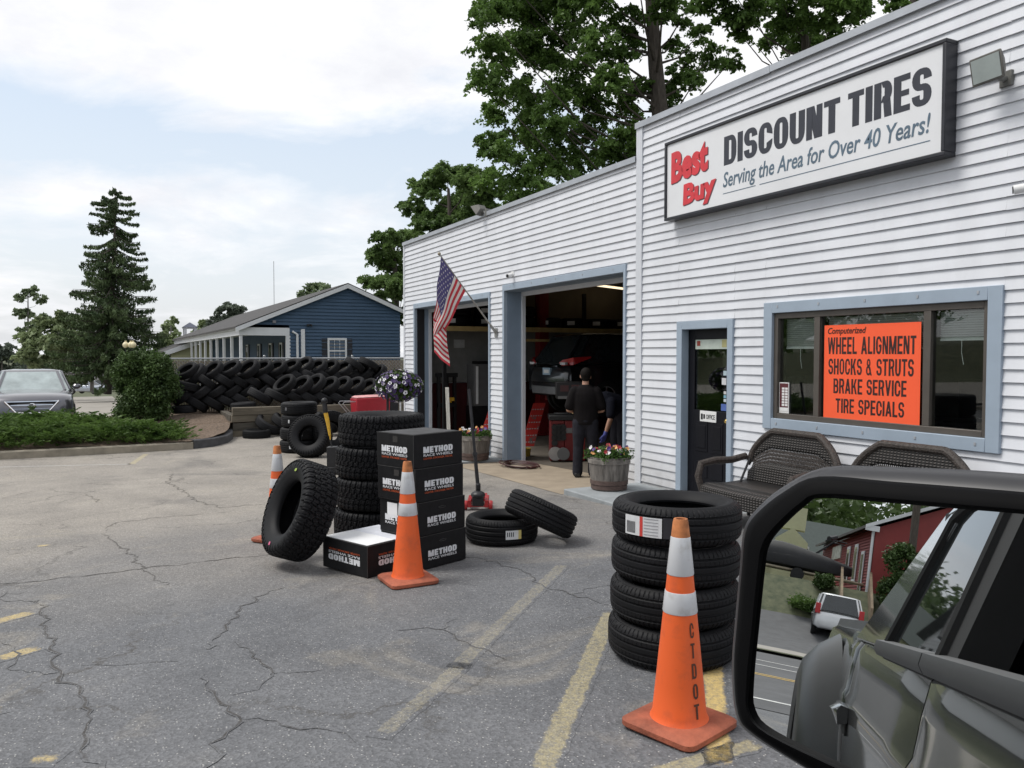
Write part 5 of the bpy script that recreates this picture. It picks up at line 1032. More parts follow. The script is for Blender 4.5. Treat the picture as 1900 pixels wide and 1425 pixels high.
MB().lathe([(.12, -.12), (.2, .05), (.19, .05), (0, 0)], 20, Matrix.Translation(rel)).build('basket', M('coir_basket', (.10, .07, .04), .95, bump=1), HBk)
cl = []
for _ in range(60):
    d = Vector((rr.gauss(0, 1), rr.gauss(0, 1), rr.gauss(0, 1))).normalized(); cl.append((rel.x+d.x*.24, rel.y+d.y*.24, rel.z+d.z*.15, .085))
P = clump_points(cl, 4200); V, Fc = leaves(P, .04, .2, .5); np_mesh('foliage', V, Fc, leafmat('petunia_foliage', (.04, .08, .02), (.09, .15, .04), .2, 6), HBk)
for nm, c, k in (('purple_petunias', (.035, .015, .085), 230), ('white_petunias', (.72, .71, .74), 85)):
    mb = MB(); mc = MB()
    for _ in range(k):
        d = Vector((rr.gauss(0, 1), rr.gauss(0, 1), rr.gauss(0, .8))).normalized(); p = rel+Vector((d.x*.33, d.y*.33, d.z*.225)); flower(mb, p, d+Vector((0, 0, .2)), rr.uniform(.022, .03)); flower(mc, p+d*.004, d+Vector((0, 0, .2)), .009)
    mb.build(nm, M(nm, c, .6, var=.3, scale=20), HBk, smooth=0, fixn=False)
    if nm[0] == 'w': mc.build('petunia_throats', M('dark_throat', (.05, .03, .12), .7), HBk, smooth=0, fixn=False)
# red bag cart and black bin by the corner
RC = thing('covered_cart', 'wire cart under a red cover with white lettering at the shop corner', 'cart', (-10.2, -1.02, -.2))
mb = MB(); mb.loft([[(-.25, -.0, .12), (.25, -.0, .12), (.25, .78, .12), (-.25, .78, .12)], [(-.26, -.02, .62), (.26, -.02, .62), (.265, .8, .62), (-.26, .8, .62)], [(-.27, -.04, .92), (.27, -.04, .94), (.28, .81, .96), (-.27, .82, .94)]]); mb.build('red_cover', M('red_vinyl', (.36, .018, .03), .4, var=.15, scale=3, bump=.5, bscale=5), RC, bevel=.02)
mb = MB(); mb.loft([[(-.26, -.03, .945), (.26, -.03, .955), (.27, .8, .975), (-.26, .81, .955)], [(-.2, .05, .99), (.2, .05, .98), (.2, .7, 1.0), (-.2, .7, 1.01)]]); mb.build('pale_top', M('pale_red_vinyl', (.62, .30, .30), .5, var=.25, scale=5), RC, bevel=.02)  # top of the cover in a paler red than its sides
lettering('lettering', 'GENERAL TIRE', .16, .68, .43, .49, BW, RC, .03, .15, Matrix.Translation((.262, 0, 0)) @ Matrix.Rotation(R_(90), 4, 'Z'), .002, -.008)
MB().tube([(.2, -.02, .86), (.2, -.3, .86), (.2, -.34, .82), (.2, -.02, .45)], .012, 6).tube([(-.2, -.02, .86), (-.2, -.3, .86), (-.2, -.34, .82), (-.2, -.02, .45)], .012, 6).build('cart_handle', STEEL, RC)
for x in (-.2, .2):
    for y in (.1, .68): MB().lathe([(0, -.02), (.06, -.02), (.06, .02), (0, .02)], 12, Matrix.Translation((x, y, .06)) @ Matrix.Rotation(R_(90), 4, 'X')).build('wheel', BLK, RC)
BN = thing('waste_bin', 'black bin with a white lid edge between the red cover and the shop corner', 'bin', (-10.25, -.16, -.2)); MB().loft([[(-.2, -.13, 0), (.2, -.13, 0), (.2, .16, 0), (-.2, .16, 0)], [(-.25, -.16, .94), (.25, -.16, .94), (.25, .20, .94), (-.25, .20, .94)]]).build('bin_body', BLK, BN, bevel=.02); MB().box(-.28, .26, -.18, .25, .945, 1.03).box(.24, .262, .205, .25, 0.05, .944).build('bin_lid', WHITE, BN, bevel=.015)
# ------------------------------------------------------------------ wicker settees
def weave(name):
    m = bpy.data.materials.new(name); t, n, l, b = nodes(m); tcd = n.new('ShaderNodeTexCoord')
    outs = []
    for dr, s in (('X', 9), ('Z', 13)):
        wv = n.new('ShaderNodeTexWave'); wv.bands_direction = dr; wv.inputs['Scale'].default_value = s; wv.inputs['Distortion'].default_value = .6; l.new(tcd.outputs['Object'], wv.inputs['Vector']); outs.append(wv.outputs['Fac'])
    mu = n.new('ShaderNodeMath'); mu.operation = 'MULTIPLY'; l.new(outs[0], mu.inputs[0]); l.new(outs[1], mu.inputs[1]); r = n.new('ShaderNodeValToRGB'); e = r.color_ramp.elements; e[0].color = (.006, .005, .004, 1); e[1].color = (.085, .075, .07, 1); e[1].position = .75; l.new(mu.outputs[0], r.inputs[0]); l.new(r.outputs[0], b.inputs['Base Color'])  # strand highlights and dark gaps between strands are painted into the colour
    bp = n.new('ShaderNodeBump'); bp.inputs['Strength'].default_value = 1; bp.inputs['Distance'].default_value = .012; l.new(mu.outputs[0], bp.inputs['Height']); l.new(bp.outputs[0], b.inputs['Normal']); b.inputs['Roughness'].default_value = .55; return m
WK = weave('dark_wicker'); WKR = M('wicker_roll', (.035, .027, .022), .6, var=.6, scale=40, bump=1.0, bscale=70, stretch=(1, 1, 1), c2=(.07, .056, .048))
def settee(label, p, W_, rz):
    t = thing('wicker_settee', label, 'settee', p, rz, 'dark wicker settees under the window'); h = lambda u: .585+.335*min(1, math.sin(math.pi*min(max(u, 0), 1))*1.45)**.55
    yb = lambda z: .0+.16*(z-.4)
    nu = 30
    for nm, f0, f1 in (('lower_back', lambda u: .36, lambda u: .40+.34*(h(u)-.36)), ('upper_back', lambda u: .40+.62*(h(u)-.36), lambda u: h(u))):
        vs = []
        for i in range(nu+1):
            u = i/nu; x = -W_/2+.04+(W_-.08)*u
            for j in range(5): z = f0(u)+(f1(u)-f0(u))*j/4; vs += [(x, yb(z)-.012, z)]
        o = MB().add(vs, [(i*5+j, (i+1)*5+j, (i+1)*5+j+1, i*5+j+1) for i in range(nu) for j in range(4)]).build(nm, WK, t, fixn=False); sm = o.modifiers.new('thick', 'SOLIDIFY'); sm.thickness = .022
    lt_ = MB()
    for i in range(0, nu*2):
        u = i/nu/2
        for s in (-1, 1):
            u2 = u+s*.035
            if 0.03 < u2 < .97 and .03 < u < .97: za, zb = .40+.34*(h(u)-.36), .40+.62*(h(u2)-.36); lt_.tube([(-W_/2+.04+(W_-.08)*u, yb(za), za), (-W_/2+.04+(W_-.08)*u2, yb(zb), zb)], .0055, 5, False)
    lt_.build('open_lattice', WKR, t)
    rim = [(-W_/2+.04+(W_-.08)*i/40, yb(h(i/40)), h(i/40)) for i in range(41)]
    arm = lambda s: [(s*(W_/2-.02), -.60, .30), (s*(W_/2+.0), -.64, .46), (s*W_/2, -.60, .585), (s*W_/2, -.42, .61), (s*(W_/2-.01), -.2, .605), (s*(W_/2-.03), -.02, .64)]
    MB().tube(rim, .038, 10).build('back_roll', WKR, t)
    for s in (-1, 1):
        a = arm(s); MB().tube(a, [.032, .036, .04, .04, .038, .036], 10).build('arm_roll', WKR, t)
        MB().box(s*(W_/2-.02)-.012, s*(W_/2-.02)+.012, -.58, -.02, .20, .58 if False else .36).build('side_panel', WK, t)
        MB().tube([(s*(W_/2-.1), -.2, .3), (s*(W_/2-.1), -.03, .62)], .012, 6).build('arm_stay', BLK, t)
    ss = MB(); vs = []
    for i in range(nu+1):
        u = i/nu; x = -W_/2+.03+(W_-.06)*u; bow = .05*math.sin(math.pi*u); vs += [(x, .0, .37), (x, -.3, .355), (x, -.56-bow, .375), (x, -.62-bow, .355), (x, -.62-bow, .23), (x, -.58, .21)]
    o = MB().add(vs, [(i*6+j, (i+1)*6+j, (i+1)*6+j+1, i*6+j+1) for i in range(nu) for j in range(5)]).build('seat', WK, t, fixn=False); sm = o.modifiers.new('thick', 'SOLIDIFY'); sm.thickness = .02
    for sx in (-1, 1):
        for y in (-.55, -.04): MB().tube([(sx*(W_/2-.08), y, .30), (sx*(W_/2-.05), y-(.03 if y < -.3 else -.05), 0)], .018, 8).build('leg', BLK, t)
    return t
settee('dark wicker settee between the office door and the truck mirror', (2.95, -.30, .078), 1.24, 0); settee('dark wicker settee under the window, mostly hidden by the truck mirror', (4.27, -.30, .078), 1.26, 0)
# ------------------------------------------------------------------ people
SKIN = M('skin', (.40, .22, .15), .55, var=.08); HAIR = M('dark_hair', (.008, .006, .005), .8, spec=.15, var=.3, scale=60); CLB = M('black_t_shirt', (.008, .0065, .007), .9, spec=.15, var=.3, scale=4, bump=.5, bscale=9); CLJ = M('charcoal_jeans', (.020, .020, .026), .9, spec=.15, var=.35, scale=5, bump=.8, bscale=10); SHO = M('black_shoe', (.012, .012, .012), .6); NAVY = M('navy_work_shirt', (.006, .007, .013), .9, spec=.15, var=.3); GLV = M('blue_glove', (.05, .06, .25), .5)
def remesh(o, v):
    m = o.modifiers.new('skin', 'REMESH'); m.mode = 'VOXEL'; m.voxel_size = v; m.use_smooth_shade = True; s = o.modifiers.new('soft', 'SMOOTH'); s.factor = .5; s.iterations = 4; return o
def seg(mb, pts, rs, n=12):
    mb.tube(pts, rs, n)
    for p, r in zip(pts, rs): mb.ball(tuple(p), r, 10)
def hand(mb, w_, d, side, s=1.0):
    """palm, four curled fingers and a thumb; w_ wrist, d direction of the forearm, side = thumb side"""
    w_, d, sd = Vector(w_), Vector(d).normalized(), Vector(side).normalized(); nn = d.cross(sd)
    for k in range(4):
        o = (1.5-k)*.020*s; b = w_+d*.085*s+sd*o; l = (.068, .078, .072, .056)[k]*s; seg(mb, [w_+d*.02*s+sd*o*.7, b, b+d*l*.5+nn*.008, b+d*l*.85+nn*.03*s], [.013*s, .0105*s, .0095*s, .008*s], 8)
    seg(mb, [w_+d*.02*s+sd*.022*s, w_+d*.05*s+sd*.045*s+nn*.01, w_+d*.085*s+sd*.055*s+nn*.02], [.013*s, .011*s, .009*s], 8)
def head(mb, c, up, fwd, s=1.0):
    c, up, fwd = Vector(c), Vector(up).normalized(), Vector(fwd).normalized(); lf = up.cross(fwd); M4 = Matrix(((fwd.x, lf.x, up.x, c.x), (fwd.y, lf.y, up.y, c.y), (fwd.z, lf.z, up.z, c.z), (0, 0, 0, 1)))
    mb.ball((0, 0, .02*s), .098*s, 14, (1.0, .80, 1.12), M4); mb.ball((.035*s, 0, -.05*s), .065*s, 12, (.95, .82, 1.0), M4)
    mb.tube([(.09*s, 0, .015*s), (.118*s, 0, -.022*s)], [.010*s, .016*s], 8, mat=M4); mb.ball((.088*s, 0, -.062*s), .022*s, 8, (.6, 1.2, .5), M4)
    for y in (-1, 1): mb.ball((-.005*s, y*.083*s, -.005*s), .03*s, 8, (.6, .35, 1.1), M4)
    return M4
def person(label, p, rz, build):
    t = thing('person', label, 'person', p, rz); build(t); return t
def man1(t):
    k = .935; S = lambda *a: Vector(a)*k
    b = MB(); head(b, S(.02, 0, 1.60), (.10, -.06, 1), (1, -.1, -.12), k); seg(b, [S(-.02, 0, 1.36), S(0, 0, 1.52)], [.065*k, .055*k])
    seg(b, [S(0, 0, .95), S(0, 0, 1.15), S(-.01, 0, 1.35)], [.12*k, .12*k, .11*k])
    for s in (-1, 1):
        sh, el, wr = S(-.01, s*.19, 1.36), S(.0, s*.27, 1.07), S(.22, s*.13, 1.02); seg(b, [sh, sh.lerp(el, .5), el], [.055*k, .05*k, .042*k]); seg(b, [el, el.lerp(wr, .4), wr], [.042*k, .04*k, .028*k]); hand(b, wr, (wr-el), (0, -s*.3, 1), k)
        seg(b, [S(0, s*.09, .92), S(.01, s*.11, .5), S(0, s*.115, .09)], [.085*k, .055*k, .04*k])
    remesh(b.build('body', SKIN, t), .008)
    h = MB(); M4 = Matrix.Translation(S(.02, 0, 1.60)) @ Matrix.Rotation(.06, 4, 'X'); h.ball((-.012*k, 0, .042*k), .108*k, 14, (1.0, .84, .98), M4); h.ball((-.05*k, 0, -.02*k), .07*k, 12, (.7, 1.05, .9), M4); remesh(h.build('hair', HAIR, t), .01)
    c = MB(); c.loft([[(a*math.cos(q)*k+x*k, b_*math.sin(q)*k, z*k) for q in [2*math.pi*i/20 for i in range(20)]] for a, b_, z, x in ((.135, .205, .84, 0), (.135, .20, .95, 0), (.13, .195, 1.08, -.005), (.135, .205, 1.22, -.01), (.125, .21, 1.32, -.015), (.10, .185, 1.40, -.015), (.075, .10, 1.455, -.01), (.062, .066, 1.475, -.005))])
    for s in (-1, 1): sh, el = S(-.01, s*.17, 1.365), S(.0, s*.255, 1.13); seg(c, [sh, sh.lerp(el, .5), el], [.085*k, .088*k, .082*k])
    remesh(c.build('shirt', CLB, t), .011)
    j = MB(); j.ball(tuple(S(0, 0, .90)), .17*k, 14, (.82, 1.12, .75))
    for s in (-1, 1):
        hip, kn, an = S(0, s*.095, .88), S(.015, s*.115, .48), S(-.01, s*.125, .07); seg(j, [hip, hip.lerp(kn, .5), kn, kn.lerp(an, .5), an], [.118*k, .105*k, .085*k, .082*k, .085*k])
    remesh(j.build('trousers', CLJ, t), .012)
    for s in (-1, 1): MB().loft([[(x*k, s*.125*k+y*k, z*k) for x, y in ((-.09, -.045), (.06, -.055), (.18, -.035), (.18, .035), (.06, .055), (-.09, .045))] for z in (0, .03, .07)]).tube([S(-.03, s*.125, .05), S(-.02, s*.125, .12)], [.055*k, .05*k], 10).build('shoe', SHO, t, bevel=.015)
pm = at(1086, 886); pm.z = gz(pm.x)+.005; pm.z = -.03
person('person in a black t-shirt standing with their back turned in the right bay', pm, math.atan2(F_.y, F_.x)+R_(-6), man1)
def man2(t):
    k = .97; S = lambda *a: Vector(a)*k
    b = MB(); hd = S(.52, .02, 1.03); head(b, hd, (.75, 0, .55), (.55, .2, -.75), k); seg(b, [S(.34, 0, 1.08), S(.46, .01, 1.05)], [.065, .055]); seg(b, [S(0, 0, .95), S(.2, 0, 1.05), S(.34, 0, 1.08)], [.12, .12, .11])
    for s in (-1, 1):
        sh = S(.30, s*.19, 1.08); el = S(.36, s*.25, .80); wr = S(.42, s*.2, .56); seg(b, [sh, el], [.05, .042]); seg(b, [el, el.lerp(wr, .4), wr], [.042, .04, .028]); hand(b, wr, wr-el, (1, 0, 0), k)
        seg(b, [S(0, s*.09, .92), S(.05, s*.11, .5), S(0, s*.115, .09)], [.085, .055, .04])
    remesh(b.build('body', SKIN, t), .008)
    h = MB(); h.ball(tuple(hd+Vector((-.0, 0, .05))), .102, 12, (1, .84, .9)); h.ball(tuple(hd+Vector((.075, .02, -.085))), .05, 10, (1, 1, .6)); remesh(h.build('hair', HAIR, t), .01)
    c = MB(); seg(c, [S(-.02, 0, .92), S(.14, 0, 1.04), S(.30, 0, 1.09)], [.17, .175, .165])
    for s in (-1, 1): sh = S(.29, s*.17, 1.08); el = S(.345, s*.24, .87); seg(c, [sh, el], [.085, .075])
    remesh(c.build('shirt', NAVY, t), .013)
    j = MB(); j.ball(tuple(S(-.02, 0, .90)), .18, 12)
    for s in (-1, 1): seg(j, [S(0, s*.1, .88), S(.05, s*.115, .48), S(-.01, s*.125, .07)], [.12, .09, .085])
    remesh(j.build('trousers', CLJ, t), .014)
    g = MB()
    for s in (-1, 1): w_ = S(.42, s*.2, .56); d = (w_-S(.36, s*.25, .80)).normalized(); seg(g, [w_-d*.03, w_+d*.01], [.036, .036]); hand(g, w_, d, (1, 0, 0), k*1.12)
    remesh(g.build('glove', GLV, t), .008)
    for s in (-1, 1): MB().loft([[(x, s*.12+y, z) for x, y in ((-.09, -.045), (.06, -.055), (.18, -.035), (.18, .035), (.06, .055), (-.09, .045))] for z in (0, .03, .07)]).build('shoe', SHO, t, bevel=.015)
p2_ = at(1152, 868); p2_.z = -.02
person('person with a beard in navy work clothes bending over behind the standing person', p2_, math.atan2(-RT.y*.8-F_.y*.35, -RT.x*.8-F_.x*.35), man2)
# ------------------------------------------------------------------ things inside the two bays
GR = M('garage_red', (.14, .008, .009), .45, var=.25, scale=6); GRY = M('cabinet_grey', (.12, .12, .12), .5, var=.15); GBLK = M('machine_black', (.007, .007, .008), .5, var=.3)
tb = at(1050, 858); TB = thing('alignment_cabinet', 'red wheeled cabinet with black top and a screen behind the standing person', 'cabinet', tb, -TH)
MB().box(-.5, 0, -.02, .34, .03, .74).build('cabinet_body', GR, TB, bevel=.008); MB().box(-.5, -.02, -.28, -.03, .03, .74).box(-.02, .0, -.28, -.24, .03, .74).box(-.02, .0, -.24, -.03, .68, .74).build('open_side', GR, TB, bevel=.005)
MB().box(-.52, .03, -.30, .36, .745, .83).box(-.4, -.1, -.2, .3, .831, .86).build('cabinet_top', GBLK, TB, bevel=.01)
MB().box(.001, .012, .0, .33, .52, .61).build('label_strip', GRY, TB); MB().box(.0125, .016, .11, .24, .535, .595).build('red_badge', GR, TB)
for k in range(10): MB().lathe([(.03, -.02), (.055, -.02), (.055, .02), (.03, .02)], 14, Matrix.Translation((-.0, -.2+.075*(k % 3), .62-.09*(k//3))) @ Matrix.Rotation(R_(90), 4, 'Y')).build('wheel_clamp', GBLK, TB)
MB().lathe([(.05, -.02), (.12, -.02), (.12, .02), (.05, .02)], 20, Matrix.Translation((.05, -.19, .16)) @ Matrix.Rotation(R_(90), 4, 'Y')).build('turntable', STEEL, TB); MB().lathe([(.05, -.02), (.11, -.02), (.11, .02), (.05, .02)], 20, Matrix.Translation((.07, -.05, .16)) @ Matrix.Rotation(R_(90), 4, 'Y')).build('turntable', GRY, TB)
MB().tube([(-.3, .05, .86), (-.3, .05, 1.12)], .03, 8).build('screen_post', GBLK, TB); sc_ = MB().box(-.35, -.05, -.17, .30, 1.12, 1.42).build('screen_housing', GBLK, TB, bevel=.01); MB().box(-.05, -.046, -.14, .27, 1.12, 1.17).build('button_panel', GRY, sc_); MB().box(-.05, -.047, -.10, .05, 1.25, 1.36).box(-.05, -.047, .1, .24, 1.24, 1.37).build('dials', M('dim_red_panel', (.06, .02, .02), .4), sc_)
o = thing('spray_bottle', 'amber spray bottle standing on the red cabinet', 'bottle', tb+Matrix.Rotation(-TH, 3, 'Z') @ Vector((-.05, .14, .862)), 0); MB().lathe([(.035, 0), (.037, .1), (.015, .14), (.015, .17)], 14).build('bottle_body', M('amber_bottle', (.42, .28, .13), .4), o); MB().box(-.015, .04, -.012, .012, .17, .2).build('nozzle', WHITE, o)
def ramp(label, a, b, wd, dx=0):
    pa = at(*a); dd = (pa-CAM).dot(FW)+.05; P0 = dep(a[0], a[1], dd); P1 = dep(b[0], b[1], dd+.55); t = thing('drive_on_ramp', label, 'ramp', P0, 0, 'red lift ramps'); v = P1-P0; u = RT*wd+F_*wd*.3
    nn = v.cross(u).normalized()*.04; o = MB().loft([[(0, 0, 0), tuple(u), tuple(u+nn), tuple(nn)], [tuple(v), tuple(v+u), tuple(v+u+nn), tuple(v+nn)]]).build('ramp_plate', M('scuffed_red_ramp', (.50, .03, .022), .5, var=.2, scale=3, c2=(.12, .09, .085), thr=(.56, .64)), t)
    s = MB()
    for k in range(1, 7):
        for i in range(5):
            for q in (nn*1.02, nn*-.02): c = v*(k/7)+u*((i+.5)/5)+q; e = u*.06; f = v*.012; s.add([tuple(c-e-f), tuple(c+e-f), tuple(c+e+f), tuple(c-e+f)], [(0, 1, 2, 3)])
    s.build('grip_slots', M('slot_grey', (.3, .28, .28), .6), t, smooth=0, fixn=False)
ramp('red lift ramp tilted up inside the right bay left of the cabinet', (966, 833), (990, 748), .27); ramp('red lift ramp tilted up inside the left bay behind the flower tub', (884, 830), (908, 757), .27)
bk = at(975, 848); BK = thing('yellow_bucket', 'yellow bucket on the floor just inside the right bay', 'bucket', bk); MB().lathe([(.09, 0), (.105, .16), (.11, .17), (.10, .17), (.085, .02)], 20).build('bucket_body', M('yellow_plastic', (.40, .27, .04), .5), BK); MB().tube([(-.1, 0, .16), (-.07, 0, .08), (.0, -.1, .05), (.07, 0, .08), (.1, 0, .16)], .004, 5).build('bucket_handle', STEEL, BK)
pic = at(978, 800); PF = thing('framed_print', 'white framed blue print leaning inside the right bay beside the ramp', 'picture', dep(968, 772, (pic-CAM).dot(FW)), -TH); T2 = Matrix.Rotation(R_(40), 4, 'X'); MB().box(-.01, .01, 0, .16, 0, .24, T2).build('frame', WHITE, PF); MB().box(.0101, .012, .025, .135, .03, .21, T2).build('print', M('blue_print', (.12, .18, .32), .5), PF)
hs = MB(); r = random.Random(4)
for k in range(5):
    c = at(965+r.uniform(-8, 8), 867); pts = [c+Vector((math.cos(a)*(.34+.05*k*r.uniform(.4, 1)), math.sin(a)*(.16+.03*k), .012+.012*k)) for a in [i*.35+k for i in range(20)]]; hs.tube(pts, .010, 6)
tag(hs.build('air_hose', M('hose_rubber', (.05, .012, .012), .5, var=.6, scale=4)), 'coiled red and black air hose on the floor of the right bay', 'hose')
# car up on the lift
LF = thing('car_lift', 'red two post car lift inside the left bay', 'lift', (0, 0, 0)); 
for x, y in ((-8.5, 3.2), (-4.55, 3.2)): MB().box(x-.12, x+.12, y-.12, y+.12, -.16, 3.6).box(x-.25, x+.25, y-.25, y+.25, -.18, -.14).build('lift_post', GR, LF)
for x in (-7.7, -5.3):
    for y in (2.9, 4.6): MB().box(min(x, x+.6), x+.6, y-.06, y+.06, .72, .82).build('lift_arm', GR, LF)
for nm, lab, (px, py, pz0), dims in (('white_cabinet', 'grey white steel cabinet at the left wall of the left bay', (878, 800, 0), (.5, .75, 1.75)), ):
    p = Vector((-8.9, 1.55, -.19)); t = thing(nm, lab, 'cabinet', p); MB().box(-.2, .25, -.1, .95, .75, 1.75).build('cabinet_body', GRY, t, bevel=.01); MB().box(.251, .262, -.06, .0, .8, 1.7).box(.251, .262, .86, .92, .8, 1.7).build('door_edge', WHITE, t); MB().box(-.2, .26, -.12, 1.0, 0, .745).build('cabinet_base', GBLK, t); MB().box(-.1, .2, .0, .9, 1.751, 1.82).build('clutter', GBLK, t)
t = thing('shop_press', 'black hydraulic press with a yellow ram in the left bay', 'press', (-8.6, .72, -.19)); 
for y in (-.2, .2): MB().box(-.05, .05, y-.03, y+.03, 0, 1.5).build('press_post', GBLK, t)
MB().box(-.06, .06, -.26, .26, 1.45, 1.55).build('press_beam', GBLK, t); MB().box(-.06, .06, -.23, .23, .75, .85).build('press_bed', GBLK, t); MB().box(-.25, .25, -.28, .28, 0, .05).build('press_base', GBLK, t); MB().tube([(0, 0, 1.45), (0, 0, 1.05)], .05, 10).build('ram', GBLK, t); MB().box(.061, .075, -.1, .16, .90, .98).box(.0, .06, -.1, .1, .86, .95).build('yellow_plate', YP, t)
RK = thing('tire_rack', 'shelf rack along the far wall of the bays carrying new tires', 'rack', (0, 0, 0)); YB_ = M('dull_yellow_beam', (.45, .33, .14), .6)
MB().box(-9.1, -8.3, .5, 8.4, 2.40, 2.44).build('shelf', INW, RK); MB().box(-8.3, -8.24, .5, 8.4, 2.33, 2.44).box(-8.3, -8.24, 2.2, 8.4, 2.10, 2.16).build('shelf_beam', YB_, RK)
for y in (.55, 2.2, 4.3, 6.4, 8.3): MB().box(-8.36, -8.28, y-.04, y+.04, -.19, 3.3).build('upright', GBLK, RK)
k = 0
for y, hts in ((1.0, 2), (1.85, 2), (2.7, 2), (3.45, 1), (4.2, 1), (4.95, 1), (5.7, 1), (6.5, 2), (7.3, 1)):
    for i in range(hts): o = tyre('small', 'new tire with a paper label lying on the garage shelf rack', 'tires on the garage rack', Vector((-8.68, y, 2.57+.255*i))); patch(o, .3665, -55, -25, -.05, .05, M('rack_label', (.6, .6, .6), .6)); k += 1
for y, z, w_, h_, lab, c in ((.75, 1.75, .20, .28, 'white notice sheet pinned low on the left bay wall', (.5, .5, .48)), (1.15, 1.95, .28, .2, 'wide white notice sheet pinned on the left bay wall', (.45, .46, .46)), (2.3, 1.5, .3, .42, 'yellowish calendar sheet on the left bay wall behind the cabinet', (.42, .38, .25))):
    o = MB().box(-9.188, -9.182, y, y+w_, z, z+h_).build('wall_notice', M('notice_paper', c, .7)); tag(o, lab, 'notice')
tl = MB(); la, lb = None, None
for px, py in ((1066, 524), (1165, 537)): d = ray(px, py); q = CAM+d*((3.5-CAM.z)/d.z); la, lb = (q, lb) if la is None else (la, q)
LT = thing('strip_light', 'lit fluorescent strip light under the garage ceiling', 'light', (0, 0, 0)); MB().tube([la, lb], .025, 8).build('tube', emit_mat('warm_tube', (1, .82, .55), 1.2), LT); v_ = Vector((0, 0, .06)); MB().tube([la+v_, lb+v_], .04, 4).build('fitting', WHITE, LT)
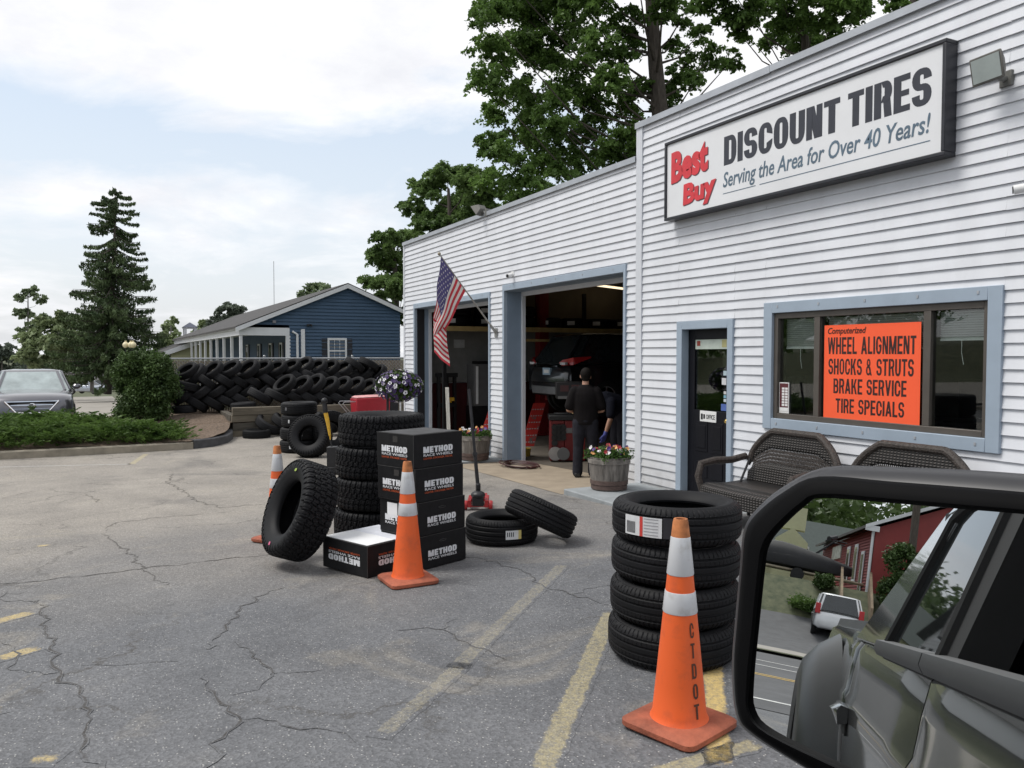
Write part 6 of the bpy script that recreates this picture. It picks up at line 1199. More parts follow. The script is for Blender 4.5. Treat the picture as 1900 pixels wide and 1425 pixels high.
# ------------------------------------------------------------------ cars
TYR = M('car_tyre', (.008, .008, .009), .75); RIM = M('alloy_rim', (.42, .43, .45), .3, .8); CGL = M('car_glass', (.02, .024, .026), .04, spec=.8); CHR = M('chrome', (.75, .75, .77), .08, 1.0); HLG = M('headlight_glass', (.62, .64, .66), .06, spec=.9, var=.3, scale=9); TLR = M('tail_light_red', (.42, .015, .02), .15); PLT = M('plate_blue', (.30, .42, .52), .5); ARCH = M('arch_black', (.008, .008, .008), .8)
def paint(name, c, metal=.5): return M(name, c, .28, metal, var=.04, coat=1.0)
def car(name, label, cat, p, rz, L_, W_, H, pm, belt, hood, hx, rx0, rx1, tx, deck, zb=.24, wr=.33, group=None, glassm=None):
    """x forward. hx windscreen base, rx0..rx1 roof front and rear, tx foot of the rear glass"""
    t = thing(name, label, cat, p, rz, group); h = W_/2; f, r = L_/2, -L_/2
    def sec(x, hw, b, tp, cr=.03): q = [(0, b), (.75*hw, b), (hw*.97, b+.1), (hw, b+.35*(tp-b)), (hw*.985, tp-.17), (hw*.94, tp-.04), (hw*.82, tp), (hw*.4, tp+cr*.8), (0, tp+cr)]; return [(x, y, z) for y, z in q]+[(x, -y, z) for y, z in q[-2:0:-1]]
    st = [(r, .80*h, zb+.18, deck-.22), (r+.05, .9*h, zb+.06, deck-.08), (r+.22, .97*h, zb, deck), (tx, h, zb, max(deck, belt-.01)), ((rx1+rx0)/2, h, zb, belt), (hx, h, zb, belt-.01), (hx+(f-hx)*.3, .995*h, zb, belt-.01+(hood-belt)*.35), (hx+(f-hx)*.62, .975*h, zb, belt+(hood-belt)*.8), (f-.22, .92*h, zb, hood-.03), (f-.07, .80*h, zb+.04, hood-.12), (f, .66*h, zb+.12, hood-.24)]
    MB().loft([sec(*s) for s in st]).build('body', pm, t, smooth=50)
    gl = lambda z, xf, xr, hw: [(xf, hw*.86, z), (xf-.12, hw, z), (xr+.15, hw, z), (xr, hw*.84, z), (xr, -hw*.84, z), (xr+.15, -hw, z), (xf-.12, -hw, z), (xf, -hw*.86, z)]
    B, T = gl(belt-.03, hx+.12, tx, h*.93), gl(H-.06, rx0, rx1, h*.74)
    MB().loft([B, T]).build('window_band', glassm or CGL, t, smooth=20)
    MB().loft([T, gl(H-.025, rx0-.06, rx1+.05, h*.71), gl(H, rx0-.35, rx1+.3, h*.45)]).build('roof', pm, t, smooth=60)
    pl = MB()
    for i, j in ((0, 0), (1, 1), (2, 2), (3, 3), (4, 4), (5, 5), (6, 6), (7, 7)): pl.tube([B[i], T[j]], .035 if i in (0, 7, 3, 4) else .03, 6)
    for s in (-1, 1):
        xm = (rx0+rx1)/2+.1; pl.tube([(xm, s*h*.935, belt-.03), (xm, s*h*.745, H-.06)], .035, 6)
        pl.tube([(hx, s*h*.93, belt), (rx1, s*h*.955, belt), (tx+.1, s*h*.93, belt)], .02, 6)
    pl.build('pillars', pm, t)
    for x in (f-L_*.19, r+L_*.20):
        for s in (-1, 1):
            TT = Matrix.Translation((x, s*(h-.09), wr)) @ Matrix.Rotation(R_(-90*s), 4, 'X')
            MB().lathe([(wr*.62, -.02), (wr+.06, -.02), (wr+.06, .075), (wr*.9, .08)], 28, TT).build('wheel_arch', ARCH, t)
            wo = MB().lathe([(wr*.6, -.1), (wr*.97, -.1), (wr, -.06), (wr, .075), (wr*.95, .10), (wr*.66, .105), (wr*.6, .08)], 28, TT).build('wheel', TYR, t)
            rm = MB().lathe([(0, .07), (wr*.12, .085), (wr*.14, .07), (wr*.5, .05), (wr*.6, .085), (wr*.64, .1), (wr*.66, .085), (wr*.6, -.05)], 28, TT)
            rm.build('rim', RIM, wo)
            sp_ = MB()
            for k in range(5): sp_.box(-.02, .02, 0, wr*.6, .062, .088, TT @ Matrix.Rotation(R_(72*k), 4, 'Z'))
            sp_.build('spokes', RIM, wo)
    for s in (-1, 1): MB().ball((hx-.12, s*(h+.09), belt+.06), .1, 8, (.7, 1, .7)).build('door_mirror', pm, t)
    sm = MB()
    for s in (-1, 1):
        for x in (hx-.15, (rx0+rx1)/2+.1, tx+.55): sm.box(x-.006, x+.006, s*h*1.001-.004, s*h*1.001+.004, zb+.18, belt-.12)
    sm.build('door_seam', ARCH, t)
    dh = MB()
    for s in (-1, 1):
        for x in ((rx0+rx1)/2+.2, tx+.6): dh.box(x, x+.18, s*(h+.012)-.012, s*(h+.012)+.012, belt-.2, belt-.165)
    dh.build('door_handle', pm, t); return t
# sedan nose on beyond the junipers
sp0 = dep(59, 730, 18.6); sd = Vector((CAM.x-sp0.x, CAM.y-sp0.y, 0)).normalized(); GPT = paint('gunmetal_paint', (.10, .10, .115)); sz = -.06
WSG = M('windscreen_painted_reflection', (.30, .35, .35), .03, spec=1.0, var=.3, scale=2.5)  # pale reflection on the glass is painted into its base colour
SD = car('sedan', 'dark grey sedan parked nose on behind the junipers at the left edge', 'car', Vector((sp0.x, sp0.y, sz))-sd*2.35, math.atan2(sd.y, sd.x), 4.8, 1.80, 1.47, GPT, .98, .90, .72, .05, -1.15, -1.95, .98, glassm=WSG)
f = 2.4
for s in (-1, 1): MB().loft([[(f-.42, s*.80, .68), (f-.42, s*.82, .80), (f-.62, s*.80, .86), (f-.55, s*.83, .72)], [(f-.10, s*.50, .62), (f-.10, s*.52, .70), (f-.30, s*.55, .83), (f-.2, s*.56, .70)]]).build('headlight', HLG, SD, bevel=.02)
MB().loft([[(f-.06+.04, y, z) for y, z in ((-.50, .75), (-.30, .52), (.30, .52), (.50, .75))], [(f-.14, y, z) for y, z in ((-.56, .80), (-.32, .48), (.32, .48), (.56, .80))]]).build('grille', ARCH, SD)
g = MB()
g.tube([(f-.02, -.54, .78), (f+.0, -.32, .52), (f+.01, 0, .50), (f+.0, .32, .52), (f-.02, .54, .78)], .022, 6).tube([(f-.01, -.42, .69), (f-.01, .42, .69)], .012, 5).tube([(f-.01, -.36, .61), (f-.01, .36, .61)], .012, 5).tube([(f-.03, -.5, .77), (f-.03, .5, .77)], .014, 5)
g.build('grille_trim', CHR, SD); MB().lathe([(.05, -.01), (.075, -.008), (.075, .012), (.05, .014)], 20, Matrix.Translation((f+.01, 0, .66)) @ Matrix.Rotation(R_(90), 4, 'Y')).box(f+.005, f+.02, -.09, .09, .645, .675).build('emblem', CHR, SD)
pp = MB().box(f-.02, f+.012, -.16, .16, .30, .45).build('number_plate', PLT, SD); MB().box(f+.0121, f+.014, -.11, .11, .335, .41).build('plate_marks', WHITE, pp)
MB().box(f-.3, f-.02, -.7, .7, .26, .30).build('lower_grille', ARCH, SD)
LSV = paint('pale_silver_paint', (.42, .46, .52)); 
q = dep(163, 730, 100); q.z = gz(q.x)+.0; d_ = (q-CAM); ang = math.atan2(RT.y, RT.x)
q.z = CAM.z-73/1500*100
car('station_wagon', 'pale silver wagon parked side on in the distance left of the spruce', 'car', q, ang-R_(8), 4.75, 1.85, 1.62, LSV, 1.0, .98, 1.1, .35, -1.9, -2.25, 1.0, zb=.26)
q = dep(190, 724, 125); q.z = CAM.z-66/1500*125
car('parked_car', 'dark car half hidden behind the spruce trunk in the distance', 'car', q, ang+R_(30), 4.5, 1.8, 1.5, paint('far_dark_paint', (.04, .05, .05)), .95, .9, .8, .1, -1.2, -1.9, .95)
# dark suv on the lift in the left bay
SUVP = paint('charcoal_paint', (.018, .02, .024), .4)
SL_ = car('lifted_suv', 'dark hatchback suv raised on the red lift with its tail light showing', 'car', (-6.1, 4.25, .56), R_(90), 4.5, 1.84, 1.68, SUVP, 1.05, 1.0, 1.15, .4, -1.75, -2.2, 1.02, zb=.36, wr=.35)
r = -2.25
for s in (-1, 1):
    MB().loft([[(r-.0, s*.50, 1.06), (r+.0, s*.62, 1.00), (r+.02, s*.62, 1.12)], [(r+.12, s*.88, 1.02), (r+.16, s*.90, 1.04), (r+.12, s*.88, 1.17)], [(r+.50, s*.95, 1.16), (r+.5, s*.95, 1.165), (r+.5, s*.94, 1.19)]]).build('tail_light', TLR, SL_)
    MB().box(r-.01, r+.05, s*.66-.1, s*.66+.1, 1.02, 1.07).build('reverse_lens', HLG, SL_)
MB().loft([[(r-.02, y, z) for y, z in ((-.62, .40), (.62, .40), (.66, .55), (-.66, .55))], [(r+.12, y, z) for y, z in ((-.86, .36), (.86, .36), (.9, .6), (-.9, .6))]]).build('silver_bumper', M('silver_plastic', (.20, .21, .22), .4, .4), SL_)
pp = MB().box(r-.02, r+.03, -.16, .16, .80, .95).build('number_plate', PLT, SL_); MB().box(r-.0215, r-.02, -.11, .11, .84, .91).build('plate_marks', WHITE, pp)
MB().box(r-.015, r+.05, -.45, .45, .975, 1.0).build('chrome_strip', CHR, SL_)
# ------------------------------------------------------------------ own truck with its wing mirror
BASE = Vector((9.55, -8.4, .29)); TK = thing('pickup_truck', 'dark green grey pickup whose wing mirror fills the lower right corner', 'truck', BASE)
TP = M('dark_green_grey_paint', (.018, .0185, .0185), .22, .2, var=.05, coat=1.0); TG_ = M('grey_moulding', (.055, .056, .058), .5, var=.1); TGL = M('tinted_glass', (.010, .012, .013), .02, spec=1.0)
def wb(mb, name, mat, parent=TK, **k):
    o = mb.build(name, mat, parent, **k)
    if parent is TK: o.location = -BASE
    return o
prof = [(.60, 8.70), (.72, 8.645), (.86, 8.612), (1.02, 8.597), (1.16, 8.592), (1.235, 8.590), (1.26, 8.602), (1.36, 8.612), (1.44, 8.625), (1.475, 8.645)]
def panel(y0, y1, pr=prof, dx=0.0, n=10, bulge=.012, inn=.06):
    lo = []
    for i in range(n+1):
        u = i/n; y = y0+(y1-y0)*u; b = bulge*math.sin(math.pi*u)*0; e = .012 if i in (0, n) else 0
        lo.append([(x+dx+e-b, y, z) for z, x in pr]+[(pr[-1][1]+inn, y, pr[-1][0]), (pr[0][1]+inn, y, pr[0][0])])
    return MB().loft(lo)
wb(panel(-7.14, -5.45), 'front_door', TP, smooth=40); rd = wb(panel(-9.0, -7.152), 'rear_door', TP, smooth=40)
wb(panel(-9.2, -9.012), 'cab_corner', TP, smooth=40)
for y in (-8.85, -7.0):
    m = MB(); m.loft([[(8.555, y-.005+.22*u, 1.155+.0*u-.018), (8.545-.02*math.sin(math.pi*u), y+.22*u, 1.19), (8.560, y+.22*u, 1.215), (8.59, y+.22*u, 1.21), (8.59, y+.22*u, 1.15)] for u in [i/8 for i in range(9)]]); wb(m, 'door_handle', TP, smooth=60)
    wb(MB().box(8.586, 8.60, y-.05, y+.2, 1.10, 1.16), 'handle_recess', ARCH)
mb = MB(); lo = [[(8.618, y, 1.455), (8.606, y, 1.475), (8.612, y, 1.505), (8.65, y, 1.512), (8.68, y, 1.46)] for y in (-8.15, -7.155)]; mb.loft(lo); lo = [[(8.618, y, 1.455), (8.606, y, 1.475), (8.612, y, 1.505), (8.65, y, 1.512), (8.68, y, 1.46)] for y in (-7.14, -5.5)]; mb.loft(lo); wb(mb, 'belt_moulding', TG_, smooth=50)
X_ = lambda z: 8.645+(z-1.5)*.30
wp = lambda y, z, dx=0: (X_(z)+dx, y, z)
m = MB(); m.loft([[wp(-8.02, 1.505, d), wp(-7.08, 1.505, d), wp(-7.08, 1.955, d), wp(-7.72, 1.955, d), wp(-7.80, 1.93, d)] for d in (0, .012)]); wb(m, 'rear_window', TGL, smooth=0)
m = MB(); m.tube([wp(-8.04, 1.505), wp(-7.83, 1.93), wp(-7.72, 1.965), wp(-7.07, 1.97)], .022, 8); m.tube([wp(-7.07, 1.5, .0), wp(-7.07, 1.97)], .02, 8); wb(m, 'window_seal', ARCH)
wb(MB().loft([[wp(-7.05, 1.5, d), wp(-6.93, 1.5, d), wp(-6.90, 1.97, d), wp(-7.05, 1.97, d)] for d in (.0, .10)]), 'door_pillar', ARCH)
wb(MB().loft([[wp(-9.18, 1.48, -.01), wp(-8.08, 1.48, -.01), wp(-7.76, 1.985, -.005), wp(-8.30, 2.02, .02)], [wp(-9.18, 1.48, .3), wp(-8.08, 1.48, .1), wp(-7.76, 1.985, .1), wp(-8.02, 2.02, .2)]]), 'rear_pillar', TP, bevel=.01)
wb(MB().loft([[wp(y, 1.975, -.008), wp(y, 2.03, .01), (8.95, y, 2.085), (9.6, y, 2.11), (10.3, y, 2.07), (10.3, y, 2.02), (8.9, y, 2.0)] for y in (-8.02, -5.7)]), 'roof', TP, smooth=50)
wb(MB().box(8.80, 10.2, -8.0, -5.9, 1.985, 1.998), 'headliner', TG_)
wb(MB().tube([wp(-5.70, 1.98, .02), wp(-5.2, 1.62, .04), wp(-4.95, 1.48, .05)], .035, 8), 'windscreen_pillar', TP)
wb(MB().box(8.95, 9.45, -7.1, -6.88, 1.0, 1.72).box(9.08, 9.32, -7.08, -6.93, 1.73, 1.93), 'driver_seat', M('dark_cloth_seat', (.018, .018, .02), .9), bevel=.04)
wb(MB().box(8.9, 10.2, -8.05, -7.9, 1.0, 1.75), 'rear_seat', DARK, bevel=.04); wb(MB().box(8.75, 10.3, -8.15, -5.2, .62, .70), 'cab_floor', DARK); wb(MB().box(10.3, 10.4, -8.2, -5.4, .6, 2.0).box(8.8, 10.3, -8.2, -8.12, .7, 2.0), 'cab_far_side', DARK)
# bed, flare, wheel, cover
wb(panel(-11.45, -9.22, [(.72, 8.70), (.80, 8.655), (1.0, 8.63), (1.3, 8.62), (1.42, 8.63), (1.50, 8.65), (1.53, 8.69)], .0, 12, inn=.08), 'bed_side', TP, smooth=40)
wc, fr_ = -10.15, .56; lo = []
for i in range(25):
    a = R_(-18+216*i/24); c_, s_ = math.cos(a), math.sin(a)
    P_ = lambda rr, x: (x, wc+c_*rr, .68+s_*rr)
    lo.append([P_(fr_-.07, 8.60), P_(fr_-.07, 8.445), P_(fr_-.02, 8.425), P_(fr_+.06, 8.445), P_(fr_+.16, 8.52), P_(fr_+.24, 8.625), P_(fr_+.1, 8.66)])
wb(MB().loft(lo), 'wheel_flare', M('dark_flare', (.018, .019, .018), .32, spec=.4), smooth=60)
TT = Matrix.Translation((8.60, wc, .66)) @ Matrix.Rotation(R_(-90), 4, 'Y'); wo = wb(MB().lathe([(.24, -.1), (.38, -.1), (.40, -.06), (.40, .10), (.38, .13), (.26, .14), (.24, .1)], 40, TT), 'wheel', TYR); rr_ = MB().lathe([(0, .07), (.06, .09), (.2, .06), (.24, .1), (.26, .12), (.24, .0)], 30, TT).build('rim', RIM, wo)
wb(MB().loft([[(8.68, y, 1.50), (8.70, y, 1.575), (9.0, y, 1.60), (10.2, y, 1.60), (10.4, y, 1.5)] for y in (-11.4, -9.22)]), 'bed_cover', M('vinyl_cover', (.02, .021, .022), .45), smooth=50)
wb(MB().box(8.75, 10.3, -11.48, -8.7, .55, 1.45).box(8.8, 10.2, -8.66, -5.0, .5, .62), 'under_body', DARK)
# mirror: glass flat, rim and housing built back from it
MC = CAM+ray(1650, 1170)*.78; d0 = ray(1443, 1134).normalized(); MN = (Vector((0, -1, 0))-d0).normalized()
def mp(px, py, off): P0 = MC+MN*off; r_ = ray(px, py); return CAM+r_*((P0-CAM).dot(MN)/r_.dot(MN))
INN = [(1525, 925), (1650, 934), (1780, 945), (1900, 955), (1995, 966), (2030, 1000), (2020, 1200), (2000, 1390), (1960, 1470), (1800, 1480), (1660, 1466), (1566, 1425), (1430, 1362), (1392, 1322), (1391, 1275), (1402, 1165), (1414, 1055), (1421, 1021), (1440, 990), (1490, 941)]
OUT = [(1520, 884), (1650, 893), (1780, 903), (1900, 913), (2020, 925), (2070, 985), (2060, 1200), (2040, 1410), (1990, 1515), (1800, 1525), (1620, 1495), (1500, 1427), (1398, 1362), (1369, 1323), (1362, 1235), (1368, 1150), (1377, 1050), (1383, 990), (1402, 955), (1455, 912)]
SIL = [(1530, 867), (1650, 866), (1780, 871), (1900, 879), (2020, 890), (2085, 975), (2080, 1200), (2055, 1415), (2000, 1525), (1800, 1535), (1615, 1500), (1496, 1427), (1394, 1364), (1365, 1324), (1358, 1237), (1364, 1150), (1373, 1050), (1379, 988), (1398, 951), (1450, 905)]
def smo(L0, k=4):
    n = len(L0); o = []
    for i in range(n):
        p0, p1, p2, p3 = [Vector(L0[(i+j-1) % n]).to_2d() for j in range(4)]
        for q in range(k):
            t = q/k; o.append(.5*(2*p1+(p2-p0)*t+(2*p0-5*p1+4*p2-p3)*t*t+(3*p1-p0-3*p2+p3)*t**3))
    return o
I_, O_, S_ = smo(INN), smo(OUT), smo(SIL); lerp2 = lambda A, B, f: [a.lerp(b, f) for a, b in zip(A, B)]
lp = lambda A, off: [mp(a.x, a.y, off) for a in A]
MH = wb(MB().loft([lp(lerp2(I_, O_, -.02), -.004), lp(lerp2(I_, O_, .10), .006), lp(lerp2(I_, O_, .22), .010), lp(lerp2(I_, O_, .75), .008), lp(lerp2(I_, O_, .93), .002), lp(O_, -.008)], False, False), 'wing_mirror', M('mirror_rim_black', (.0035, .0035, .004), .6, var=.1, scale=12, spec=.06), smooth=60)
sh = lambda A, off, f: [mp(a.x, a.y, off) for a in lerp2(A, [Vector((1720, 1200))]*len(A), f)]
MB().loft([lp(O_, -.008), lp(lerp2(O_, S_, .6), -.014), lp(S_, -.032), sh(S_, -.07, .04), sh(S_, -.11, .2), sh(S_, -.13, .5)], False, True).build('mirror_housing', M('mirror_shell_black', (.02, .02, .023), .38, var=.06, spec=.5), MH, smooth=70)
mg = bpy.data.materials.new('mirror_glass'); t_, n_, l_, b_ = nodes(mg); b_.inputs['Base Color'].default_value = (.80, .82, .82, 1); b_.inputs['Metallic'].default_value = 1; b_.inputs['Roughness'].default_value = 0
MB().add(lp(lerp2(I_, O_, .02), 0), [tuple(range(len(I_)))]).build('mirror_glass', mg, MH, smooth=0)
arm0 = mp(1980, 1300, -.07); wb(MB().tube([arm0, Vector((8.56, -5.40, 1.44)), Vector((8.63, -5.30, 1.44))], [.05, .045, .05], 12), 'mirror_arm', BLK)
# ------------------------------------------------------------------ across the road behind the truck (seen in the mirror)
WSV = paint('white_car_paint', (.70, .71, .72), 0.0)
WS = car('white_suv', 'white suv parked tail on across the road, seen in the wing mirror', 'car', (10.55, -42.6, .88), R_(-90), 4.7, 1.88, 1.78, WSV, 1.08, 1.05, 1.2, .5, -1.95, -2.3, 1.05, zb=.35, wr=.36)
for s in (-1, 1): MB().box(-2.36, -2.2, s*.80-.1, s*.80+.09, .92, 1.32).build('tail_light', TLR, WS, bevel=.02)
RSD = M('red_siding', (.235, .032, .03), .6, var=.1, scale=2); RB = thing('red_building', 'red sided building with white doors on the rise, seen in the wing mirror', 'building', (12.0, -45.9, 3.1)); za = math.atan2(14.1, 1.3)
Tm = Matrix.Rotation(math.atan2(-14.1, -1.3), 4, 'Z')   # local x runs away along the long wall
mb = MB(); z = -.6
while z < 3.05: mb.add([(0, -.06, z), (16, -.06, z), (16, -.002, z+.14), (0, -.002, z+.14)], [(0, 1, 2, 3)], Tm); z += .14
mb.box(0, 16, 0, 6, -.6, 3.05, Tm); mb.loft([[(0, 0, 3.05), (0, 6, 3.05), (0, 3, 4.6)], [(16, 0, 3.05), (16, 6, 3.05), (16, 3, 4.6)]], mat=Tm); mb.build('wall', RSD, RB, smooth=0, fixn=True)
MB().loft([[(-.3, -.5, 2.95), (-.3, 3, 4.75), (-.3, 3, 4.85), (-.3, -.5, 3.08)], [(16.3, -.5, 2.95), (16.3, 3, 4.75), (16.3, 3, 4.85), (16.3, -.5, 3.08)]], mat=Tm).loft([[(-.3, 6.5, 2.95), (-.3, 3, 4.75), (-.3, 3, 4.85), (-.3, 6.5, 3.08)], [(16.3, 6.5, 2.95), (16.3, 3, 4.75), (16.3, 3, 4.85), (16.3, 6.5, 3.08)]], mat=Tm).build('roof', RF, RB)
MB().box(-.33, -.29, -.5, .1, 2.85, 3.1, Tm).tube([(-.02, -.1, 2.9), (-.05, -.1, .1)], .06, 6, mat=Tm).loft([[(-.32, -.5, 2.93), (-.32, 3, 4.73), (-.32, 3, 4.9), (-.32, -.5, 3.1)], [(-.36, -.5, 2.93), (-.36, 3, 4.73), (-.36, 3, 4.9), (-.36, -.5, 3.1)]], mat=Tm).build('white_trim', HW, RB)
for x, wd, h0, h1 in ((1.6, .75, 0, 2.05), (3.4, .9, .6, 2.5), (5.6, .9, .6, 2.5)): dd_ = MB().box(x, x+wd, -.10, -.061, h0, h1, Tm).build('door', HW, RB); MB().box(x+.12, x+wd-.12, -.11, -.101, h0+.15, h1-.15, Tm).build('pane', CGL, dd_)
MB().box(8.6, 11.6, -.1, -.03, 2.0, 2.75, Tm).box(8.75, 11.4, -.11, -.101, 2.1, 2.65, Tm).build('notice_board', M('board_white', (.5, .5, .46), .7, var=.4, scale=3), RB)
bt = thing('covered_boat', 'boat under a black cover on a trailer, seen in the wing mirror', 'boat', (9.0, -47.2, 3.25)); lo = []
for i in range(13):
    u = i/12; x = -2.6+4.9*u; wdt = .95*min(1, (1-u)*2.2+.02)**.6*(.85+.15*min(1, u*5)); tp = 1.45+.10*math.sin(u*3)-.85*max(0, u-.35); kb = .32+.42*max(0, u-.55)**1.3*1.6
    lo.append([(x, -wdt*.15, kb), (x, -wdt*.9, max(kb+.05, .5)), (x, -wdt, .95-.1*u), (x, -wdt*.5, tp), (x, 0, tp+.08), (x, wdt*.5, tp), (x, wdt, .95-.1*u), (x, wdt*.9, max(kb+.05, .5)), (x, wdt*.15, kb)])
MB().loft(lo).build('boat_cover', M('black_canvas', (.012, .012, .014), .7, bump=.5, bscale=4), bt, smooth=60)
MB().tube([(-2.6, .75, .34), (2.3, .5, .30), (2.9, .1, .28)], .06, 6).tube([(-2.6, -.75, .34), (2.3, -.5, .30), (2.9, -.1, .28)], .06, 6).build('trailer_frame', M('tan_metal', (.35, .30, .22), .6), bt)
for y in (-.9, .9): wo = MB().lathe([(.17, -.1), (.3, -.1), (.3, .1), (.17, .1)], 20, Matrix.Translation((-.1, y, .15)) @ Matrix.Rotation(R_(90), 4, 'X')).build('wheel', TYR, bt); MB().lathe([(0, -.06), (.17, -.1), (.17, .1), (0, .06)], 20, Matrix.Translation((-.1, y, .15)) @ Matrix.Rotation(R_(90), 4, 'X')).build('rim', RIM, wo)
MB().tube([(.6, .7, 1.3), (1.4, .7, 2.05), (1.9, .7, 2.0)], .03, 6).tube([(.6, -.7, 1.3), (1.4, -.7, 2.05), (1.9, -.7, 2.0)], .03, 6).tube([(1.1, -.7, 2.08), (1.4, 0, 2.25), (1.1, .7, 2.08)], .12, 8).build('boat_top', BLK, bt)
ctg = thing('yellow_cottage', 'pale yellow gabled cottage with a dark roof, seen in the wing mirror', 'house', (8.5, -62, 3.4)); MB().box(-.95, .95, -.1, 4, -.4, 2.45).loft([[(-.95, -.1, 2.45), (.95, -.1, 2.45), (0, -.1, 3.25)], [(-.95, 4, 2.45), (.95, 4, 2.45), (0, 4, 3.25)]]).box(-.7, .7, 2.5, 3.5, 3.2, 4.6).build('wall', YS, ctg); MB().loft([[(-1.15, .25, 2.35), (0, .25, 3.35), (0, .25, 3.45), (-1.15, .25, 2.5)], [(-1.15, -4, 2.35), (0, -4, 3.35), (0, -4, 3.45), (-1.15, -4, 2.5)]]).loft([[(1.15, .25, 2.35), (0, .25, 3.35), (0, .25, 3.45), (1.15, .25, 2.5)], [(1.15, -4, 2.35), (0, -4, 3.35), (0, -4, 3.45), (1.15, -4, 2.5)]]).build('gable_trim', HW, ctg)
MB().loft([[(-9, -3.6, 2.2), (-9, -9, 5.2), (-9, -9, 2.2)], [(7, -3.6, 2.2), (7, -9, 5.2), (7, -9, 2.2)]]).build('roof', M('dark_green_roof', (.035, .05, .045), .85, var=.2), ctg); MB().box(-9, 7, -9, -3.9, -.5, 2.2).build('long_wall', YS, ctg)
f = MB().box(-.6, .6, -.02, .03, 1.45, 2.35).build('window', HW, ctg); MB().box(-.5, .5, .031, .036, 1.55, 2.25).build('pane', CGL, f)
ctg.children[0].location = (0, 0, 0)
stw = thing('wooden_stairs', 'weathered wooden stairs with railings up to the red building, seen in the wing mirror', 'stairs', (11.35, -43.0, 1.35)); WDN = M('deck_wood', (.24, .18, .12), .9, var=.3, scale=4)
for k in range(8): MB().box(-.55, .55, -.28*k-.28, -.28*k, .2*k, .2*k+.05).build('tread', WDN, stw)
for s in (-.6, .6): MB().box(s-.04, s+.04, -.06, .04, 0, 1.1).box(s-.04, s+.04, -2.3, -2.2, 1.6, 2.7).loft([[(s-.05, 0, 1.0), (s+.05, 0, 1.0), (s+.05, 0, 1.12), (s-.05, 0, 1.12)], [(s-.05, -2.3, 2.6), (s+.05, -2.3, 2.6), (s+.05, -2.3, 2.72), (s-.05, -2.3, 2.72)]]).loft([[(s-.03, 0, .1), (s+.03, 0, .1), (s+.03, 0, .9), (s-.03, 0, .9)], [(s-.03, -2.3, 1.7), (s+.03, -2.3, 1.7), (s+.03, -2.3, 2.5), (s-.03, -2.3, 2.5)]]).build('railing', WDN, stw)
up = thing('utility_pole', 'dark utility pole beside the red building, seen in the wing mirror', 'pole', (13.4, -44.5, 1.2)); MB().tube([(0, 0, 0), (0, 0, 9)], .16, 8).box(-1.1, 1.1, -.06, .06, 8.2, 8.35).tube([(.3, 0, 6.4), (.3, 0, 7.2)], .22, 10).build('pole_shaft', BARK, up)
bush('round_shrub', 'round dark shrub beside the boat trailer, seen in the wing mirror', (10.05, -45.2, 2.8), .5, .9, 2500, .12, YEW, seed=3); bush('spreading_shrub', 'yellow green spreading shrub on the bank, seen in the wing mirror', (9.5, -43.6, 1.75), .95, .65, 2500, .14, JUN, seed=4); bush('dark_evergreen', 'dark evergreen at the corner of the red building, seen in the wing mirror', (13.0, -44.4, 2.2), .95, 3.4, 5000, .16, YEW, seed=5, conic=.3)
r = random.Random(21); cl = []
for _ in range(260): y = -r.uniform(85, 140); x = r.uniform(-45, 70); zz = hz(x, y); cl.append((x, y, zz+r.uniform(2, 8)+(-y-85)*.06, r.uniform(2.5, 4)))
V, Fc = leaves(clump_points(cl, 42000), .9); tag(np_mesh('wooded_hill', V, Fc, leafmat('hill_leaves', (.05, .085, .025), (.10, .155, .045), .25, .12)), 'green wooded hillside behind the red building across the road', 'woodland', kind='stuff')
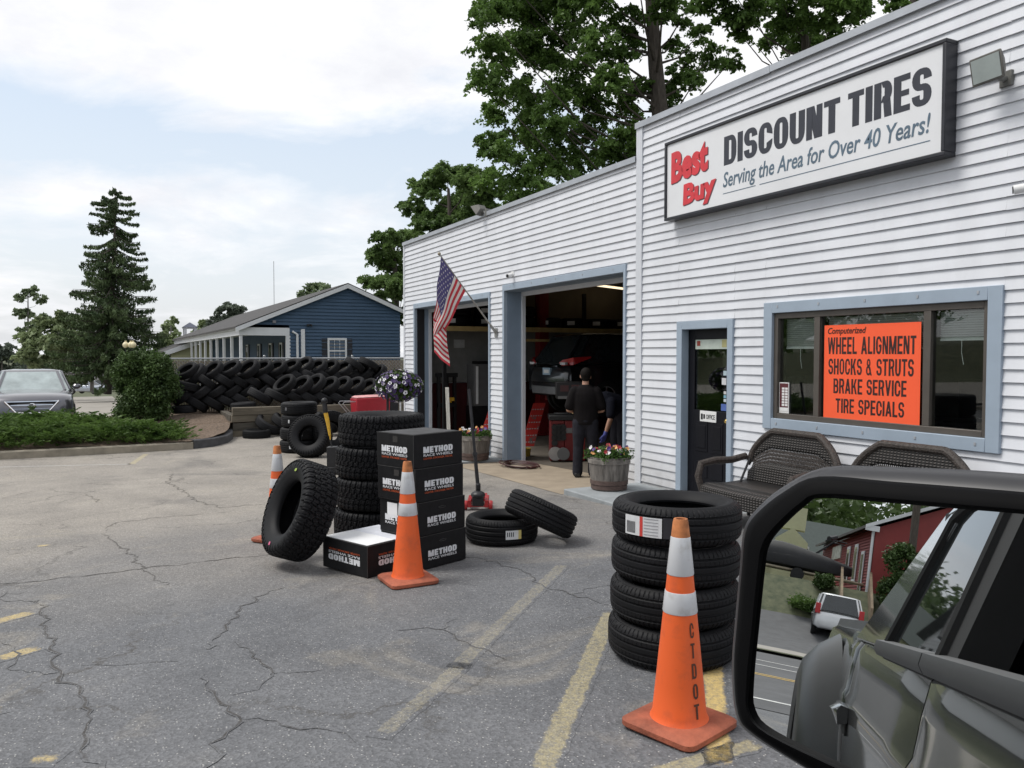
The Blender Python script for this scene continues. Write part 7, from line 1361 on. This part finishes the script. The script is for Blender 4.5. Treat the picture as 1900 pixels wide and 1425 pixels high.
# house and trees beyond the far end of the lot: out of the picture, but mirrored in the truck's paint
wh = thing('white_house', 'white sided house with a grey roof across the road, reflected in the truck paint', 'house', (1.5, -46.5, 2.6)); mb = MB(); z = 0
while z < 2.7: mb.add([(2.0, -2.2, z), (2.0, 9.0-6.6, z), (1.985, 2.4, z+.18), (1.985, -2.2, z+.18)], [(0, 1, 2, 3)]).add([(2.0, -2.2, z), (-9, -2.2, z), (-9, -2.185, z+.18), (2.0, -2.185, z+.18)], [(0, 1, 2, 3)]); z += .18
mb.box(-9, 1.98, -2.18, 2.38, 0, 2.7).loft([[(1.98, -2.18, 2.7), (1.98, 2.38, 2.7), (1.98, .1, 4.3)], [(-9, -2.18, 2.7), (-9, 2.38, 2.7), (-9, .1, 4.3)]]).build('wall', HW, wh, smooth=0)
MB().loft([[(2.4, -2.7, 2.45), (2.4, .1, 4.4), (2.4, .1, 4.52), (2.4, -2.7, 2.57)], [(-9.4, -2.7, 2.45), (-9.4, .1, 4.4), (-9.4, .1, 4.52), (-9.4, -2.7, 2.57)]]).loft([[(2.4, 2.9, 2.45), (2.4, .1, 4.4), (2.4, .1, 4.52), (2.4, 2.9, 2.57)], [(-9.4, 2.9, 2.45), (-9.4, .1, 4.4), (-9.4, .1, 4.52), (-9.4, 2.9, 2.57)]]).build('roof', RF, wh)
for y in (-1.4, .6): f = MB().box(2.001, 2.03, y, y+.8, .9, 2.1).build('window', SHT, wh); MB().box(2.031, 2.035, y+.08, y+.72, 1.0, 2.0).build('pane', CGL, f)
r = random.Random(22); cl = []
for _ in range(120): x = -r.uniform(50, 80); y = -r.uniform(24, 80); cl.append((x, y, hz(x, y)+r.uniform(1, 9), r.uniform(2.2, 3.6)))
V, Fc = leaves(clump_points(cl, 16000), .8); tag(np_mesh('roadside_wood', V, Fc, MAPLE2), 'mass of trees along the road reflected in the paint of the truck', 'woodland', kind='stuff')
# more far greenery beyond the side lot
for k, (lab, lst, dd, m_) in enumerate((('low hedge of far trees behind the sedan roof', [(-60, 680, 22), (-20, 690, 20), (10, 692, 18), (40, 695, 16), (70, 694, 14), (100, 690, 12)], 140, HAZED), ('far trees closing the gap right of the spruce', [(215, 690, 20), (250, 680, 22), (280, 670, 20), (300, 660, 18), (225, 700, 18), (265, 695, 18)], 95, PALE2))): blob(lab, lst, dd, 3500, .7 if dd > 100 else .5, m_, seed=30+k, basez=-4)
